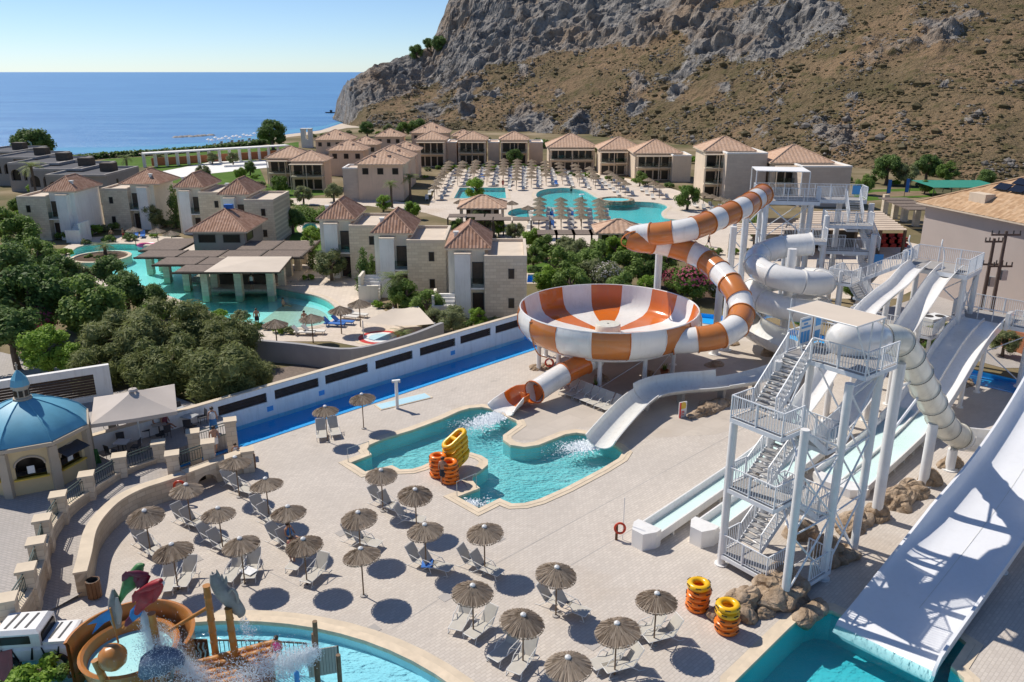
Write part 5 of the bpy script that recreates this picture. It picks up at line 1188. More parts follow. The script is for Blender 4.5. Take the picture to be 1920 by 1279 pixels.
def kiosk():
    a, b, c = [G(*q, TZ) for q in ((157, 875), (111, 915), (35, 939))]; side = ((a - b).length + (b - c).length) / 2; Rk = side / (2 * math.sin(PI / 8))
    mid = (a + c) / 2; dv = (b - mid); dv.z = 0; dv.normalize(); C = b - dv * Rk; C.z = TZ; ph = math.atan2(dv.y, dv.x)
    t = thing('domed_kiosk', 'yellow octagonal kiosk with blue dome and small blue lantern on top', 'kiosk', C); He = 2.5
    def oc(k, r, z): an = ph + PI / 4 * k; return C + Vector((r * math.cos(an), r * math.sin(an), z))
    for k in range(8):
        p, q = oc(k, Rk, 0), oc(k + 1, Rk, 0); d = q - p; L = d.length; d.normalize(); n = Vector((d.y, -d.x, 0))
        if k % 8 in (3, 4): 
            m = MB(); m.obox(p - n * .2, d * L, n * .2, Z * He); part('wall', m, 'kiosk_yellow', t); continue
        w0, w1, zs, zp = .4, L - .4, .95, 1.6; rr = (w1 - w0) / 2; mm = (w0 + w1) / 2; K = 14
        m = MB(); m.obox(p - n * .2, d * L, n * .2, Z * zs); m.obox(p - n * .2 + Z * zs, d * w0, n * .2, Z * (He - zs)); m.obox(p - n * .2 + d * w1 + Z * zs, d * (L - w1), n * .2, Z * (He - zs))
        ring = [(mm - rr * math.cos(PI * i / K), zp + .5 * math.sin(PI * i / K)) for i in range(K + 1)]
        for i in range(K):
            u, v = ring[i], ring[i + 1]; m.add([p + d * u[0] + Z * u[1], p + d * v[0] + Z * v[1], p + d * v[0] + Z * He, p + d * u[0] + Z * He], [(3, 2, 1, 0)]); m.add([p + d * u[0] + Z * u[1], p + d * v[0] + Z * v[1], p + d * v[0] - n * .2 + Z * v[1], p + d * u[0] - n * .2 + Z * u[1]], [(0, 1, 2, 3)])
        part('wall', m, 'kiosk_yellow', t)
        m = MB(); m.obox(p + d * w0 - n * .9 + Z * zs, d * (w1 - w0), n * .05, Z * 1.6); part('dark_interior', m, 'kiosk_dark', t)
        m = MB(); m.obox(p + d * (w0 - .1) - n * .25 + Z * (zs - .08), d * (w1 - w0 + .2), n * .45, Z * .08); part('counter', m, 'sign_yellow', t)
        m = MB(); m.tube([p + d * (mm - rr * math.cos(PI * i / K)) + n * .02 + Z * (zp + .5 * math.sin(PI * i / K)) for i in range(K + 1)], .06, 6); part('arch_trim', m, 'kiosk_trim', t, True)
        m = MB(); m.box(p + d * mm - n * .1 + Z * (zs + .35), (.34, .03, .42), math.atan2(d.y, d.x)); part('price_card', m, 'sign_white', t)
    for k in range(8): m = MB(); q = oc(k, Rk, 0); m.box(q + Z * (He / 2), (.42, .42, He), ph + PI / 4 * k); part('corner_post', m, 'kiosk_trim', t)
    ro = Rk + .3; m = MB(); m.loft([[oc(k, r, z) for k in range(8)] for r, z in ((Rk, He - .02), (ro, He + .05), (ro, He + .25), (ro - .3, He + .3))], True, True); part('eave', m, 'kiosk_trim', t)
    He0 = He; prof = [(ro - .1, He + .28), (ro * .86, He + .72), (ro * .68, He + 1.14), (ro * .46, He + 1.5), (ro * .26, He + 1.75), (.5, He + 1.85)]; He = He - .8
    for k in range(8):
        m = MB(); m.loft([[oc(k, r, z), oc(k + 1, r, z)] for r, z in prof], False, False); part('dome_panel', m, 'dome_blue', t, True, ang=50)
        m = MB(); m.tube([oc(k, r + .01, z + .01) for r, z in prof], .035, 6); part('dome_rib', m, 'dome_blue', t, True)
    m = MB(); m.loft([[oc(k, r, z) for k in range(8)] for r, z in ((.48, He + 2.5), (.48, He + 2.75), (.38, He + 2.8), (.38, He + 3.3), (.48, He + 3.35), (.48, He + 3.45))], True, True); part('lantern', m, 'kiosk_trim', t)
    for k in range(8): m = MB(); e = (oc(k, .38, 0) + oc(k + 1, .38, 0)) / 2; m.box(e + Z * (He + 3.03), (.06, .2, .34), ph + PI / 4 * (k + .5)); part('lantern_window', m, 'kiosk_dark', t)
    m = MB(); m.loft([[oc(k, r, z) for k in range(8)] for r, z in ((.48, He + 3.45), (.4, He + 3.8), (.16, He + 4.15), (.03, He + 4.3))], True, True); part('lantern_roof', m, 'dome_blue', t)
    m = MB(); m.cyl(C + Z * (He + 4.25), C + Z * (He + 4.7), .04, n=6); m.lathe([(.01, .02), (.09, .1), (.01, .18)], 8, C + Z * (He + 4.45)); part('finial', m, 'kiosk_trim', t, True)
    p = oc(1, Rk + .35, 2.2); m = MB(); m.obox(oc(0, Rk + .02, 2.1) * .25 + oc(1, Rk + .02, 2.1) * .75, (oc(0, 1, 0) - oc(1, 1, 0)).normalized() * 1.5, Vector((oc(.5, 1, 0) - C).xy.to_3d()).normalized() * .8 - Z * .25, Z * .03); part('awning', m, 'dark_frame', t)
kiosk()
def square_parasol():
    zc = 3.5; c = [G(*q, zc) for q in ((169, 796), (332, 771), (327, 720), (176, 745))]; ap = G(249, 732, 4.45); g = Vector((ap.x, ap.y, TZ))
    t = thing('square_parasol', 'large square beige parasol over dark cafe tables on the terrace', 'parasol', g)
    c = [Vector((ap.x, ap.y, zc)) + (p - Vector((ap.x, ap.y, zc))) for p in c]
    for i in range(4):
        a, b = c[i], c[(i + 1) % 4]; m = MB(); S_ = []
        for k in range(5):
            f = k / 4; sag = -.18 * math.sin(PI * f) * .5; S_.append([a.lerp(ap, f) + Z * sag, ((a + b) / 2).lerp(ap, f) + Z * (sag - .05 * (1 - f)), b.lerp(ap, f) + Z * sag])
        m.loft(S_, False, False); m.add([a, (a + b) / 2 - Z * .05, b, b - Z * .22, (a + b) / 2 - Z * .27, a - Z * .22], [(0, 1, 4, 5), (1, 2, 3, 4)]); part('canopy_panel', m, 'canvas_grey', t, True, ang=20)
        m = MB(); m.cyl(ap - Z * .5, a - Z * .04, .025, n=5); part('rib', m, 'chair_frame', t)
    m = MB(); m.cyl(g, ap, .06, n=10); part('pole', m, 'chair_frame', t, True)
    m = MB(); m.lathe([(.28, -.02), (.22, .1), (.05, .14)], 12, ap); part('vent_cap', m, 'canvas_grey', t, True)
    m = MB(); m.box(g + Z * .05, (.9, .9, .1), .2); part('base', m, 'concrete', t)
square_parasol()
def cafe():
    sets = [((232, 850), 'left front below the parasol'), ((222, 805), 'at the white terrace wall'), ((300, 815), 'right of the parasol pole'), ((340, 788), 'at the right edge of the parasol shade'), ((358, 800), 'in the sun near the steps'), ((270, 795), 'behind the parasol pole')]
    m = MB(); m.box((0, 0, .73), (.8, .8, .04)); TT = m.mesh('table_top', 'metal_grey'); m = MB(); m.cyl((0, 0, 0), (0, 0, .71), .04, n=8); m.box((0, 0, .02), (.5, .5, .03)); TL = m.mesh('table_leg', 'dark_frame')
    m = MB(); m.box((0, 0, .45), (.46, .46, .05)); CS = m.mesh('seat', 'dark_frame'); m = MB(); m.obox((-.24, -.22, .5), (-.06, 0, .42), (0, .44, 0), (.03, 0, 0)); CB = m.mesh('backrest', 'dark_frame'); m = MB(); m.cyl((0, 0, 0), (0, 0, .45), .018, n=5); CL = m.mesh('leg', 'dark_frame')
    for i, ((x, y), l) in enumerate(sets):
        p = G(x, y, TZ); t = thing('cafe_table', 'dark square cafe table ' + l, 'table', p, .3 * i, 'cafe tables on the terrace'); inst('table_top', TT, t); inst('table_leg', TL, t)
        for k in range(3):
            a = i * .7 + k * 2.1; q = p + Vector((math.cos(a), math.sin(a), 0)) * .75; ch = thing('cafe_chair', 'dark cafe chair, %s one round the table %s' % (nth(k), l), 'chair', q, a + PI, 'cafe chairs on the terrace'); ch.rotation_euler.z = a + PI; inst('seat', CS, ch); inst('backrest', CB, ch, sc=(1, 1, 1))
            for sx in (-.2, .2):
                for sy in (-.2, .2): inst('leg', CL, ch, (sx, sy, 0))
cafe()
m = MB(); _a = G(163, 878, TZ); m.obox(_a, (.5, .1, 0), (.02, .25, 1.0), (-.01, .05, 0)); m.obox(_a + Vector((.02, .55, 0)), (.5, .1, 0), (.02, -.25, 1.0), (-.01, -.05, 0)); tag(part('menu_board', m, 'parrot_green'), 'green folding menu board beside the kiosk', 'menu board')

# covers and small things on the deck
for k, (x, y) in enumerate(((368, 1049), (700, 1180), (835, 1120), (935, 1010), (1110, 1210), (640, 1000))):
    p = G(x, y); m = MB(); m.box(p + Z * .008, (.5, .5, .012), UA); t = part('drain_cover', m, 'concrete'); tag(t, 'pale square drain cover in the deck paving, %s from the left' % nth(sorted((368, 700, 835, 935, 1110, 640)).index(x)), 'drain cover', 'drain covers')
for k, (x, y, mat, l) in enumerate(((801, 1056, 'towel_blue', 'blue towel on a lounger near the pool point'), (1060, 1142, 'canvas', 'beige towel on a lounger below the life ring'), (466, 1070, 'cloth_white', 'white towel on a lounger behind the grey figure'))):
    p = G(x, y, .36); m = MB(); m.box(p, (.5, .7, .025), R(30 * k)); tag(part('towel', m, mat), l, 'towel')
# ------------------------------------------------------------------ buildings
def roof_mb(w, d, rise, rib=.16, amp=.05):
    """hip roof over a w x d rectangle centred on the origin, eaves at z=0, with tile ribs; returns (MB, uv per vertex)"""
    m = MB(); uv = []; k = min(w, d) / 2; sl = math.hypot(k, rise)
    C = [Vector((-w / 2, -d / 2, 0)), Vector((w / 2, -d / 2, 0)), Vector((w / 2, d / 2, 0)), Vector((-w / 2, d / 2, 0))]
    for i in range(4):
        a, b = C[i], C[(i + 1) % 4]; e = (b - a).normalized(); L = (b - a).length; inn = Vector((-e.y, e.x, 0)); up = inn * k + Z * rise; nrm = e.cross(up).normalized(); n = max(4, int(L / rib) // 2 * 2); b0 = len(m.v)
        for q in range(n + 1):
            s = L * q / n; h = max(0.0, min(1, s / k, (L - s) / k)); off = nrm * (amp if q % 2 else 0)
            m.v += [tuple(a + e * s + off), tuple(a + e * s + up * h + off * (1 if h > .02 else 0))]; uv += [(s, 0), (s, h * sl)]
        for q in range(n): m.f.append((b0 + 2 * q, b0 + 2 * q + 2, b0 + 2 * q + 3, b0 + 2 * q + 1))
    return m, uv, C, k
def hip_roof(t, c, w, d, rise, rz=0, mat='tile_red', rib=.16, ridge='cap', under=True):
    m, uv, C, k = roof_mb(w, d, rise, rib); rot = Matrix.Rotation(rz, 3, 'Z'); c = Vector(c)
    m.v = [tuple(rot @ Vector(p) + c) for p in m.v]; o = part('roof', m, mat, t); L = o.data.uv_layers.new(name='UV')
    for l in o.data.loops: L.data[l.index].uv = uv[l.vertex_index]
    rl = max(w, d) / 2 - k; r0 = Vector((-rl, 0, rise)) if w >= d else Vector((0, -rl, rise)); r1 = -r0 + Z * 2 * rise
    m = MB(); r = .07 if rib < .25 else .11
    m.tube([rot @ (r0 + Z * .05) + c, rot @ (r1 + Z * .05 + Vector((.001, 0, 0))) + c], r, 6)
    for q in C:
        e = r0 if (q - r0).length < (q - r1).length else r1; m.tube([rot @ (q + Z * .05) + c, rot @ (e + Z * .05) + c], r, 6)
    part('ridge_tiles', m, mat, o, True)
    m = MB(); m.obox(rot @ (C[0] - Z * .16) + c, rot @ Vector((w, 0, 0)), rot @ Vector((0, d, 0)), Z * .15); part('eave_board', m, 'plaster_tan', o)
    return o
def window(t, a, d, w, h, mat='dark_frame', glass='kiosk_dark', name='window', rec=.05, n=None):
    """a: lower left corner on the wall face, d: unit along the wall, outward normal = d rotated -90"""
    d = Vector(d); n = n or Vector((d.y, -d.x, 0)); f = thing_part(name, t, a)
    m = MB(); m.obox(Vector(a) + n * .012, d * w, -n * .05, Z * h); part('pane', m, glass, f)
    m = MB(); e = .07
    for o_, x, z in ((Z * 0, w, e), (Z * (h - e), w, e), (Z * 0, e, h), (d * (w - e), e, h)): m.obox(Vector(a) + o_ + n * .012, d * x, n * .035, Z * z)
    part('frame', m, mat, f); return f
X = Vector((1, 0, 0)); Y = Vector((0, 1, 0))
def villa(label, O, mir=False, stone='stone_x', roofm='tile_red', depth=8.2, stair=True, roofw=4.3, pl='plaster'):
    O = Vector((O[0], O[1], 0)); s = -1 if not mir else 1; t = thing('villa', label, 'villa', O, 0, 'garden villas')
    def bx(x0, x1, y0, y1, z0, z1): x0, x1 = sorted((x0 * s, x1 * s)); m = MB(); m.obox(O + Vector((x0, y0, z0)), X * (x1 - x0), Y * (y1 - y0), Z * (z1 - z0)); return m
    part('stone_block', bx(0, 3.9, 0, depth, 0, 5.7), stone, t)
    sl = part('roof_terrace', bx(.3, 3.6, .3, depth - .3, 5.7, 5.74), 'roof_slab', t)
    for b in ((0, 3.9, 0, .28), (0, 3.9, depth - .28, depth), (0, .28, .28, depth - .28), (3.62, 3.9, .28, depth - .28)): part('parapet', bx(*b, 5.7, 6.02), 'roof_slab', t)
    part('plaster_block', bx(3.9, 7.3, 1.1, depth, 0, 6.42), pl, t)
    part('buttress', bx(5.2, 6.65, .15, 1.1, 0, 6.1), 'plaster_white', t); part('buttress_cap', bx(5.15, 6.7, .1, 1.1, 6.1, 6.18), 'roof_slab', t)
    cx = 5.45 * s; hip_roof(t, O + Vector((cx, depth / 2 + .45, 6.55)), roofw, depth - .6, 1.75, 0, roofm)
    m = MB(); m.box(O + Vector((s * 6.6, 2.3, 7.3)), (.35, .35, .9)); m.box(O + Vector((s * 6.6, 2.3, 7.8)), (.5, .5, .12)); part('chimney', m, 'plaster_white', t)
    for z in (1.05, 3.85):
        x = min(1.15 * s, 1.7 * s); window(t, O + Vector((x, 0, z)), X, .55, .95)
    x = min(4.1 * s, 5.0 * s)
    for z, h in ((.05, 2.1), (3.1, 2.0)):
        f = thing_part('door', t, O + Vector((x, 1.1, z))); m = MB(); m.obox(O + Vector((x, 1.08, z)), X * .9, -Y * .05, Z * h); part('leaf', m, 'slat_mid' if z > 1 else 'slat_dark', f)
        m = MB(); m.obox(O + Vector((x - .08, 1.09, z)), X * 1.06, -Y * .02, Z * (h + .1)); part('frame', m, 'dark_frame', f)
    part('balcony', bx(3.92, 5.18, .1, 1.08, 2.8, 2.95), 'plaster_white', t)
    m = MB(); x0 = min(3.95 * s, 5.15 * s); m.obox(O + Vector((x0, .12, 2.95)), X * 1.2, Y * .02, Z * .9); part('balcony_glass', m, 'glass', t)
    if stair:
        part('stair_wall', bx(6.7, 8.7, -1.6, -1.35, 0, 1.7), pl, t); part('stair_wall', bx(8.45, 8.7, -1.35, 1.3, 0, 2.6), pl, t)
        for k in range(8): part('step', bx(6.72, 8.43, -1.3 + k * .3, -1.0 + k * .3, 0, .3 + k * .27), 'plaster_white', t)
    return t
def villas():
    for q, l, kw in (((988, 485), 'nearest stone and cream villa with red roof, beside the bowl slide', {}), ((835, 455), 'middle one of three stone villas stepping back from the bowl slide', {}), ((720, 427), 'farthest of three stone villas, right of the pool bar', {'stair': False}),
                    ((512, 378), 'stone villa whose flat block shows just above the pool bar', {'stair': False}), ((423, 364), 'villa with cypress trees in front, behind the pool bar', {'stair': False})):
        p = G(*q, 5.75); villa(l, p, **kw)
    p = G(187, 357, 5.75); villa('pale villa with the widest red roof, behind the lagoon', p, True, stair=False, roofw=6.0, pl='plaster')
    p = G(30, 372, 5.75); villa('leftmost stone villa with bluish plaster, behind the green garden', p, True, stair=True, roofw=4.8, pl='plaster_white')
    # link walls between the left villas
    m = MB(); a = G(333, 360, 5.0); m.obox(Vector((a.x, a.y + 4, 0)), X * 5.5, Y * 3, Z * 5.2); o = part('link_block', m, 'plaster'); tag(o, 'low plain cream block joining two left villas', 'wall')
    m = MB()
villas()

def pool_bar():
    t = thing('pool_bar', 'pool bar with red hip roof and brown reed pergola over the lagoon', 'bar', G(450, 500))
    def P(px, py, z): return G(px, py, z)
    # tiled pavilion
    e0, e1, e2 = P(347, 435, 4.3), P(463, 435, 4.3), P(505, 410, 4.3); w = (e1 - e0).length; dd = 8.6; c = (e0 + e1) / 2 + Vector((0, dd / 2, 0)); hip_roof(t, (c.x, c.y, 4.3), w, dd, 2.1, 0, 'tile_red')
    m = MB(); m.obox(Vector((e0.x + .6, e0.y + .7, 0)), X * (w - 1.2), Y * (dd - 1.4), Z * 4.2); part('pavilion_wall', m, 'plaster_grey', t)
    for k in range(2): window(t, Vector((e0.x + 1.2 + k * (w - 1.4) / 2, e0.y + .69, 2.9)), X, (w - 3.2) / 2, .95)
    window(t, Vector((e1.x - .59, e0.y + 1.5, 2.9)), Y, 2.4, .95)
    m = MB(); m.box((c.x + .3, c.y, 6.6), (1.0, .7, .5)); part('roof_vent', m, 'towel_blue', t)
    # reed pergola panels and beams
    zp = 2.75; A = P(280, 470, zp); F = P(345, 500, zp); x0, x1 = A.x, P(573, 463, zp).x; ys = [P(280, 470, zp).y, P(310, 483, zp).y, P(345, 497, zp).y, P(385, 511, zp).y]
    rows = [(ys[1], ys[0], P(280, 470, zp).x, x1 + 1), (ys[2], ys[1], P(312, 484, zp).x, x1), (ys[3], ys[2], P(345, 500, zp).x, P(432, 498, zp).x)]
    back = P(300, 455, zp).y
    rows.append((ys[0], back + 2.5, P(300, 452, zp).x, e0.x + .5)); rows.append((ys[0], back + 1, e1.x - .5, x1 + 1))
    for (ya, yb, xa, xb) in rows:
        n = max(1, round((xb - xa) / 4.1))
        for k in range(n):
            a = xa + (xb - xa) * k / n; b = xa + (xb - xa) * (k + 1) / n - .28; m = MB(); m.obox((a, ya + .12, zp), X * (b - a), Y * (yb - ya - .3), Z * .07); part('reed_panel', m, 'pergola_reed', t)
            m = MB(); m.obox((b + .04, ya, zp - .1), X * .2, Y * (yb - ya), Z * .24); part('beam', m, 'slat_mid', t)
        m = MB(); m.obox((xa - .2, ya - .08, zp - .16), X * (xb - xa + .4), Y * .16, Z * .2); part('beam', m, 'slat_mid', t)
    cz = 2.95; q = [P(382, 510, cz), P(523, 510, cz), P(547, 481, cz), P(427, 481, cz)]; cn = MB(); mid = sum(q, Vector()) / 4 + Z * .35
    cn.add(q + [mid], [(0, 1, 4), (1, 2, 4), (2, 3, 4), (3, 0, 4)]); part('canvas_canopy', cn, 'canvas', t)
    m = MB()
    for i in range(4): m.bar(q[i] - Z * .08, q[(i + 1) % 4] - Z * .08, .12, .16)
    part('canopy_frame', m, 'slat_mid', t)
    for px, py in ((388, 552), (450, 552), (510, 552), (283, 503), (315, 518), (352, 533), (530, 535), (543, 518), (560, 508), (572, 495), (480, 530), (420, 530), (305, 497), (405, 540)):
        p = G(px, py); m = MB(); m.box((p.x, p.y, 1.05), (.72, .72, 3.5)); part('stone_column', m, 'stone_x', t)
    m = MB(); m.obox(P(395, 545, 0) - Z * .3, X * 6.3, Y * 6.5, Z * .42); m.obox(P(352, 528, 0) - Z * .3, X * 12, Y * 8.0, Z * .40); part('bar_floor', m, 'paving_pale', t)
    m = MB(); a = P(405, 535, 0); m.obox(a, X * 5.6, Y * .6, Z * 1.15); part('bar_counter', m, 'slat_mid', t)
    m = MB(); m.obox(a + Y * 4.5, X * 5.6, Y * .3, Z * 2.3); part('back_bar', m, 'kiosk_dark', t)
    for px, py in ((288, 500), (322, 515), (360, 530)):
        p = P(px, py, 0); m = MB(); m.obox(p + Z * .1, X * 1.9, Y * .03, Z * 1.2); part('glass_screen', m, 'glass', t)
pool_bar()

def arcaded():
    """stepped dark grey block with arches, far left"""
    for k in range(5):
        z = 4.6 + .25 * k; p = G(95 - 36 * k, 331 - 11 * k, z); x, y = p.x, p.y; w = 10.5 - .3 * k
        t = thing('arcaded_house', 'dark grey flat roofed terrace house with arches, %s from the front of the stepped row' % nth(k), 'house', (x, y, 0), 0, 'stepped grey terrace houses')
        m = MB(); m.obox((x - 1, y + .6, 0), X * w, Y * 13, Z * z); part('wall', m, 'plaster_grey', t)
        # arched front: piers and lintel
        m = MB(); ar = [(.4, 2.2), (2.8, 4.6)]; L = 5.0
        for f, h in ((0, z - 2.6), ):
            pass
        base = z - 3.0; m.obox((x - 1, y, 0), X * L, Y * .6, Z * base)
        prev = 0
        for a, b in ar:
            m.obox((x - 1 + prev, y, base), X * (a - prev), Y * .6, Z * (z - base)); r = (b - a) / 2; K = 10
            ring = [((a + b) / 2 - r * math.cos(PI * i / K), base + 1.2 + r * math.sin(PI * i / K)) for i in range(K + 1)]
            for i in range(K): u, v = ring[i], ring[i + 1]; m.add([(x - 1 + u[0], y, u[1]), (x - 1 + v[0], y, v[1]), (x - 1 + v[0], y, z), (x - 1 + u[0], y, z)], [(0, 1, 2, 3)]); m.add([(x - 1 + u[0], y, u[1]), (x - 1 + v[0], y, v[1]), (x - 1 + v[0], y + .6, v[1]), (x - 1 + u[0], y + .6, u[1])], [(3, 2, 1, 0)])
            prev = b
        m.obox((x - 1 + prev, y, base), X * (L - prev), Y * .6, Z * (z - base)); part('arched_front', m, 'plaster_grey', t)
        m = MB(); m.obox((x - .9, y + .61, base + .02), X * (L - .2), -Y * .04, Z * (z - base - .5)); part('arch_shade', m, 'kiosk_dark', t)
        for a0, a1, b0, b1 in ((-1, w - 1, .0, .35), (-1, w - 1, 13.3, 13.6), (-1, -.65, .35, 13.3), (w - 1.35, w - 1, .35, 13.3)): m = MB(); m.obox((x + a0, y + b0, z), X * (a1 - a0), Y * (b1 - b0), Z * .35); part('parapet', m, 'concrete', t)
        m = MB(); m.obox((x - .6, y + .4, z + .0), X * (w - .8), Y * 12.8, Z * .02); part('roof_deck', m, 'asphalt', t)
        m = MB(); m.box((x + w - 4, y + 8, z + .8), (2.4, 2.0, 1.5)); part('roof_tank_screen', m, 'slat_mid', t)
        for dx in (5.4, 6.4): window(t, Vector((x + dx, y + .6, z - 2.0)), X, .45, 1.0)
        window(t, Vector((x + w - 1, y + 4, z - 2)), Y, .6, 1.1)
arcaded()

def hotel(label, xl, xr, yb, ye, ya, front='glass', y=None, fl=2, stone=None, mat='tile_peach', wall='plaster_peach', depth=None, fx=(0.06, .94)):
    xm = (xl + xr) / 2; y0 = y or G(xm, yb).y; a = AY(xl, ye, y0); b = AY(xr, ye, y0); z = (a.z + b.z) / 2; w = b.x - a.x; dp = depth or w * .95; rise = min(w, dp) * .24
    t = thing('hotel_house', label, 'house', ((a.x + b.x) / 2, y0, 0), 0, 'peach hotel houses')
    ov = .5; m = MB(); m.obox((a.x + ov, y0, 0), X * (w - 2 * ov), Y * (dp - 2 * ov), Z * (z + .02)); part('wall', m, wall, t)
    hip_roof(t, ((a.x + b.x) / 2, y0 - ov + dp / 2, z + .12), w, dp, rise, 0, mat, .34)
    if front == 'glass':
        x0 = a.x + ov + (w - 2 * ov) * fx[0]; x1 = a.x + ov + (w - 2 * ov) * fx[1]; fh = z / fl
        for f in range(fl):
            n = max(2, round((x1 - x0) / 1.7)); pw = (x1 - x0) / n
            for k in range(n): window(t, Vector((x0 + k * pw + .05, y0, f * fh + .12)), X, pw - .12, fh - .75, 'plaster_tan')
            if f:
                m = MB(); m.obox((x0 - .3, y0 - 1.5, f * fh - .15), X * (x1 - x0 + .6), Y * 1.48, Z * .2); part('balcony_slab', m, 'plaster_tan', t)
                m = MB(); m.obox((x0 - .25, y0 - 1.45, f * fh + .05), X * (x1 - x0 + .5), Y * .04, Z * .95); part('balcony_glass', m, 'glass', t)
                m = MB(); m.box(((x0 + x1) / 2, y0 - .8, f * fh + .45), (.9, .6, .06)); m.box(((x0 + x1) / 2, y0 - .8, f * fh + .25), (.08, .08, .4)); part('balcony_table', m, 'mesh_fabric_white', t)
        m = MB(); m.obox((x0 - .4, y0 - 1.9, z - .5), X * (x1 - x0 + .8), Y * 1.9, Z * .14); part('awning', m, 'plaster_tan', t)
        for x in (x0 - .25, (x0 + x1) / 2, x1 + .15): m = MB(); m.obox((x, y0 - 1.75, 0), X * .14, Y * .14, Z * (z - .5)); part('awning_post', m, 'plaster_tan', t)
    elif front == 'win':
        n = max(2, round(w / 2.6))
        for k in range(n): window(t, Vector((a.x + ov + (w - 2 * ov) * (k + .3) / n, y0, z - 1.7)), X, (w - 1) / n * .4, 1.1)
    if w > 4 and front != 'glass':
        for k in (.35, .65): m = MB(); m.box((a.x + w * k, y0 + dp * .22, z + rise * .62), (.5, .5, .5)); part('roof_vent', m, mat, t)
    return t, a, b, y0, z
def hotels():
    H = [('peach house at the far left end of the row, glazed balconies', 497, 577, 350, 297, 275, {}), ('peach house joined in front of the leftmost one, with balcony table', 540, 612, 356, 303, 283, {}),
         ('peach house with small shutters behind the stone blank wall', 612, 685, 330, 283, 268, {'front': 'win'}), ('low peach house behind the white bell tower', 588, 660, 306, 263, 252, {'front': 'win', 'y': 235}), ('peach house second in the left cluster behind', 653, 710, 310, 272, 255, {'front': 'win', 'y': 215}),
         ('peach house closest to the sea behind the left cluster', 700, 757, 300, 257, 245, {'front': 'win', 'y': 240}), ('peach house right under the rocky slope, left part', 768, 843, 300, 250, 239, {'front': 'win', 'y': 245}), ('small peach house hidden between two roofs under the slope', 845, 890, 300, 256, 243, {'front': 'win', 'y': 232}), ('peach house with a small awning left of the lounger terrace', 727, 788, 325, 283, 268, {'front': 'win', 'y': 180}),
         ('peach house directly behind the blank stone wall', 665, 760, 375, 309, 288, {'front': 'win', 'y': 147, 'depth': 9}), ('peach house with two vents left of the awning house', 690, 775, 345, 296, 279, {'front': 'win', 'y': 165}),
         ('first balconied peach house behind the lounger rows', 777, 838, 313, 263, 250, {}), ('second balconied peach house behind the lounger rows', 855, 915, 309, 263, 250, {}), ('third balconied peach house, a green tree before it', 935, 993, 308, 263, 250, {}),
         ('wide tan house with long balcony in the middle of the row', 1025, 1120, 320, 277, 260, {'wall': 'plaster_tan'}), ('tan house between the wide one and its right neighbour', 1122, 1208, 328, 281, 265, {'wall': 'plaster_tan', 'fx': (.02, .6)}), ('tan house with two balconies left of the three storey block', 1187, 1280, 338, 288, 271, {'wall': 'plaster_tan'}),
         ('three storey house with corner balconies and stone side wall', 1318, 1417, 372, 284, 261, {'fl': 3, 'wall': 'plaster_tan', 'fx': (.0, .5)}), ('rightmost stone sided house behind the tall slide tower', 1443, 1563, 380, 306, 281, {'fl': 2, 'wall': 'plaster_tan'})]
    for l, xl, xr, yb, ye, ya, kw in H: hotel(l, xl, xr, yb, ye, ya, **kw)
    def block(label, xl, xr, yb, yt, y=None, depth=8, mat='stone_far', name='stone_block_house'):
        y0 = y or G((xl + xr) / 2, yb).y; a = AY(xl, yt, y0); b = AY(xr, yt, y0); t = thing(name, label, 'building', ((a.x + b.x) / 2, y0, 0)); m = MB(); m.obox((a.x, y0, 0), X * (b.x - a.x), Y * depth, Z * a.z); part('wall', m, mat, t)
        m = MB(); m.obox((a.x - .05, y0 - .05, a.z), X * (b.x - a.x + .1), Y * .4, Z * .25); m.obox((a.x - .05, y0 + depth - .35, a.z), X * (b.x - a.x + .1), Y * .4, Z * .25); m.obox((a.x - .05, y0 + .36, a.z), X * .35, Y * (depth - .72), Z * .25); m.obox((b.x - .3, y0 + .36, a.z), X * .35, Y * (depth - .72), Z * .25); part('parapet', m, 'plaster_white', t); return t
    block('blank windowless stone wall block at the left of the lounger terrace', 642, 730, 376, 317, None, 6)
    block('large blank stone wall of the rightmost house behind the tower canopy', 1505, 1598, 388, 314, None, 10); block('tall blank stone wall right of the corner balconies', 1364, 1440, 378, 289, None, 10)
    block('flat peach block joining the first two balconied houses', 838, 856, 309, 268, None, 8, 'plaster_peach'); block('flat peach block joining the second and third balconied houses', 915, 936, 308, 268, None, 8, 'plaster_peach'); block('narrow glazed end block of the third balconied house', 993, 1018, 307, 268, None, 7, 'plaster_peach'); block('plain tan side block left of the three storey house', 1262, 1297, 341, 293, None, 8, 'plaster_tan')
    # bell tower
    p = G(573, 292); b = AY(563, 243, p.y + 25); c = AY(583, 243, p.y + 25); w = c.x - b.x; t = thing('bell_tower', 'slim white bell tower with open slot above peach roofs', 'tower', (b.x, b.y, 0)); h = b.z
    m = MB(); m.obox((b.x, b.y, 0), X * (w * .38), Y * 2, Z * h); m.obox((b.x + w * .68, b.y, 0), X * (w * .32), Y * 2, Z * h); m.obox((b.x + w * .38, b.y, 0), X * (w * .3), Y * 2, Z * (h - 3)); part('shaft', m, 'plaster_white', t); m = MB(); m.obox((b.x - .1, b.y - .1, h), X * (w + .2), Y * 2.2, Z * .3); part('cap', m, 'plaster_white', t)
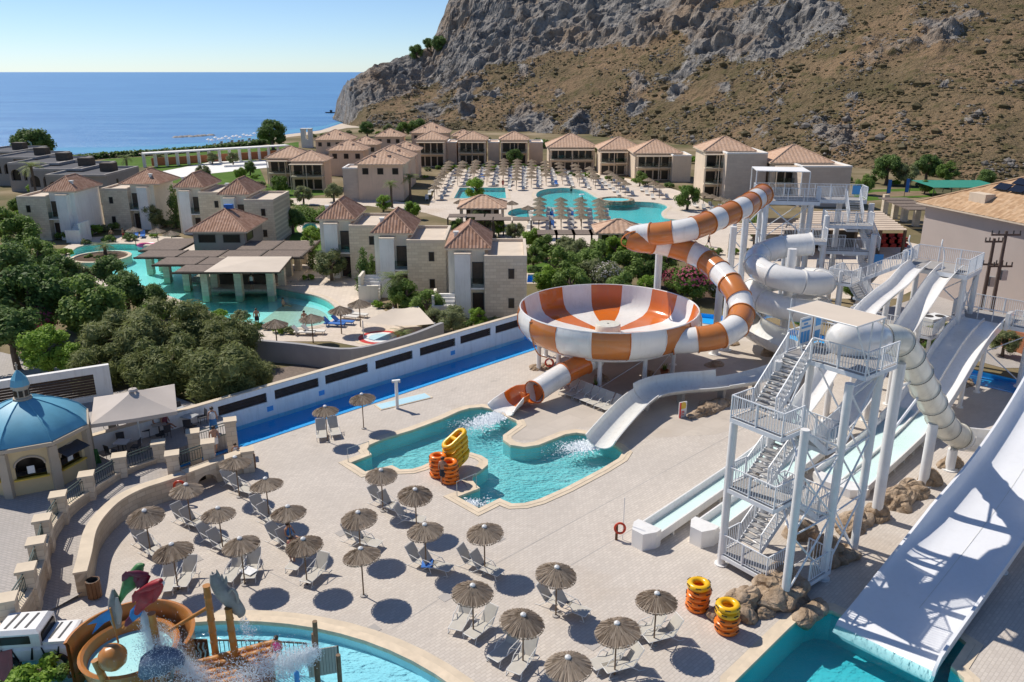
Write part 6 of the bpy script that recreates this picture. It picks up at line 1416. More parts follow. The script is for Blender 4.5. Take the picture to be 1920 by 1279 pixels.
    # terrace bars near the main pool
    for l, (e0, e1), ap, kw in (('open sided pool house with tan hip roof beside the main pool', ((857, 391), (950, 391)), 365, 1), ('tan hip roofed pavilion in front of the main pool, right of the bowl', ((1117, 438), (1212, 438)), 407, 0)):
        a, b = G(*e0, 3.2), G(*e1, 3.2); w = b.x - a.x; t = thing('pool_house', l, 'pavilion', ((a.x + b.x) / 2, a.y, 0)); hip_roof(t, ((a.x + b.x) / 2, a.y + w * .45, 3.2), w, w * .9, w * .2, 0, 'tile_peach', .3)
        for k in range(5): m = MB(); m.obox((a.x + .4 + (w - 1.2) * k / 4, a.y + .5, 0), X * .4, Y * .4, Z * 3.1); part('column', m, 'plaster_tan', t)
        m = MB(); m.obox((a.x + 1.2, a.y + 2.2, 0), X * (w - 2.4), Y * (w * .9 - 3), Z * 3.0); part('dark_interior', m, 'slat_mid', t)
        if kw:
            for (x, y_, n) in ((840, 408, 3), (890, 414, 4)):
                p = G(x, y_, 2.6)
                for k in range(n): m = MB(); m.obox((p.x + k * 2.6, p.y, 2.6), X * 2.4, Y * 2.6, Z * .1); part('reed_panel', m, 'pergola_reed', t)
                for k in range(n + 1): m = MB(); m.obox((p.x + k * 2.6 - .15, p.y + .1, 0), X * .2, Y * .2, Z * 2.58); part('post', m, 'slat_mid', t)
    t = thing('reed_pergola', 'row of flat reed pergola roofs at the near side of the main pool', 'pergola', G(1060, 440, 0))
    for k in range(4):
        p = G(1008 + k * 33, 441, 2.5); m = MB(); m.obox((p.x, p.y, 2.5), X * 2.6, Y * 3.2, Z * .1); part('reed_panel', m, 'pergola_reed', t)
        for dx in (.1, 2.3): m = MB(); m.obox((p.x + dx, p.y + .2, 0), X * .2, Y * .2, Z * 2.48); part('post', m, 'slat_mid', t)
    # white pergola walk near the beach
    t = thing('white_pergola', 'long white flat pergola walk near the beach', 'pergola', G(400, 305))
    a, b = G(272, 314, 0), G(540, 296, 0)
    for k in range(15):
        p = a.lerp(b, k / 14); m = MB(); m.box((p.x, p.y, 1.6), (.6, .6, 3.2)); part('post', m, 'plaster_white', t)
    m = MB(); m.bar(a + Z * 3.3, b + Z * 3.3, 3.0, .3); part('roof_slab', m, 'plaster_white', t)
    m = MB(); m.bar(a + Z * .9 + Y * 4, b + Z * .9 + Y * 4, .3, 1.8); part('back_wall', m, 'terracotta', t)
    m = MB(); m.poly([PXL([(300, 322), (400, 303), (520, 300), (525, 312), (400, 325), (330, 333)])], .008); struct('plaza', m, 'plaster_white')
    m = MB(); m.bar(G(420, 312, .2), G(500, 308, .2), .6, .5); tag(part('plaza_wall', m, 'plaster_white'), 'low white wall at the plaza in front of the white pergola', 'wall')
    for i in range(14):
        p = G(392 + i * 6.6, 274 - i * .8 + 2.4 * math.sin(i * 2.3), -3); t = thing('beach_parasol', 'tiny white beach parasol, %s from the left along the shore' % nth(i), 'parasol', (p.x, p.y, -3.3), 0, 'white beach parasols'); m = MB(); m.lathe([(.85, 2.5), (.05, 3.0)], 8, (p.x, p.y, -3.3)); part('canopy', m, 'canvas_white', t); m = MB(); m.cyl((p.x, p.y, -3.3), (p.x, p.y, -.3), .06, n=5); part('pole', m, 'chair_frame', t)
        o = bpy.data.objects.new('beach_lounger', BLM); link(o); o.location = (p.x + 2.2, p.y - 1.5, -3.0); tag(o, 'tiny dark beach lounger, %s from the left along the shore' % nth(i), 'sun lounger', 'dark beach loungers')
_m = MB(); _m.box((0, 0, .35), (.9, 2.0, .12)); _m.obox((-.45, .7, .4), X * .9, Vector((0, .5, .6)), Vector((0, .1, 0))); 
for _x in (-.4, .4):
    for _y in (-.8, .8): _m.box((_x, _y, .15), (.08, .08, .3))
BLM = _m.mesh('beach_lounger', 'dark_frame')
hotels()

def right_side():
    # mauve building with solar roof
    C0 = G(1737, 382, 9.0); D1 = Vector((.272, -.962, 0)); D2 = Vector((.962, .272, 0)); C0.z = 0
    t = thing('mauve_building', 'big plain mauve building with tiled roof and solar panels', 'building', C0)
    m = MB(); m.obox(C0, D1 * 34, D2 * 26, Z * 9.0); part('wall', m, 'plaster_mauve', t)
    ang = math.atan2(D2.y, D2.x); cc = C0 + D1 * 17 + D2 * 13; cc.z = 9.1; hip_roof(t, cc, 27.4, 35.4, 6.5, ang, 'tile_tan', .42)
    n = -D2
    window(t, C0 + D1 * 13.6 + Z * 5.6, D1 * 1, 1.1, 1.5, 'dark_frame', 'kiosk_dark', n=n); window(t, C0 + D1 * 14.5 + Z * 1.2, D1 * 1, .5, 2.0, 'dark_frame', 'kiosk_dark', n=n)
    m = MB(); q = C0 + D1 * 5.4 + D2 * 1.5 + Z * 10.3; m.box(q, (1.2, 2.0, .9), ang); part('roof_vent', m, 'plaster_tan', t)
    for r_ in range(6):
        for k in range(12):
            o = C0 + D1 * (5.0 + k * 1.75 + r_ * 1.0) + D2 * (3.0 + r_ * 1.15) + Z * (9.15 + 6.5 / 13.7 * (3.0 + r_ * 1.15 + .7) + .25); m = MB(); m.obox(o, D1 * 1.6, D2 * .85 + Z * .5, -Z * .05)
            part('solar_panel', m, 'solar_cell', t)
    m = MB(); m.obox(C0 + D1 * 17 - D2 * 7, D1 * 9, D2 * 7, Z * 1.7); tag(part('brick_annexe', m, 'terracotta'), 'low reddish flat roof beside the mauve building', 'building')
    # stone columned pergola
    t = thing('stone_pergola', 'stone columned pergola with brown reed roof left of the mauve building', 'pergola', G(1690, 420))
    for k, (px, py) in enumerate(((1657, 402), (1676, 410), (1694, 415), (1716, 424))): p = G(px, py); m = MB(); m.box((p.x, p.y, 1.6), (.8, .8, 3.2)); part('column', m, 'stone_x', t)
    for k in range(4): p = G(1664 + k * 15, 374 + k * 6, 3.3); m = MB(); m.obox((p.x - .8, p.y - 1, 3.25), X * 4.4, Y * 2.6, Z * .12); part('reed_panel', m, 'pergola_reed', t)
    # restaurant shade roofs: beige boards with dark gaps
    t = thing('restaurant_canopy', 'broad restaurant shade of beige cloth strips between brown beams', 'canopy', G(1600, 430))
    a = G(1470, 432, 3.3); b = G(1700, 432, 3.3); d = (G(1560, 398, 3.3) - a); d = Vector((.35, .94, 0))
    for k in range(10):
        o = a + d * (k * 1.55); m = MB(); m.obox(o + X * (.3 * k), X * (b.x - a.x - .55 * k), d * 1.15, Z * .08); part('cloth_strip', m, 'pergola_beige', t)
        m = MB(); m.obox(o + X * (.3 * k) + d * 1.2 - Z * .2, X * (b.x - a.x - .55 * k), d * .3, Z * .25); part('beam', m, 'wood_brown', t)
    for k in range(6): p = a.lerp(b, k / 5); m = MB(); m.obox((p.x, p.y + .5, 0), X * .3, Y * .3, Z * 3.2); part('post', m, 'slat_mid', t)
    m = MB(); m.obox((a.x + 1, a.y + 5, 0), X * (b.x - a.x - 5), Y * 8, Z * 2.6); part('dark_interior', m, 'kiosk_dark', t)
    a = G(1370, 440, 3.0); t = thing('terrace_canopy', 'smaller beige strip shade behind the spiral slide', 'canopy', a)
    for k in range(6): m = MB(); m.obox(a + d * (k * 1.4), X * 6.5, d * 1.0, Z * .08); part('cloth_strip', m, 'pergola_beige', t); m = MB(); m.obox(a + d * (k * 1.4 + 1.05) - Z * .15, X * 6.5, d * .25, Z * .2); part('beam', m, 'wood_brown', t)
    for k in range(3): m = MB(); m.obox(a + X * (k * 3) + Y * .4 - Z * 3.0, X * .25, Y * .25, Z * 3); part('post', m, 'slat_mid', t)
    for k in range(8):
        p = G(1632 + (k % 4) * 16, 452 + (k // 4) * 12); m = MB(); m.obox((p.x, p.y, .3), X * 1.6, Y * .8, Z * .14); m.obox((p.x, p.y + .7, .42), X * 1.6, Y * .12, Z * .5); m.box((p.x + .8, p.y + .4, .15), (1.4, .6, .3)); tag(part('red_sofa', m, 'lounger_red'), 'red cushioned sofa on the restaurant terrace, %s from the left' % nth(k), 'sofa', 'red terrace sofas')
    # poles with crossarms
    for k, (px, py, tx, ty, l) in enumerate(((1836, 600, 1866, 447, 'shorter brown wooden utility pole with crossarms before the mauve wall'), (1854, 608, 1884, 433, 'taller brown wooden utility pole with crossarms before the mauve wall'))):
        p = G(px, py); h = AY(tx, ty, p.y).z; t = thing('utility_pole', l, 'utility pole', p); m = MB(); m.cyl(p, p + Z * h, .2, .13, n=10); part('pole', m, 'pole_bark', t, True)
        for z, L in (((h - .35, 2.6), (h - 3.2, 2.2)) if k else ((h - .3, 1.6), (h - 2.4, 2.4))):
            m = MB(); m.bar(p + Z * z - X * L / 2, p + Z * z + X * L / 2, .14, .16); part('crossarm', m, 'pole_bark', t)
            for s in (-.48, -.25, .25, .48): m = MB(); m.cyl(p + Z * (z + .08) + X * (L * s), p + Z * (z + .38) + X * (L * s), .06, n=6); part('insulator', m, 'dark_metal', t)
        m = MB(); m.box(p + Z * (h - 4.0) + X * .45, (.5, .5, .9)); part('transformer_box', m, 'metal_grey', t)
    # sports cage of green net
    t = thing('sports_cage', 'green netted sports cage beyond the mauve building', 'cage', G(1760, 372)); a = G(1748, 374)
    for k in range(5):
        for j in range(2): p = a + X * (k * 3.2) + Y * (j * 9); m = MB(); m.cyl(p, p + Z * 2.1, .07, n=6); part('post', m, 'dark_metal', t)
    m = MB(); m.obox(a + Z * 2.1, X * 13, Y * 9 + Z * .2, Z * .04); part('net_roof', m, 'net_green', t)
    m = MB(); m.obox(a + Z * .1, X * 13, Y * .03, Z * 2.0); part('net_side', m, 'glass', t)
    # low walls and services on the right
    m = MB(); p = G(1745, 640); m.obox(p, X * 16, Y * .6, Z * 1.6); tag(part('rubble_wall', m, 'stone_x'), 'low grey rubble wall behind the slide towers on the right', 'wall')
    t = thing('air_unit', 'white air conditioning unit with two fans below the body slides', 'air conditioner', G(1745, 632)); p = G(1745, 632); m = MB(); m.box(p + Z * 1.0, (2.2, 1.4, 1.8), .5); part('casing', m, 'sign_white', t)
    for s in (-.5, .5): m = MB(); m.cyl(p + Z * 1.9 + X * s, p + Z * 1.94 + X * s, .4, n=16); part('fan', m, 'dark_metal', t)
    for k, (px, py, l) in enumerate(((966, 300 + 62, 'left'), (1088, 365, 'right'))): pass
    for k, (px, py) in enumerate(((1661, 371), (1695, 369))): p = G(px, py); t = thing('banner_flag', 'dark blue feather flag on the sports field, %s one' % ('left' if k == 0 else 'right'), 'flag', p); m = MB(); m.cyl(p, p + Z * 3.4, .05, n=5); part('pole', m, 'dark_metal', t); m = MB(); m.obox(p + Z * .8, X * .7, Y * .04, Z * 2.5); part('flag_cloth', m, 'towel_blue', t)
right_side()

# river-side details left of the bowl: curved grey wall and timber deck beyond the river
def beyond_river():
    pts = arclen(spline([G(x, y) for x, y in ((455, 672), (560, 682), (660, 692), (760, 668), (830, 640))], 6), 24)
    t = thing('curved_grey_wall', 'curved blank grey wall below the splash circle', 'wall', pts[0]); stone_strip('wall_body', pts, .35, -.02, 1.7, 'grey_wall', t)
    m = MB(); m.poly([PXL([(500, 695), (620, 672), (660, 690), (700, 688), (560, 735), (500, 720)])], .006); struct('timber_deck', m, 'pergola_reed')
    c = G(713, 633); t = thing('splash_circle', 'round red and cream splash circle beside the shade sail', 'splash pad', c)
    for r, mat, z in ((2.3, 'coping', .02), (1.9, 'sign_red', .028), (1.45, 'sign_white', .036), (1.0, 'mosaic_pale', .044)): m = MB(); m.lathe([(r, z), (.01, z)], 32, (c.x, c.y, 0)); part('ring', m, mat, t)
    q = [G(680, 603, 1.5), G(815, 607, 1.5), G(782, 572, 1.75), G(737, 578, 1.6)]
    t = thing('shade_sail', 'beige triangular shade sail stretched low beside the lagoon', 'shade sail', Vector((q[0].x, q[0].y, 0))); m = MB(); N = 8; S_ = []
    for i in range(N + 1):
        f = i / N; a = q[0].lerp(q[3], f); b = q[1].lerp(q[2], f); S_.append([a.lerp(b, j / N) - Z * (.9 * math.sin(PI * j / N) * .3 * (1 - f * .4)) for j in range(N + 1)])
    m.loft(S_, False, False); part('sail', m, 'canvas', t, True)
    for p in q: m = MB(); m.cyl((p.x, p.y, 0), p + Z * .1, .05, n=6); part('mast', m, 'chair_frame', t)
beyond_river()

# ------------------------------------------------------------------ parasols and loungers at the far pools
FT = [thatch_mesh(1.15, .5, 20 + k, 26) for k in range(2)]
for f in FT: f.materials.clear(); f.materials.append(M['thatch_far'])
_m = MB(); _m.cyl((0, 0, 0), (0, 0, 2.5), .05, n=6); FP = _m.mesh('pole', 'pole_wood')
_m = MB(); _m.box((0, 0, .3), (.62, 1.9, .08)); _m.obox((-.31, .55, .34), X * .62, Vector((0, .5, .5)), Vector((0, .07, -.05)))
for _x in (-.26, .26):
    for _y in (-.8, .7): _m.box((_x, _y, .13), (.05, .05, .26))
FLM = _m.mesh('lounger', 'mesh_fabric_white'); FLB = FLM.copy(); FLB.materials.clear(); FLB.materials.append(M['towel_blue'])
def far_umbrellas():
    rows = [((843, 322), (815, 374), 9, 'the slanted leftmost row'), ((868, 322), (858, 348), 5, 'the second row from the left'), ((893, 320), (887, 342), 5, 'the third row from the left'), ((920, 321), (913, 348), 5, 'the fourth row from the left'), ((945, 317), (943, 346), 6, 'the fifth row from the left'), ((970, 318), (968, 356), 7, 'the sixth row from the left'), ((997, 319), (996, 352), 6, 'the seventh row from the left'), ((1022, 321), (1024, 348), 5, 'the eighth row from the left'), ((1048, 324), (1055, 346), 4, 'the ninth row from the left'), ((1078, 328), (1086, 350), 4, 'the tenth row from the left'), ((1105, 334), (1116, 354), 4, 'the eleventh row from the left'), ((1140, 342), (1172, 366), 5, 'the row by the ring island'), ((1215, 358), (1236, 372), 3, 'the short right row'),
            ((1012, 398), (1010, 434), 5, 'the first near row'), ((1051, 399), (1052, 434), 5, 'the second near row'), ((1087, 399), (1090, 434), 5, 'the third near row'), ((1121, 401), (1128, 434), 5, 'the fourth near row'), ((1318, 388), (1365, 402), 4, 'the row behind the tall tower')]
    for (a, b, n, l) in rows:
        A_, B_ = G(*a), G(*b)
        for k in range(n):
            p = A_.lerp(B_, k / max(1, n - 1)); t = thing('straw_parasol', 'straw parasol, %s in %s' % (nth(k), l), 'parasol', p, k, 'straw parasols at the main pool'); inst('canopy', FT[k % 2], t, (0, 0, 2.5)); inst('pole', FP, t)
            for s in (-1, 1):
                q = p + Vector((s * 1.35, -.6, 0)); o = inst('pool_lounger', FLB if random.random() < .08 else FLM, None, q, random.uniform(-.15, .15) + PI * 0); tag(o, 'lounger %s of parasol %s in %s' % ('left' if s < 0 else 'right', nth(k), l), 'sun lounger', 'loungers at the main pool')
    for i, (x, y, l) in enumerate(((960, 376, 'straw parasol on the small terrace between the two pools'), (990, 385, 'straw parasol on the spit of the main pool'), (862, 374, 'straw parasol left of the round green tree'), (926, 378, 'straw parasol right of the round green tree'), (250, 425, 'dark parasol at the left end of the lagoon terrace'), (293, 427, 'dark parasol in the middle of the lagoon terrace'), (320, 432, 'dark parasol on the lagoon terrace near the bar roof'), (165, 505, 'dark parasol behind the pine at the lagoon'), (515, 598, 'dark parasol half hidden at the lagoon end'), (583, 588, 'dark parasol with a person beside it at the lagoon'), (637, 573, 'dark parasol over blue loungers at the lagoon'), (673, 561, 'dark parasol closest to the shade sail'))):
        p = G(x, y, 2.6); t = thing('dark_parasol' if i > 3 else 'straw_parasol', l, 'parasol', (p.x, p.y, 0), i, 'lagoon parasols'); inst('canopy', UM[i % 4], t, (0, 0, 2.5), sc=1.25); inst('pole', FP, t)
    for i, (x, y, r_, blue, l) in enumerate(((628, 612, 80, 1, 'blue lounger, left of the pair under the lagoon parasol'), (645, 608, 80, 1, 'blue lounger, right of the pair under the lagoon parasol'), (655, 598, 70, 0, 'pale lounger left of the pair near the shade sail'), (672, 594, 70, 0, 'pale lounger right of the pair near the shade sail'), (572, 628, 85, 0, 'pale lounger beside the curved grey wall, left'), (590, 626, 85, 0, 'pale lounger beside the curved grey wall, right'), (255, 444, 20, 1, 'blue lounger at the far lagoon shore, left'), (268, 445, 20, 1, 'blue lounger at the far lagoon shore, right'))):
        o = inst('pool_lounger', FLB if blue else FLM, None, G(x, y), R(r_)); tag(o, l, 'sun lounger', 'lagoon loungers')
    c = G(1155, 379); o = MB(); o.lathe([(3.4, -.1), (3.2, .55), (2.6, .6), (2.4, .35), (2.3, .3)], 20, c); tag(part('ring_island', o, 'boulder', None, True), 'round stone ringed whirlpool at the edge of the main pool', 'whirlpool'); o = MB(); o.lathe([(2.4, .36), (.01, .36)], 20, c); part('whirlpool_water', o, 'mosaic_main', bpy.data.objects['ring_island'])
    c = G(190, 484); t = thing('planter_island', 'round planted island with pale rim in the lagoon', 'island', c); o = MB(); o.lathe([(3.5, -.8), (3.5, .22), (3.1, .25), (3.05, .1)], 32, c); part('rim', o, 'coping', t); o = MB(); o.lathe([(3.06, .1), (.02, .25)], 24, c); part('soil', o, 'brown_bed', t)
far_umbrellas()
# ------------------------------------------------------------------ plants
def crown_mesh(mat, n, leaf, seed, shape='round', clumps=16, flower=None, core=True):
    """unit crown (radius about 1) of separate leaves grouped in clumps, with gaps between them"""
    rr = random.Random(seed); m = MB(); cl = []
    for k in range(clumps):
        if shape == 'cypress': z = rr.uniform(-1, 1); w = (.95 - .75 * ((z + 1) / 2) ** 1.6) * .32; a = rr.uniform(0, 6.28); c = Vector((math.cos(a) * w * .6, math.sin(a) * w * .6, z * 1.0)); r = w * .8 + .05
        elif shape == 'hedge': c = Vector((rr.uniform(-1, 1), rr.uniform(-.32, .32), rr.uniform(-.3, .3))); r = .3
        else:
            while True:
                c = Vector((rr.uniform(-1, 1), rr.uniform(-1, 1), rr.uniform(-.75 if shape != 'dome' else -.6, 1)))
                if c.length < 1: break
            c = c.normalized() * (c.length ** .45) * .74; r = rr.uniform(.22, .42)
            if shape == 'dome': c.z = abs(c.z) * .8 - .25
        cl.append((c, r))
    if core:
        for c, r in cl:
            if shape in ('cypress', 'hedge'): continue
            b = len(m.v); q = MB(); q.lathe([(.02, -r * .62), (r * .55, -r * .35), (r * .62, 0), (r * .45, r * .4), (.02, r * .6)], 6, c); m.add(q.v, q.f)
    W_ = sum(r * r for c, r in cl)
    for c, r in cl:
        for _ in range(int(n * r * r / W_)):
            d = Vector((rr.gauss(0, 1), rr.gauss(0, 1), rr.gauss(0, 1) + .25)).normalized(); q = c + d * r * (rr.random() ** .35); s = leaf * rr.uniform(.6, 1.35)
            nrm = (d + Vector((rr.gauss(0, .6), rr.gauss(0, .6), rr.gauss(0, .6) + .35))).normalized(); u = nrm.orthogonal().normalized(); u = (u * math.cos(rr.uniform(0, 6.3)) + nrm.cross(u) * math.sin(rr.uniform(0, 6.3))).normalized(); v = nrm.cross(u)
            if shape == 'feather': u, v = u * 1.7, v * .55
            m.add([q - u * s, q - v * s * .6, q + u * s, q + v * s * .6], [(0, 1, 2, 3)])
    return m.mesh('crown', mat)
def flower_mesh(mat, n, leaf, seed):
    rr = random.Random(seed); m = MB()
    for _ in range(n):
        d = Vector((rr.gauss(0, 1), rr.gauss(0, 1), abs(rr.gauss(0, 1)))).normalized(); q = d * rr.uniform(.8, 1.0); s = leaf * rr.uniform(.6, 1.3); u = d.orthogonal().normalized(); v = d.cross(u); m.add([q - u * s, q - v * s, q + u * s, q + v * s], [(0, 1, 2, 3)])
    return m.mesh('blossom', mat)
def trunk_mesh(seed, limbs=5):
    rr = random.Random(seed); m = MB(); m.tube([(0, 0, -1.2), (.03, .02, -.6), (0, .03, -.1), (.05, 0, .3)], [.11, .085, .065, .03], 8)
    for k in range(limbs): a = 2 * PI * k / limbs + rr.uniform(-.4, .4); h = rr.uniform(-.5, -.1); m.tube([(0, 0, h), (.25 * math.cos(a), .25 * math.sin(a), h + .25), (.55 * math.cos(a), .55 * math.sin(a), h + .5)], [.055, .04, .015], 6)
    return m.mesh('trunk', 'trunk_bark', True)
CR = {}
for k, (mat, n, lf, shp, cl) in {'dark': ('leaf_dark', 5200, .062, 'round', 26), 'mid': ('leaf_mid', 4600, .060, 'round', 24), 'bright': ('leaf_bright', 4200, .060, 'round', 22), 'olive': ('leaf_olive', 4400, .052, 'round', 22), 'tam': ('leaf_tamarisk', 7500, .050, 'feather', 30), 'plum': ('leaf_plum', 1500, .08, 'feather', 10), 'cyp': ('leaf_dark', 2600, .040, 'cypress', 40), 'hedge': ('leaf_mid', 4200, .045, 'hedge', 50), 'shrub': ('leaf_mid', 1500, .10, 'dome', 12), 'shrubo': ('leaf_olive', 1500, .10, 'dome', 12), 'shrubb': ('leaf_bright', 1500, .10, 'dome', 12), 'shrubd': ('leaf_dark', 1500, .10, 'dome', 12)}.items():
    CR[k] = [crown_mesh(mat, n, lf, 100 + 7 * i + len(CR) * 13, shp, cl) for i in range(2)]
TK = [trunk_mesh(k) for k in range(3)]; FLW = flower_mesh('petal_pink', 420, .05, 3); FLWW = flower_mesh('petal_white', 300, .045, 4)
_cnt = [0]
def crown_at(px, py, rpx, zk):
    z = 2.0
    for _ in range(6):
        p = G(px, py, z); zc = p.y * _c - (z - CAM_H) * _s; r = rpx * zc / FOC; z = r * zk
    return G(px, py, z), r
def tree(kind, px, py, rpx, label, flat=.9, zk=1.15, flower=None, cat='tree', name=None, group=None):
    p, r = crown_at(px, py, rpx, zk); i = _cnt[0]; _cnt[0] += 1; cat = 'shrub' if kind.startswith('shrub') else cat
    nm = name or {'cyp': 'cypress_tree', 'olive': 'olive_tree', 'tam': 'tamarisk_shrub', 'plum': 'plum_tree', 'hedge': 'hedge'}.get(kind, 'shrub' if kind.startswith('shrub') else 'leafy_tree')
    t = thing(nm, label, cat, (p.x, p.y, 0), i * 1.9, group); inst('crown', CR[kind][i % 2], t, (0, 0, p.z), (0, 0, 0), (r, r, r * flat))
    inst('trunk', TK[i % 3], t, (0, 0, p.z), (0, 0, 0), (r, r, p.z / 1.2 if p.z > .3 else .4))
    if flower: inst('blossom', flower, t, (0, 0, p.z), (0, 0, 0), (r, r, r * flat))
    return t
def cypress(px, pb, hpx, label):
    p = G(px, pb); zt = AY(px, pb - hpx, p.y).z; t = thing('cypress_tree', label, 'tree', p, px); inst('crown', CR['cyp'][int(px) % 2], t, (0, 0, zt / 2 + .15), 0, (zt * .52, zt * .52, zt / 2)); inst('trunk', TK[0], t, (0, 0, zt * .5), 0, (zt * .3, zt * .3, zt * .42)); return t
def palm_mesh(seed, n=26):
    rr = random.Random(seed); m = MB()
    for k in range(n):
        a = 2 * PI * k / n + rr.uniform(-.15, .15); el = rr.uniform(-.3, 1.2); L = rr.uniform(.8, 1.1); pts = []
        for q in range(7): f = q / 6; rr_ = L * f; pts.append(Vector((math.cos(a) * rr_ * math.cos(el * (1 - f * .6)), math.sin(a) * rr_ * math.cos(el * (1 - f * .6)), L * f * math.sin(el) - .55 * f * f * L)))
        sd = Vector((-math.sin(a), math.cos(a), 0))
        for q in range(1, 7):
            for s in (-1, 1):
                for e in (0, .5): b = pts[q - 1].lerp(pts[q], e); w = .26 * math.sin(PI * min(1, (q + e) / 7.2)) + .05; tip = b + sd * s * w + (pts[q] - pts[q - 1]) * .8 - Z * .06; m.add([b, b + (pts[q] - pts[q - 1]) * .28, tip], [(0, 1, 2)])
    return m.mesh('fronds', 'leaf_palm')
PALM = [palm_mesh(1), palm_mesh(2)]
def palm(px, py, rpx, label, h=3.2, lean=0):
    p = G(px, py, h); zc = p.y * _c - (h - CAM_H) * _s; r = rpx * zc / FOC; t = thing('palm_tree', label, 'palm tree', (p.x, p.y, 0), px); inst('fronds', PALM[int(px) % 2], t, (0, 0, h), 0, r)
    m = MB(); m.tube([(0, 0, 0), (.05, 0, h * .5), (0, 0, h)], [.26, .2, .22], 10); m.v = m.v; part('trunk', m, 'trunk_bark', t, True, local=True)
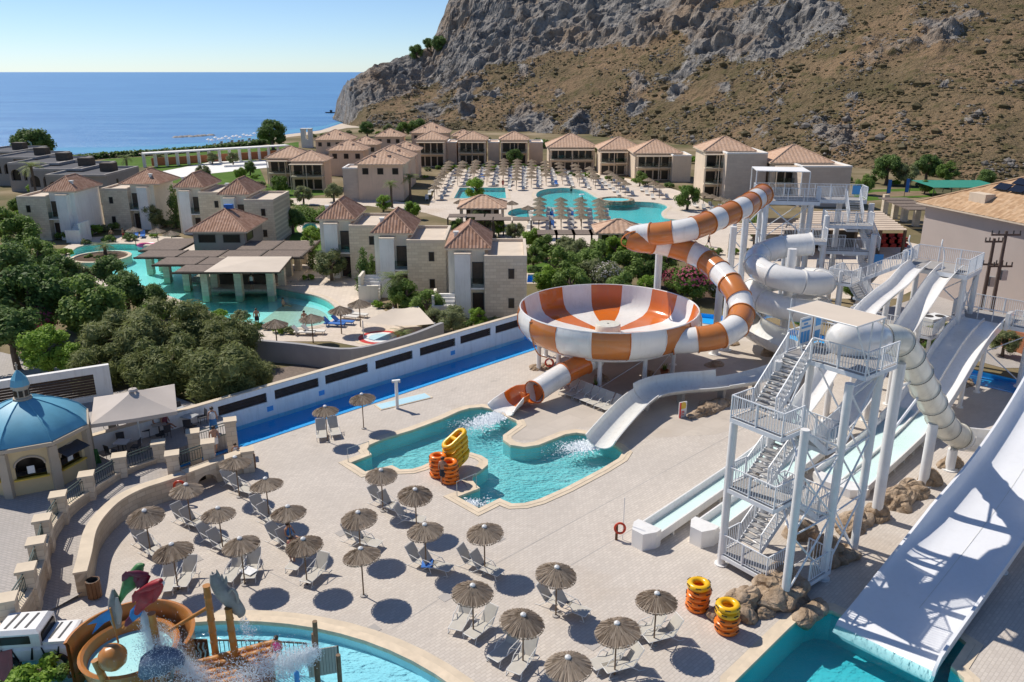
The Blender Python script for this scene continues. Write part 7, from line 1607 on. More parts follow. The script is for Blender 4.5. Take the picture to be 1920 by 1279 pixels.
def plants():
    T = tree
    for a in [('dark', 12, 505, 58, 'dark tree at the left picture edge beyond the kiosk'), ('dark', 55, 560, 74, 'tallest dark green tree mass left of the lagoon'), ('dark', 20, 625, 62, 'dark tree low at the left edge above the pink blossom'), ('mid', 45, 440, 44, 'green tree before the leftmost stone villa'), ('mid', 12, 420, 36, 'green tree at the left edge under the grey houses'), ('dark', 110, 515, 44, 'dark pine beside the planted lagoon island'), ('mid', 165, 575, 66, 'mid green tree in the middle of the left garden'), ('dark', 235, 545, 44, 'dark pine crown standing against the turquoise lagoon'), ('dark', 205, 510, 34, 'slim dark pine just left of the lagoon bend'), ('mid', 130, 560, 50, 'green tree between the two dark garden trees'), ('dark', 285, 560, 32, 'small dark pine at the right end of the garden trees'),
              ('bright', 88, 655, 52, 'bright green climbing shrub on the fence left of the garden'), ('bright', 130, 672, 38, 'bright green shrub right part beside the fence'), ('bright', 45, 640, 30, 'bright green shrub tip below the pink blossom'), ('bright', 285, 590, 26, 'bright bush among the dull garden shrubs')]: T(*a)
    for a in [(235, 640, 82, 'large dull green feathery shrub left of the beige parasol'), (330, 612, 76, 'large dull green feathery shrub behind the parasol'), (415, 700, 82, 'rounded feathery shrub hanging over the white river wall'), (310, 685, 78, 'feathery shrub directly above the beige parasol'), (430, 640, 62, 'feathery shrub below the lagoon end'), (185, 690, 62, 'feathery shrub left over the white terrace wall'), (475, 705, 42, 'small feathery shrub at the timber deck'), (385, 630, 58, 'feathery shrub in the middle of the garden bank')]: T('tam', *a, flat=.85, zk=.85, cat='shrub')
    T('mid', 68, 612, 42, 'pink flowering oleander left of the bright fence shrub', flower=FLW, cat='shrub', name='oleander'); T('mid', 1305, 528, 42, 'pink flowering oleander beside the river, right of the bowl', flower=FLW, zk=.9, cat='shrub', name='oleander'); T('olive', 1352, 540, 30, 'white flowering oleander right of the pink one', flower=FLWW, zk=.9, cat='shrub', name='oleander'); T('mid', 1265, 525, 28, 'low oleander left of the pink one by the river', flower=FLW, zk=.8, cat='shrub', name='oleander'); T('olive', 1140, 520, 36, 'white flowering bush behind the bowl rim', flower=FLWW, zk=.9, cat='shrub', name='oleander')
    for a in [(103, 446, 66, 'thin cypress at the corner of the leftmost villa'), (332, 428, 78, 'tallest cypress behind the pool bar'), (350, 432, 62, 'second cypress right beside the tallest one'), (385, 418, 38, 'short cypress right of the cypress pair'), (684, 550, 82, 'cypress against the middle villa'), (588, 505, 55, 'cypress at the right corner of the pool bar'), (700, 540, 60, 'leafy green cypress right of the dark one at the middle villa')]: cypress(*a)
    for a in [('olive', 283, 404, 25, 'round olive tree between the two left villas'), ('olive', 625, 358, 20, 'round clipped tree on the garden path'), ('olive', 568, 364, 19, 'low round tree in front of the balcony house'), ('mid', 522, 345, 20, 'round green tree left of the balcony house'), ('olive', 620, 494, 33, 'round pale green tree right of the pool bar'), ('plum', 793, 512, 17, 'small dark red plum tree between two villas'), ('mid', 762, 552, 34, 'green bush in front of the middle villa'), ('mid', 800, 570, 34, 'green bush left of the nearest villa stairs'), ('olive', 850, 598, 32, 'pale bush at the foot of the nearest villa stairs'), ('bright', 895, 592, 18, 'bright round bush at the nearest villa door'), ('olive', 815, 595, 22, 'grey green bush beside the shade sail'), ('bright', 718, 380, 17, 'bright round bush on the path behind the far villa'), ('bright', 772, 393, 18, 'bright round bush near the round arch path'), ('bright', 893, 354, 24, 'bright round tree before the small pool'), ('dark', 548, 412, 26, 'dark bush at the corner of the flat stone villa'), ('bright', 585, 446, 26, 'bright bush beside the pool bar pergola'), ('mid', 640, 470, 20, 'green bush left of the far villa'), ('olive', 900, 410, 22, 'grey green bush by the pool house pergola'),
              ('mid', 1050, 502, 44, 'light green tree just right of the nearest villa'), ('olive', 1085, 470, 30, 'olive tree beyond the light green tree'), ('mid', 1120, 488, 42, 'green tree behind the bowl rim'), ('mid', 1180, 500, 40, 'green tree left of the tall bowl post'), ('bright', 1155, 465, 26, 'bright tree in front of the tan pavilion'), ('dark', 1205, 480, 30, 'dark tree under the orange tube turn'), ('bright', 998, 446, 22, 'bright round tree right of the nearest villa roof'), ('olive', 965, 432, 20, 'olive bush by the reed pergola'), ('mid', 1025, 462, 26, 'green bush under the reed pergola'), ('mid', 1290, 368, 26, 'round tree beside the main pool, under the orange tube'), ('mid', 1200, 334, 15, 'clipped tree among the right lounger rows'), ('dark', 1225, 512, 28, 'dark bush by the tall bowl post'), ('mid', 1415, 425, 24, 'bush under the tallest tower braces'), ('dark', 965, 294, 17, 'dark tree in front of the third balconied house'), ('mid', 1250, 490, 24, 'green tree at the foot of the tall bowl post'),
              ('dark', 510, 250, 30, 'big round dark tree standing on the beach'), ('dark', 65, 272, 36, 'wide dark tree above the stepped grey houses'), ('dark', 35, 268, 20, 'left part of the dark trees above the grey houses'), ('dark', 688, 241, 15, 'dark round tree at the foot of the headland'), ('mid', 756, 243, 18, 'dull green tree left of the slope foot'), ('dark', 785, 240, 20, 'dark wide tree at the slope foot'), ('olive', 728, 241, 12, 'small pale tree at the slope foot'), ('olive', 297, 297, 11, 'small round tree at the left end of the white pergola'), ('olive', 397, 295, 13, 'round tree in front of the white pergola, left one'), ('olive', 436, 296, 13, 'round tree in front of the white pergola, right one'), ('olive', 382, 322, 17, 'olive tree behind the widest villa roof'), ('bright', 450, 325, 13, 'bright bush on the back lawn'), ('dark', 468, 314, 14, 'dark bush on the back lawn near the balcony house'), ('mid', 35, 385, 18, 'green bush in front of the grey houses'), ('bright', 60, 355, 12, 'bright bush at the grey house palms'),
              ('dark', 1665, 316, 30, 'large dark tree beyond the rightmost stone house'), ('dark', 1740, 312, 26, 'large dark tree right at the foot of the slope'), ('mid', 1622, 345, 20, 'green bush left of the sports field'), ('olive', 1700, 325, 24, 'olive green bush between the two dark trees'), ('mid', 1780, 322, 22, 'bush behind the sports cage'), ('dark', 1850, 335, 20, 'dark bush behind the solar roof'), ('mid', 1735, 350, 14, 'hedge bush at the sports field'), ('olive', 1760, 624, 28, 'shrub below the body slides by the rubble wall'), ('olive', 1885, 640, 30, 'shrub at the right edge below the double slide'), ('olive', 1700, 600, 20, 'shrub behind the wavy body slide'), ('mid', 1730, 640, 22, 'green shrub between the slide posts'), ('bright', 1505, 600, 16, 'bright shrub seen between spiral and stair tower'), ('mid', 1600, 540, 22, 'green tree at the foot of the tallest tower')]:
        T(*a, zk=1.0)
    T('hedge', 588, 402, 46, 'long clipped hedge between lawn and garden path', flat=.75, zk=.3, cat='hedge'); T('hedge', 640, 408, 26, 'short clipped hedge right of the long one', flat=.8, zk=.35, cat='hedge')
    palm(738, 522, 34, 'fan palm in front of the middle villa'); palm(58, 312, 26, 'tall palm before the stepped grey houses', 6.5); palm(236, 296, 17, 'palm on the lawn near the beach', 4.5); palm(754, 625, 24, 'low palm plant beside the splash circle', .7); palm(195, 462, 22, 'palm like plant on the lagoon island', 1.2); palm(768, 333, 22, 'palm right of the blank stone block', 4); palm(733, 345, 17, 'palm left of the pool terrace', 4); palm(925, 420, 12, 'small palm by the pool house', 2)
    for a in [('mid', 1070, 530, 38, 'green tree touching the left rim of the bowl'), ('bright', 1022, 524, 30, 'bright tree between villa and bowl rim'), ('olive', 1105, 512, 36, 'olive tree behind the middle of the bowl'), ('mid', 1168, 538, 34, 'dense green bush hugging the bowl rim'), ('bright', 1212, 536, 24, 'bright bush right behind the bowl rim'), ('mid', 1000, 480, 24, 'green bush on the garden strip right of the villa'), ('olive', 1062, 462, 26, 'olive bush below the near parasol rows'), ('mid', 1128, 458, 24, 'green bush left of the tan pavilion'), ('olive', 700, 420, 18, 'olive bush between the far and middle villas'), ('mid', 860, 425, 18, 'green bush behind the nearest villa roof'), ('bright', 935, 425, 16, 'bright bush below the pool house'), ('mid', 520, 420, 20, 'green bush right of the pool bar roof'), ('bright', 655, 450, 14, 'bright shrub in front of the far villa'), ('mid', 330, 640, 40, 'fresh green shrub among the feathery ones'), ('bright', 205, 600, 34, 'fresh green tree above the feathery shrubs'), ('mid', 70, 480, 40, 'fresh green tree left of the lagoon end'), ('olive', 150, 520, 34, 'olive tree at the left lagoon bank')]: T(*a, zk=1.0)
    m = MB(); L = arclen([G(x, y) for x, y in ((140, 302), (200, 296), (300, 290), (380, 284), (470, 274), (500, 269))], 120)
    for p in L:
        for _ in range(30): q = p + Vector((random.uniform(-1, 1), random.uniform(-1, 1), random.uniform(0, 1.5))); s_ = random.uniform(.2, .45); a = random.uniform(0, 6.28); u = Vector((math.cos(a), math.sin(a), random.uniform(-.5, .5))) * s_; v = Vector((-math.sin(a), math.cos(a), random.uniform(.2, 1))) * s_; m.add([q - u, q - v, q + u, q + v], [(0, 1, 2, 3)])
    tag(part('beach_hedge', m, 'leaf_dark'), 'long dark low hedge between lawn and beach', 'hedge')
    # low planting along walls and houses
    kinds = ['shrub', 'shrubo', 'shrubb', 'shrubd']
    def row(label, pts, n, rpx, group):
        L = [Vector((x, y, 0)) for x, y in pts]; P = arclen(L, n - 1) if n > 1 else L
        for k, p in enumerate(P): T(kinds[(k * 7 + n) % 4], p.x + random.uniform(-3, 3), p.y + random.uniform(-1.5, 1.5), rpx * random.uniform(.7, 1.25), 'low shrub, %s from the left %s' % (nth(k), label), zk=.5, flat=.9, group=group)
    row('before the balconied houses', [(782, 318), (850, 312), (935, 311), (1020, 313)], 14, 8, 'shrubs before the balconied houses'); row('before the tan houses', [(1028, 322), (1120, 331), (1210, 341), (1300, 355)], 13, 9, 'shrubs before the tan houses'); row('before the left villas', [(120, 440), (185, 428), (250, 418), (300, 415)], 8, 16, 'shrubs before the left villas'); row('beside the far villa path', [(580, 520), (600, 480), (640, 490), (660, 515)], 6, 12, 'shrubs beside the villa path'); row('along the near villa foot', [(705, 568), (740, 572), (790, 585), (880, 605), (930, 600)], 10, 14, 'shrubs at the near villa'); row('along the river bank right of the bowl', [(1000, 505), (1060, 530), (1110, 540), (1180, 540)], 7, 18, 'shrubs behind the bowl'); row('at the lagoon end', [(480, 610), (520, 615), (545, 620)], 4, 14, 'shrubs at the lagoon end'); row('beside the dark grey houses', [(20, 400), (60, 395), (110, 390), (140, 360), (215, 335), (250, 335)], 10, 13, 'shrubs by the grey houses'); row('along the terrace behind the towers', [(1270, 480), (1330, 470), (1400, 470)], 6, 16, 'shrubs by the restaurant'); row('at the foot of the slope', [(1020, 268), (1150, 280), (1300, 300), (1420, 300), (1600, 335), (1800, 350), (1915, 345)], 20, 13, 'shrubs at the slope foot'); row('on the shore by the headland', [(585, 256), (620, 250), (655, 246), (690, 247), (730, 249)], 9, 8, 'shrubs by the headland'); row('on the lagoon island', [(165, 480), (190, 483), (215, 480)], 4, 9, 'island shrubs'); row('below the slope by the left roofs', [(870, 258), (940, 262), (1010, 265)], 7, 9, 'shrubs by the left roofs'); row('at the back of the lounger terrace', [(800, 330), (830, 318), (1010, 316)], 6, 8, 'shrubs at the terrace back'); row('beside the far lawn', [(480, 330), (500, 360), (520, 385), (545, 380)], 6, 12, 'shrubs beside the far lawn'); row('between the left villas and bar', [(120, 470), (160, 452), (300, 440), (330, 440)], 6, 12, 'shrubs at the far lagoon shore'); row('under the garden trees', [(150, 610), (260, 600), (350, 580), (450, 590)], 8, 22, 'shrubs under the garden trees')
    for k, (px, j) in enumerate(((786, 92), (809, 88), (828, 92))):
        i = int(np.argmin(abs(HXS - px))); q = HV[i, int((230 - 22) * (.93, .93, .80)[k])]; t = thing('ridge_tree', 'small dark tree on the mountain skyline, %s from the left' % nth(k), 'tree', tuple(q), k, 'skyline trees'); r = (4.2, 3.0, 4.6)[k]; inst('crown', CR['dark'][k % 2], t, (0, 0, r * .8), 0, r); inst('trunk', TK[k], t, (0, 0, r * .8), 0, r)
plants()
# ------------------------------------------------------------------ children's play platform, lower left
def pl(px, py, Yd): return AY(px, py, Yd)
def bamboo(t, a, b, r=.09, name='bamboo_post'):
    a, b = Vector(a), Vector(b); m = MB(); n = max(3, int((b - a).length / .45)); pts = []; rr = []
    for i in range(n + 1):
        p = a.lerp(b, i / n); e = (b - a).normalized() * .03; pts += [p - e, p, p + e]; rr += [r, r * 1.14, r]
    m.tube(pts[1:-1], rr[1:-1], 10); return part(name, m, 'bamboo', t, True, ang=60)
def blob(pts, rad, n=12, flat=1.0, side=Vector((0, 1, 0))):
    m = MB(); P = spline(pts, 4); k = len(P); rr = [float(np.interp(i / (k - 1), np.linspace(0, 1, len(rad)), rad)) for i in range(k)]; S_ = []
    for i, p in enumerate(P):
        t = (P[min(k - 1, i + 1)] - P[max(0, i - 1)]).normalized(); v = (side - t * side.dot(t)).normalized(); u = t.cross(v); S_.append([p + u * rr[i] * math.cos(2 * PI * j / n) + v * rr[i] * flat * math.sin(2 * PI * j / n) for j in range(n)])
    m.loft(S_, True, True); return m
def feather_wing(root, tip, drop, Yd, n=7):
    """a flat wing: overlapping feathers fanned from its leading edge"""
    m = MB(); a, b = pl(*root, Yd), pl(*tip, Yd); dv = pl(root[0] + drop[0], root[1] + drop[1], Yd) - a
    for k in range(n):
        f = k / (n - 1); s = a.lerp(b, f); e = s + dv * (1 - .45 * f) + (b - a) * .12; w = (b - a) * (.62 / n); y = Vector((0, .015 * (k % 3), 0))
        q = blob([s + y, s.lerp(e, .5) + y, e + y], [.10, .13, .02], 8, .3); m.add(q.v, q.f)
    q = blob([a, a.lerp(b, .5), b], [.1, .15, .06], 10, .6); m.add(q.v, q.f); return m
def play_area():
    YD = 25.2; c = G(243, 1196, 1.8); t = thing('play_platform', 'orange water play platform with round tub and bamboo log deck', 'play structure', (c.x, c.y, 0))
    m = MB(); m.lathe([(2.25, -.3), (2.25, 1.75), (2.32, 1.85), (2.2, 1.88), (2.12, 1.75), (2.12, -.3)], 36, (c.x, c.y, 0), R(-10), R(190)); part('high_wall', m, 'play_orange', t, True)
    c2 = G(243, 1213, 1.35); m = MB(); m.lathe([(1.2, -.3), (1.55, .5), (1.72, 1.2), (1.78, 1.35), (1.68, 1.42), (1.58, 1.35), (1.5, 1.0), (1.3, .7)], 36, (c2.x, c2.y, 0)); part('tub', m, 'play_orange', t, True)
    m = MB(); m.lathe([(1.5, .98), (.01, .98)], 28, (c2.x, c2.y, 0)); part('tub_water', m, 'mosaic_teal', t)
    m = blob([pl(204, 1252, 24.2), pl(207, 1243, 24.2), pl(211, 1233, 24.2), pl(216, 1222, 24.2), pl(220, 1213, 24.2)], [.12, .42, .5, .42, .12], 18); part('tub_bulge', m, 'play_orange', t, True)
    # log deck
    a, b = G(350, 1250, 1.35), G(512, 1206, 1.75); d = b - a; n = Vector((d.y, -d.x, 0)).normalized()
    for k in range(12):
        o = n * (.30 * k) - Z * .05 * k; e = random.uniform(-.25, .45); bamboo(t, a + o - d * .12, b + o + d * (.06 * e + (.10 if k > 6 else 0)), .145, 'deck_log')
    m = MB(); m.obox(a + n * -.1 - Z * .5, d, n * 3.6 - Z * .6, -Z * .3); part('deck_base', m, 'wood_brown', t)
    for k, (x, y, x2, y2) in enumerate(((387, 1098, 405, 1232), (428, 1140, 441, 1228), (284, 1150, 309, 1290), (178, 1238, 214, 1290))):
        top = pl(x, y, YD - .4 * k); bot = pl(x2, y2, YD - .4 * k); bot.z = max(-.4, min(bot.z, 0.0)); bamboo(t, bot, top, .13)
    bamboo(t, pl(318, 1182, YD), pl(388, 1140, YD), .07, 'bamboo_rail'); bamboo(t, pl(232, 1178, YD), pl(245, 1160, YD), .06, 'bamboo_rail')
    m = MB(); p = G(352, 1238, .4); m.obox(p, X * .85, Y * .05, Z * .95); part('brown_panel', m, 'wood_brown', t)
    for k in range(4): m = MB(); m.tube(spline([p + Vector((.15 + .18 * k, -.03, .15)), p + Vector((.2 + .18 * k, -.03, .4)), p + Vector((.12 + .18 * k, -.03, .6)), p + Vector((.18 + .18 * k, -.03, .82))], 4), .035, 6); part('panel_wave', m, 'mosaic_pale', t, True)
    railing(t, [G(408, 1240, -.1), G(490, 1241, -.1), G(578, 1246, -.1)], 1.0, .16, 'dark_metal', 'deck_railing')
    for x, y, x2, y2 in ((588, 1188, 592, 1248), (634, 1228, 638, 1290), (590, 1165, 591, 1230)): m = MB(); p = pl(x, y, 24.6); q = pl(x2, y2, 24.6); q.z = -.3; m.cyl(q, p, .09 if x > 589 or x < 589 else .04, n=8); part('timber_post', m, 'pole_wood', t, True)
    m = MB(); p = G(580, 1262, .2); q = G(636, 1252, .2); d2 = q - p; m.obox(p - Z * .2, d2, Vector((.03, .05, 0)), Z * 1.2); part('timber_side', m, 'slat_mid', t)
    for k in range(10): m = MB(); m.obox(p + d2 * (k / 10) - Vector((.01, .03, .2)), d2 * .085, Vector((0, .03, 0)), Z * 1.22); part('side_board', m, 'mesh_fabric', t)
    m = MB(); p = pl(556, 1262, 23.6); m.tube([p - Z * .9, p, p + Z * .1], [.1, .1, .02], 8); part('blue_nozzle', m, 'sign_blue', t, True)
    # carved bird figures
    Y1 = 24.9
    s = thing('bird_figure', 'carved bird figure with green head and plum wings on the play platform', 'figure', pl(262, 1090, Y1))
    m = blob([pl(222, 1134, Y1), pl(232, 1112, Y1), pl(246, 1090, Y1), pl(256, 1074, Y1), pl(262, 1063, Y1), pl(270, 1059, Y1)], [.05, .13, .3, .22, .16, .05]); part('body', m, 'parrot_green', s, True)
    for off in (-.2, .2): m = feather_wing((278, 1078), (240, 1074), (-12, 30), Y1 + off); part('wing', m, 'parrot_plum', s, True)
    s = thing('bird_figure', 'carved red bird figure with blue tail leaning on the play post', 'figure', pl(285, 1110, Y1 - .5)); y2 = Y1 - .5
    m = blob([pl(256, 1150, y2), pl(266, 1132, y2), pl(278, 1115, y2), pl(292, 1101, y2), pl(301, 1091, y2), pl(306, 1090, y2)], [.1, .2, .36, .28, .14, .03]); part('body', m, 'parrot_red', s, True)
    for off in (-.24, .24): m = feather_wing((300, 1094), (258, 1110), (-8, 34), y2 + off); part('wing', m, 'parrot_red', s, True)
    m = blob([pl(302, 1091, y2), pl(307, 1093, y2), pl(306, 1099, y2)], [.07, .05, .01], 8); part('beak', m, 'sign_white', s, True)
    m = blob([pl(262, 1138, y2), pl(254, 1150, y2), pl(246, 1163, y2)], [.16, .2, .1], flat=.4); part('tail', m, 'parrot_blue', s, True)
    m = blob([pl(248, 1158, y2), pl(241, 1166, y2), pl(235, 1174, y2)], [.12, .12, .05], flat=.4); part('tail_tip', m, 'parrot_plum', s, True)
    s = thing('bird_figure', 'grey carved bird figure with folded wings left of the colourful ones', 'figure', pl(216, 1140, Y1)); m = blob([pl(220, 1175, Y1), pl(216, 1150, Y1), pl(214, 1125, Y1), pl(212, 1105, Y1)], [.14, .24, .2, .05]); part('body', m, 'statue_grey', s, True)
    m = blob([pl(222, 1170, Y1 - .15), pl(221, 1145, Y1 - .15), pl(219, 1120, Y1 - .15)], [.06, .16, .05], flat=.4); part('wing', m, 'plaster_mauve', s, True)
    s = thing('driftwood_figure', 'grey weathered driftwood figure hung between two bamboo posts', 'figure', pl(425, 1110, YD - .2)); y3 = YD - .2
    m = blob([pl(399, 1076, y3), pl(406, 1092, y3), pl(420, 1112, y3), pl(438, 1132, y3), pl(450, 1148, y3), pl(449, 1158, y3)], [.12, .25, .32, .28, .22, .04], flat=.7); part('body', m, 'statue_grey', s, True)
    for x, y, x2, y2_ in ((404, 1090, 397, 1072), (410, 1090, 406, 1068), (414, 1096, 416, 1076), (420, 1100, 424, 1080)): m = blob([pl(x, y, y3), pl((x + x2) / 2 + 1, (y + y2_) / 2, y3), pl(x2, y2_, y3)], [.1, .08, .015], 8, .5); part('branch', m, 'statue_grey', s, True)
    m = MB(); m.tube(spline([pl(428, 1112, y3 - .1), pl(436, 1104, y3 - .15), pl(444, 1114, y3 - .15), pl(446, 1130, y3 - .1)], 5), [.05 + .0 * i for i in range(16)], 8); part('curl', m, 'statue_grey', s, True)
    s = thing('water_spout_figure', 'dark blue grey spouting head in the spray of the play platform', 'figure', pl(300, 1230, 24)); m = blob([pl(268, 1268, 24), pl(285, 1248, 24), pl(305, 1238, 24), pl(330, 1236, 24), pl(340, 1250, 24)], [.2, .5, .55, .35, .1], flat=.8); part('head', m, 'statue_blue', s, True)
    s = thing('swallowtail_flag', 'blue swallowtail flag on a leaning bamboo stick', 'flag', pl(207, 1150, 24.6)); m = MB(); m.cyl(pl(206, 1140, 24.6), pl(222, 1205, 24.6), .035, n=6); part('stick', m, 'bamboo', s)
    q = [pl(206, 1142, 24.6), pl(190, 1152, 24.55), pl(163, 1172, 24.6), pl(182, 1168, 24.7), pl(172, 1190, 24.6), pl(196, 1168, 24.65), pl(209, 1162, 24.6)]; m = MB(); m.add(q + [p + Vector((0, .02, 0)) for p in q], [(0, 1, 2, 3), (0, 3, 4, 5, 6), (10, 9, 8, 7), (13, 12, 11, 10, 7)]); part('flag_cloth', m, 'parrot_blue', s)
    # spray and foam
    m = MB()
    def drop(p, r):
        b = len(m.v); a = random.uniform(0, 6); m.add([p + Vector((r * math.cos(a), r * math.sin(a), -r * .5)), p + Vector((r * math.cos(a + 2.1), r * math.sin(a + 2.1), -r * .5)), p + Vector((r * math.cos(a + 4.2), r * math.sin(a + 4.2), -r * .5)), p + Z * r], [(0, 1, 3), (1, 2, 3), (2, 0, 3), (0, 2, 1)])
    def spray(a, b, n, w0, w1, r=.02):
        for _ in range(n): f = random.random(); w = w0 + (w1 - w0) * f; drop(a.lerp(b, f) + Vector((random.gauss(0, w), random.gauss(0, w), random.gauss(0, w) - .5 * f * (1 - f))), r * random.uniform(.4, 1.5))
    spray(pl(270, 1150, 24.6), pl(295, 1215, 24.4), 9000, .05, .3, .013); spray(pl(330, 1225, 24.2), pl(385, 1278, 23.6), 7000, .06, .3, .013); spray(pl(300, 1205, 24.3), pl(320, 1250, 24), 7000, .35, .45, .013); spray(a.lerp(b, .95) + n * 1.5 + Z * .25, a.lerp(b, .1) + n * 2.4 - Z * .0, 9000, .3, .6, .018); spray(b + n * 1.2 + X * 1.6 + Z * .6, b + n * 1.4 + Z * .1, 8000, .12, .34, .018)
    spray(pl(455, 1160, 25), pl(470, 1190, 25), 400, .08, .2)
    o = part('play_spray', m, 'foam'); o['kind'] = 'stuff'; tag(o, 'white water spray over the play platform and log deck', 'water spray')
    # striped jeep prop
    p = G(88, 1232, 0); t = thing('safari_jeep', 'white jeep prop with black zebra stripes behind green bushes', 'jeep', p, R(6))
    def lp(nm, mb, mat, sm=False): return part(nm, mb, mat, t, sm, local=True)
    def rb(x0, x1, y0, y1, z0, z1, tp=.08): m = MB(); m.loft([[Vector((x0 + e, y0 + e, z)), Vector((x1 - e, y0 + e, z)), Vector((x1 - e, y1 - e, z)), Vector((x0 + e, y1 - e, z))] for e, z in ((0, z0), (0, z0 + (z1 - z0) * .8), (tp, z1))], True, True); return m
    lp('body', rb(-1.5, 1.3, -.75, .75, .45, 1.05), 'white_paint'); lp('cabin', rb(-1.45, .25, -.7, .7, 1.06, 1.75, .14), 'white_paint'); lp('bonnet', rb(.3, 1.28, -.65, .65, 1.05, 1.22, .1), 'white_paint')
    lp('side_window', rb(-1.2, -.1, -.72, -.55, 1.2, 1.55, .02), 'kiosk_dark'); lp('windscreen', rb(.12, .3, -.55, .55, 1.15, 1.55, .05), 'kiosk_dark')
    for x in (-.95, .85):
        for y in (-.75, .75):
            m = MB(); m.cyl((x, y - .11, .36), (x, y + .11, .36), .36, n=18); w_ = lp('wheel', m, 'rubber_black', True); m = MB(); m.cyl((x, y - .125, .36), (x, y + .125, .36), .18, n=12); q = part('rim', m, 'white_paint', w_, True, local=True)
    for x, z0, z1, lean in ((-1.3, .5, 1.04, .1), (-.7, .5, 1.04, -.15), (-.2, .5, 1.04, .12), (.35, .5, 1.04, -.1), (.75, .5, 1.04, .14)): m = MB(); m.loft([[Vector((x + w, -.765, z0)), Vector((x + .09 + w, -.765, z0))] if False else [Vector((x, -.757, z0)), Vector((x + .1, -.757, z0)), Vector((x + .1, -.765, z0)), Vector((x, -.765, z0))], [Vector((x + lean, -.757, z1)), Vector((x + .05 + lean, -.757, z1)), Vector((x + .05 + lean, -.765, z1)), Vector((x + lean, -.765, z1))]], True, True) if True else None; lp('stripe', m, 'rubber_black')
    for x in (-1.1, -.75, -.35): m = MB(); m.obox((x, -.45, 1.755), (.09, 0, 0), (.12, .9, 0), (0, 0, .01)); lp('roof_stripe', m, 'rubber_black')
    for x in (.45, .8): m = MB(); m.obox((x, -.5, 1.222), (.08, 0, 0), (.1, 1.0, 0), (0, 0, .01)); lp('bonnet_stripe', m, 'rubber_black')
    for y in (-.5, .5): m = MB(); m.cyl((1.28, y, .85), (1.36, y, .85), .12, n=10); lp('headlight', m, 'sign_yellow', True)
    tree('shrubb', 70, 1262, 52, 'leafy green bush in the lower left corner before the jeep', zk=.55); tree('shrub', 128, 1256, 32, 'leafy green bush right of the jeep front wheel', zk=.55); tree('shrub', 25, 1275, 40, 'leafy bush at the extreme lower left corner', zk=.4)
    m = MB(); q = [pl(-10, 1225, 23.5), pl(22, 1218, 23.4), pl(24, 1250, 23.3), pl(8, 1278, 23.4), pl(-12, 1270, 23.5)]; m.add(q + [p + Vector((0, .03, 0)) for p in q], [(0, 1, 2, 3, 4), (9, 8, 7, 6, 5)]); tag(part('plum_banner', m, 'brown_plum'), 'dark plum cloth banner in the lower left corner', 'banner')
play_area()
def foam_patch(name, a, b, n, w, label, z=-.08):
    m = MB(); a, b = G(*a, z), G(*b, z)
    for _ in range(n):
        f = random.random() ** 1.5; p = a.lerp(b, f) + Vector((random.gauss(0, w * (.35 + f)), random.gauss(0, w * (.35 + f)), 0)); r = random.uniform(.02, .11) * (1.15 - f); h = random.uniform(.0, .16) * (1 - f); k = random.randint(5, 7)
        b0 = m.add([p + Vector((r * math.cos(6.283 * i / k) * random.uniform(.6, 1.3), r * math.sin(6.283 * i / k) * random.uniform(.6, 1.3), 0)) for i in range(k)] + [p + Z * (h + .015)], []); m.f += [(b0 + i, b0 + (i + 1) % k, b0 + k) for i in range(k)]
    o = part(name, m, 'foam'); o['kind'] = 'stuff'; tag(o, label, 'water foam')
foam_patch('splash_foam', (945, 776), (868, 806), 3200, .55, 'white foam where the striped bowl outlet meets the pool'); foam_patch('splash_foam', (1128, 830), (1050, 846), 2600, .5, 'white foam where the open flume meets the pool'); foam_patch('splash_foam', (1600, 1168), (1640, 1180), 500, .35, 'thin foam at the left foot of the wide ramp', -.09); foam_patch('splash_foam', (880, 945), (915, 945), 260, .5, 'bubbling foam on the near pool steps')

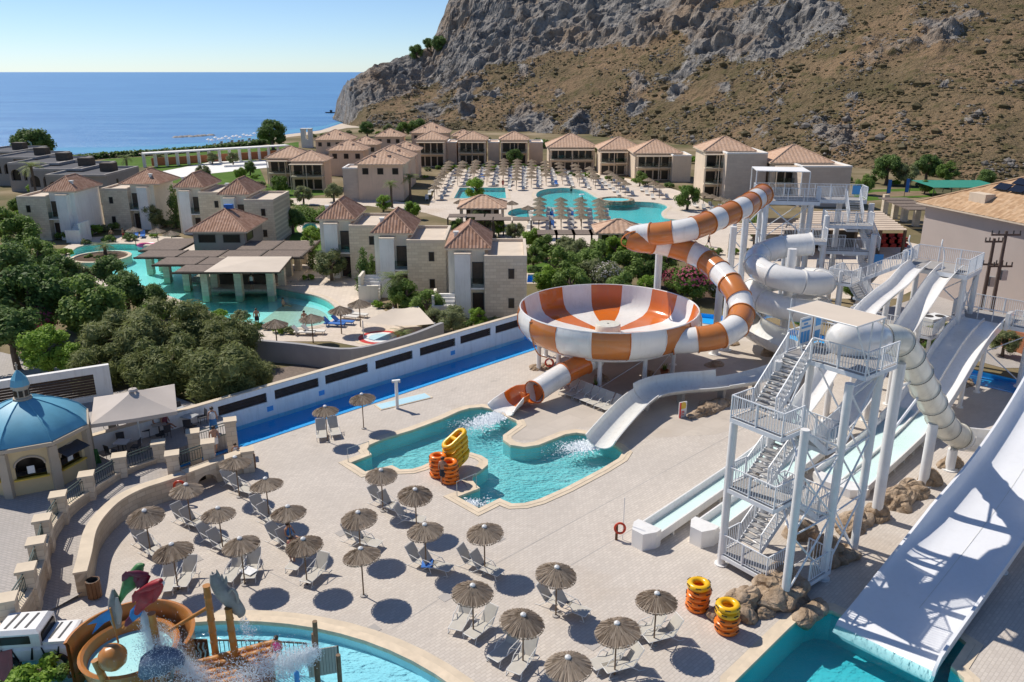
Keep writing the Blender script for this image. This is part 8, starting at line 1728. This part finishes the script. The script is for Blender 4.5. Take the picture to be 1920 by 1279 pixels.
# ------------------------------------------------------------------ people
def body_mesh(pose):
    J = {'stand': dict(hip=(0, 0, .92), ch=(0, 0, 1.33), nk=(0, 0, 1.47), hd=(0, -.02, 1.6), tp=(0, -.01, 1.70), ls=(.18, 0, 1.39), le=(.25, 0, 1.12), lh=(.26, -.06, .86), rs=(-.18, 0, 1.39), re=(-.25, 0, 1.12), rh=(-.26, -.06, .86), lk=(.10, -.02, .49), lf=(.11, 0, .06), lt=(.12, -.16, .018), rk=(-.10, -.02, .49), rf=(-.11, 0, .06), rt=(-.12, -.16, .018)),
         'walk': dict(hip=(0, 0, .90), ch=(0, -.04, 1.31), nk=(0, -.06, 1.45), hd=(0, -.08, 1.58), tp=(0, -.07, 1.68), ls=(.18, -.04, 1.37), le=(.24, -.14, 1.12), lh=(.24, -.28, .95), rs=(-.18, -.04, 1.37), re=(-.24, .1, 1.13), rh=(-.25, .12, .88), lk=(.10, .08, .50), lf=(.10, .30, .12), lt=(.10, .24, .02), rk=(-.10, -.16, .50), rf=(-.10, -.26, .06), rt=(-.10, -.42, .05)),
         'sit': dict(hip=(0, 0, .10), ch=(0, .06, .52), nk=(0, .06, .66), hd=(0, .03, .79), tp=(0, .04, .89), ls=(.18, .06, .58), le=(.25, -.02, .34), lh=(.2, -.2, .24), rs=(-.18, .06, .58), re=(-.25, -.02, .34), rh=(-.2, -.2, .24), lk=(.10, -.42, .18), lf=(.11, -.80, .06), lt=(.12, -.9, .1), rk=(-.10, -.42, .2), rf=(-.11, -.80, .06), rt=(-.12, -.9, .1))}[pose]
    names = list(J); V_ = [J[k] for k in names]; ix = {k: i for i, k in enumerate(names)}
    mid = [('hip', 'll', (.09, 0, -.03)), ('hip', 'rl', (-.09, 0, -.03))]
    for b, nme, o in mid: ix[nme] = len(V_); V_.append(tuple(J[b][i] + o[i] for i in range(3)))
    rad = dict(hip=.145, ch=.15, nk=.055, hd=.10, tp=.07, ls=.065, le=.045, lh=.035, rs=.065, re=.045, rh=.035, lk=.058, lf=.04, lt=.03, rk=.058, rf=.04, rt=.03, ll=.09, rl=.09)
    E_ = [('hip', 'ch'), ('ch', 'nk'), ('nk', 'hd'), ('hd', 'tp'), ('ch', 'ls'), ('ls', 'le'), ('le', 'lh'), ('ch', 'rs'), ('rs', 're'), ('re', 'rh'), ('hip', 'll'), ('ll', 'lk'), ('lk', 'lf'), ('lf', 'lt'), ('hip', 'rl'), ('rl', 'rk'), ('rk', 'rf'), ('rf', 'rt')]
    me = bpy.data.meshes.new('body'); me.from_pydata(V_, [(ix[a], ix[b]) for a, b in E_], []); me.materials.append(M['skin']); return me, {k: v for k, v in ix.items()}, rad, J
def person(px, py, rz, label, pose='stand', top=None, bottom='cloth_dark', z=0, h=1.0, dress=False):
    p = G(px, py, z); t = thing('person', label, 'person', p, R(rz)); t.scale = (h, h, h); me, ix, rad, J = body_mesh(pose); o = bpy.data.objects.new('body', me); link(o, t); o.modifiers.new('Skin', 'SKIN')
    sk = me.skin_vertices[0].data if len(me.skin_vertices) else None
    if sk:
        for k, i in ix.items(): sk[i].radius = (rad[k], rad[k]); sk[i].use_root = (k == 'hip')
    o.modifiers.new('Sub', 'SUBSURF').levels = 1; o.modifiers['Sub'].render_levels = 1
    hip, ch, hd = Vector(J['hip']), Vector(J['ch']), Vector(J['hd'])
    m = MB(); m.lathe([(.105, -.03), (.118, .018), (.10, .09), (.05, .125), (.005, .13)], 12, hd + Vector((0, .012, .01))); part('hair', m, 'hair', t, True, local=True)
    def ring(c, rx, ry): return [c + Vector((rx * math.cos(2 * PI * i / 12), ry * math.sin(2 * PI * i / 12), 0)) for i in range(12)]
    up = (ch - hip); m = MB()
    if pose == 'sit': m.loft([ring(hip - Z * .06, .19, .17), ring(hip + Z * .08, .185, .155), ring(hip + up * .35, .165, .13)], True, True)
    else: m.loft([ring(hip - Z * (.34 if not dress else .6), .20 if not dress else .26, .15 if not dress else .2), ring(hip - Z * .1, .20, .15), ring(hip + Z * .08, .175, .135)], True, True)
    part('shorts' if not dress else 'skirt', m, bottom, t, True, local=True)
    if top: m = MB(); m.loft([ring(hip + up * .12, .18, .14), ring(hip + up * .6, .185, .14), ring(ch + Z * .03, .20, .14), ring(ch + Z * .1, .10, .08)], True, True); part('shirt', m, top, t, True, local=True)
    return t
person(831, 909, 160, 'person in dark shorts standing against the orange tube stack', 'stand', None, 'cloth_dark')
person(402, 812, 200, 'person in white top and long dark skirt at the terrace fence', 'stand', 'cloth_white', 'cloth_blue', 1.0, dress=True); person(405, 848, 30, 'bare chested person in white and blue shorts on the steps', 'walk', None, 'cloth_white', .8); person(444, 868, 30, 'small child in white top at the foot of the steps', 'walk', 'cloth_white', 'cloth_blue', .4, .75)
person(292, 800, 90, 'person in red sitting under the beige parasol', 'sit', 'cloth_red', 'cloth_dark', 1.45); person(310, 798, 60, 'person in plum sitting under the parasol on the right', 'sit', 'brown_plum', 'cloth_dark', 1.45)
person(543, 1010, 60, 'person in blue sitting on a lounger under straw umbrella', 'sit', 'cloth_blue', 'cloth_blue', .33); person(550, 1062, -20, 'person in purple standing beside a lounger', 'stand', 'brown_plum', 'brown_plum', 0, .95)
person(152, 453, 10, 'person with a red towel at the left lagoon shore', 'stand', 'cloth_red', 'cloth_red'); person(210, 452, 60, 'person walking on the far lagoon shore, left one', 'walk', None, 'cloth_dark'); person(233, 450, -60, 'person walking on the far lagoon shore, right one', 'walk', None, 'cloth_red'); person(572, 616, 20, 'person standing by the dark parasol at the lagoon end', 'walk', None, 'cloth_dark'); person(483, 612, 20, 'person behind the bushes at the lagoon end', 'stand', None, 'cloth_dark')
person(532, 575, 80, 'swimmer in the middle of the lagoon shallows', 'sit', None, 'cloth_dark', -.35); person(473, 543, 20, 'barman standing behind the pool bar counter', 'stand', 'cloth_white', 'cloth_dark', .12)
person(1328, 462, 90, 'person walking on the terrace behind the orange tube', 'walk', 'cloth_dark', 'cloth_dark'); person(1071, 364, 0, 'swimmer in the main pool, left one', 'stand', None, 'cloth_dark', -.9); person(1091, 385, 0, 'swimmer in the main pool, nearest one', 'stand', None, 'cloth_dark', -.9)
person(1537, 520, 200, 'person in red top and blue cap beyond the spiral slide', 'stand', 'cloth_red', 'cloth_dark', 3.9); person(943, 352, 10, 'person in red at the main pool rows', 'stand', 'cloth_red', 'cloth_red'); person(520, 1225, 0, 'child in pink top crouching on the log deck', 'sit', 'pink_float', 'cloth_dark', 1.8, .8)
_m = MB(); _m.torus((0, 0, .1), .5, .16, 18, 8); _o = part('pink_float', _m, 'pink_float', None, True); _o.location = G(277, 462, -.1); _o.scale = (2.2, 1.2, 1.6); tag(_o, 'pink inflatable float at the far lagoon shore', 'float')
_m = MB(); _m.torus((0, 0, .08), .42, .13, 18, 8); _o = part('white_float', _m, 'sign_white', None, True); _o.location = G(1091, 366, -.1); tag(_o, 'small white and pink ring float in the main pool', 'float')
_m = MB(); _p = G(621, 212, -4); _m.loft([[_p + Vector((x, y, z)) for x, y, z in ((-w, -b, .6), (w, -b, .6), (w * .8, 0, -.3), (-w * .8, 0, -.3), )] for w, b in ((4, 1), (4.2, -1))], True, True); _m.box(_p + Z * 1.2, (1.5, 1, 1.4)); tag(part('motor_boat', _m, 'boat_dark'), 'small dark boat on the sea beside the headland', 'boat')
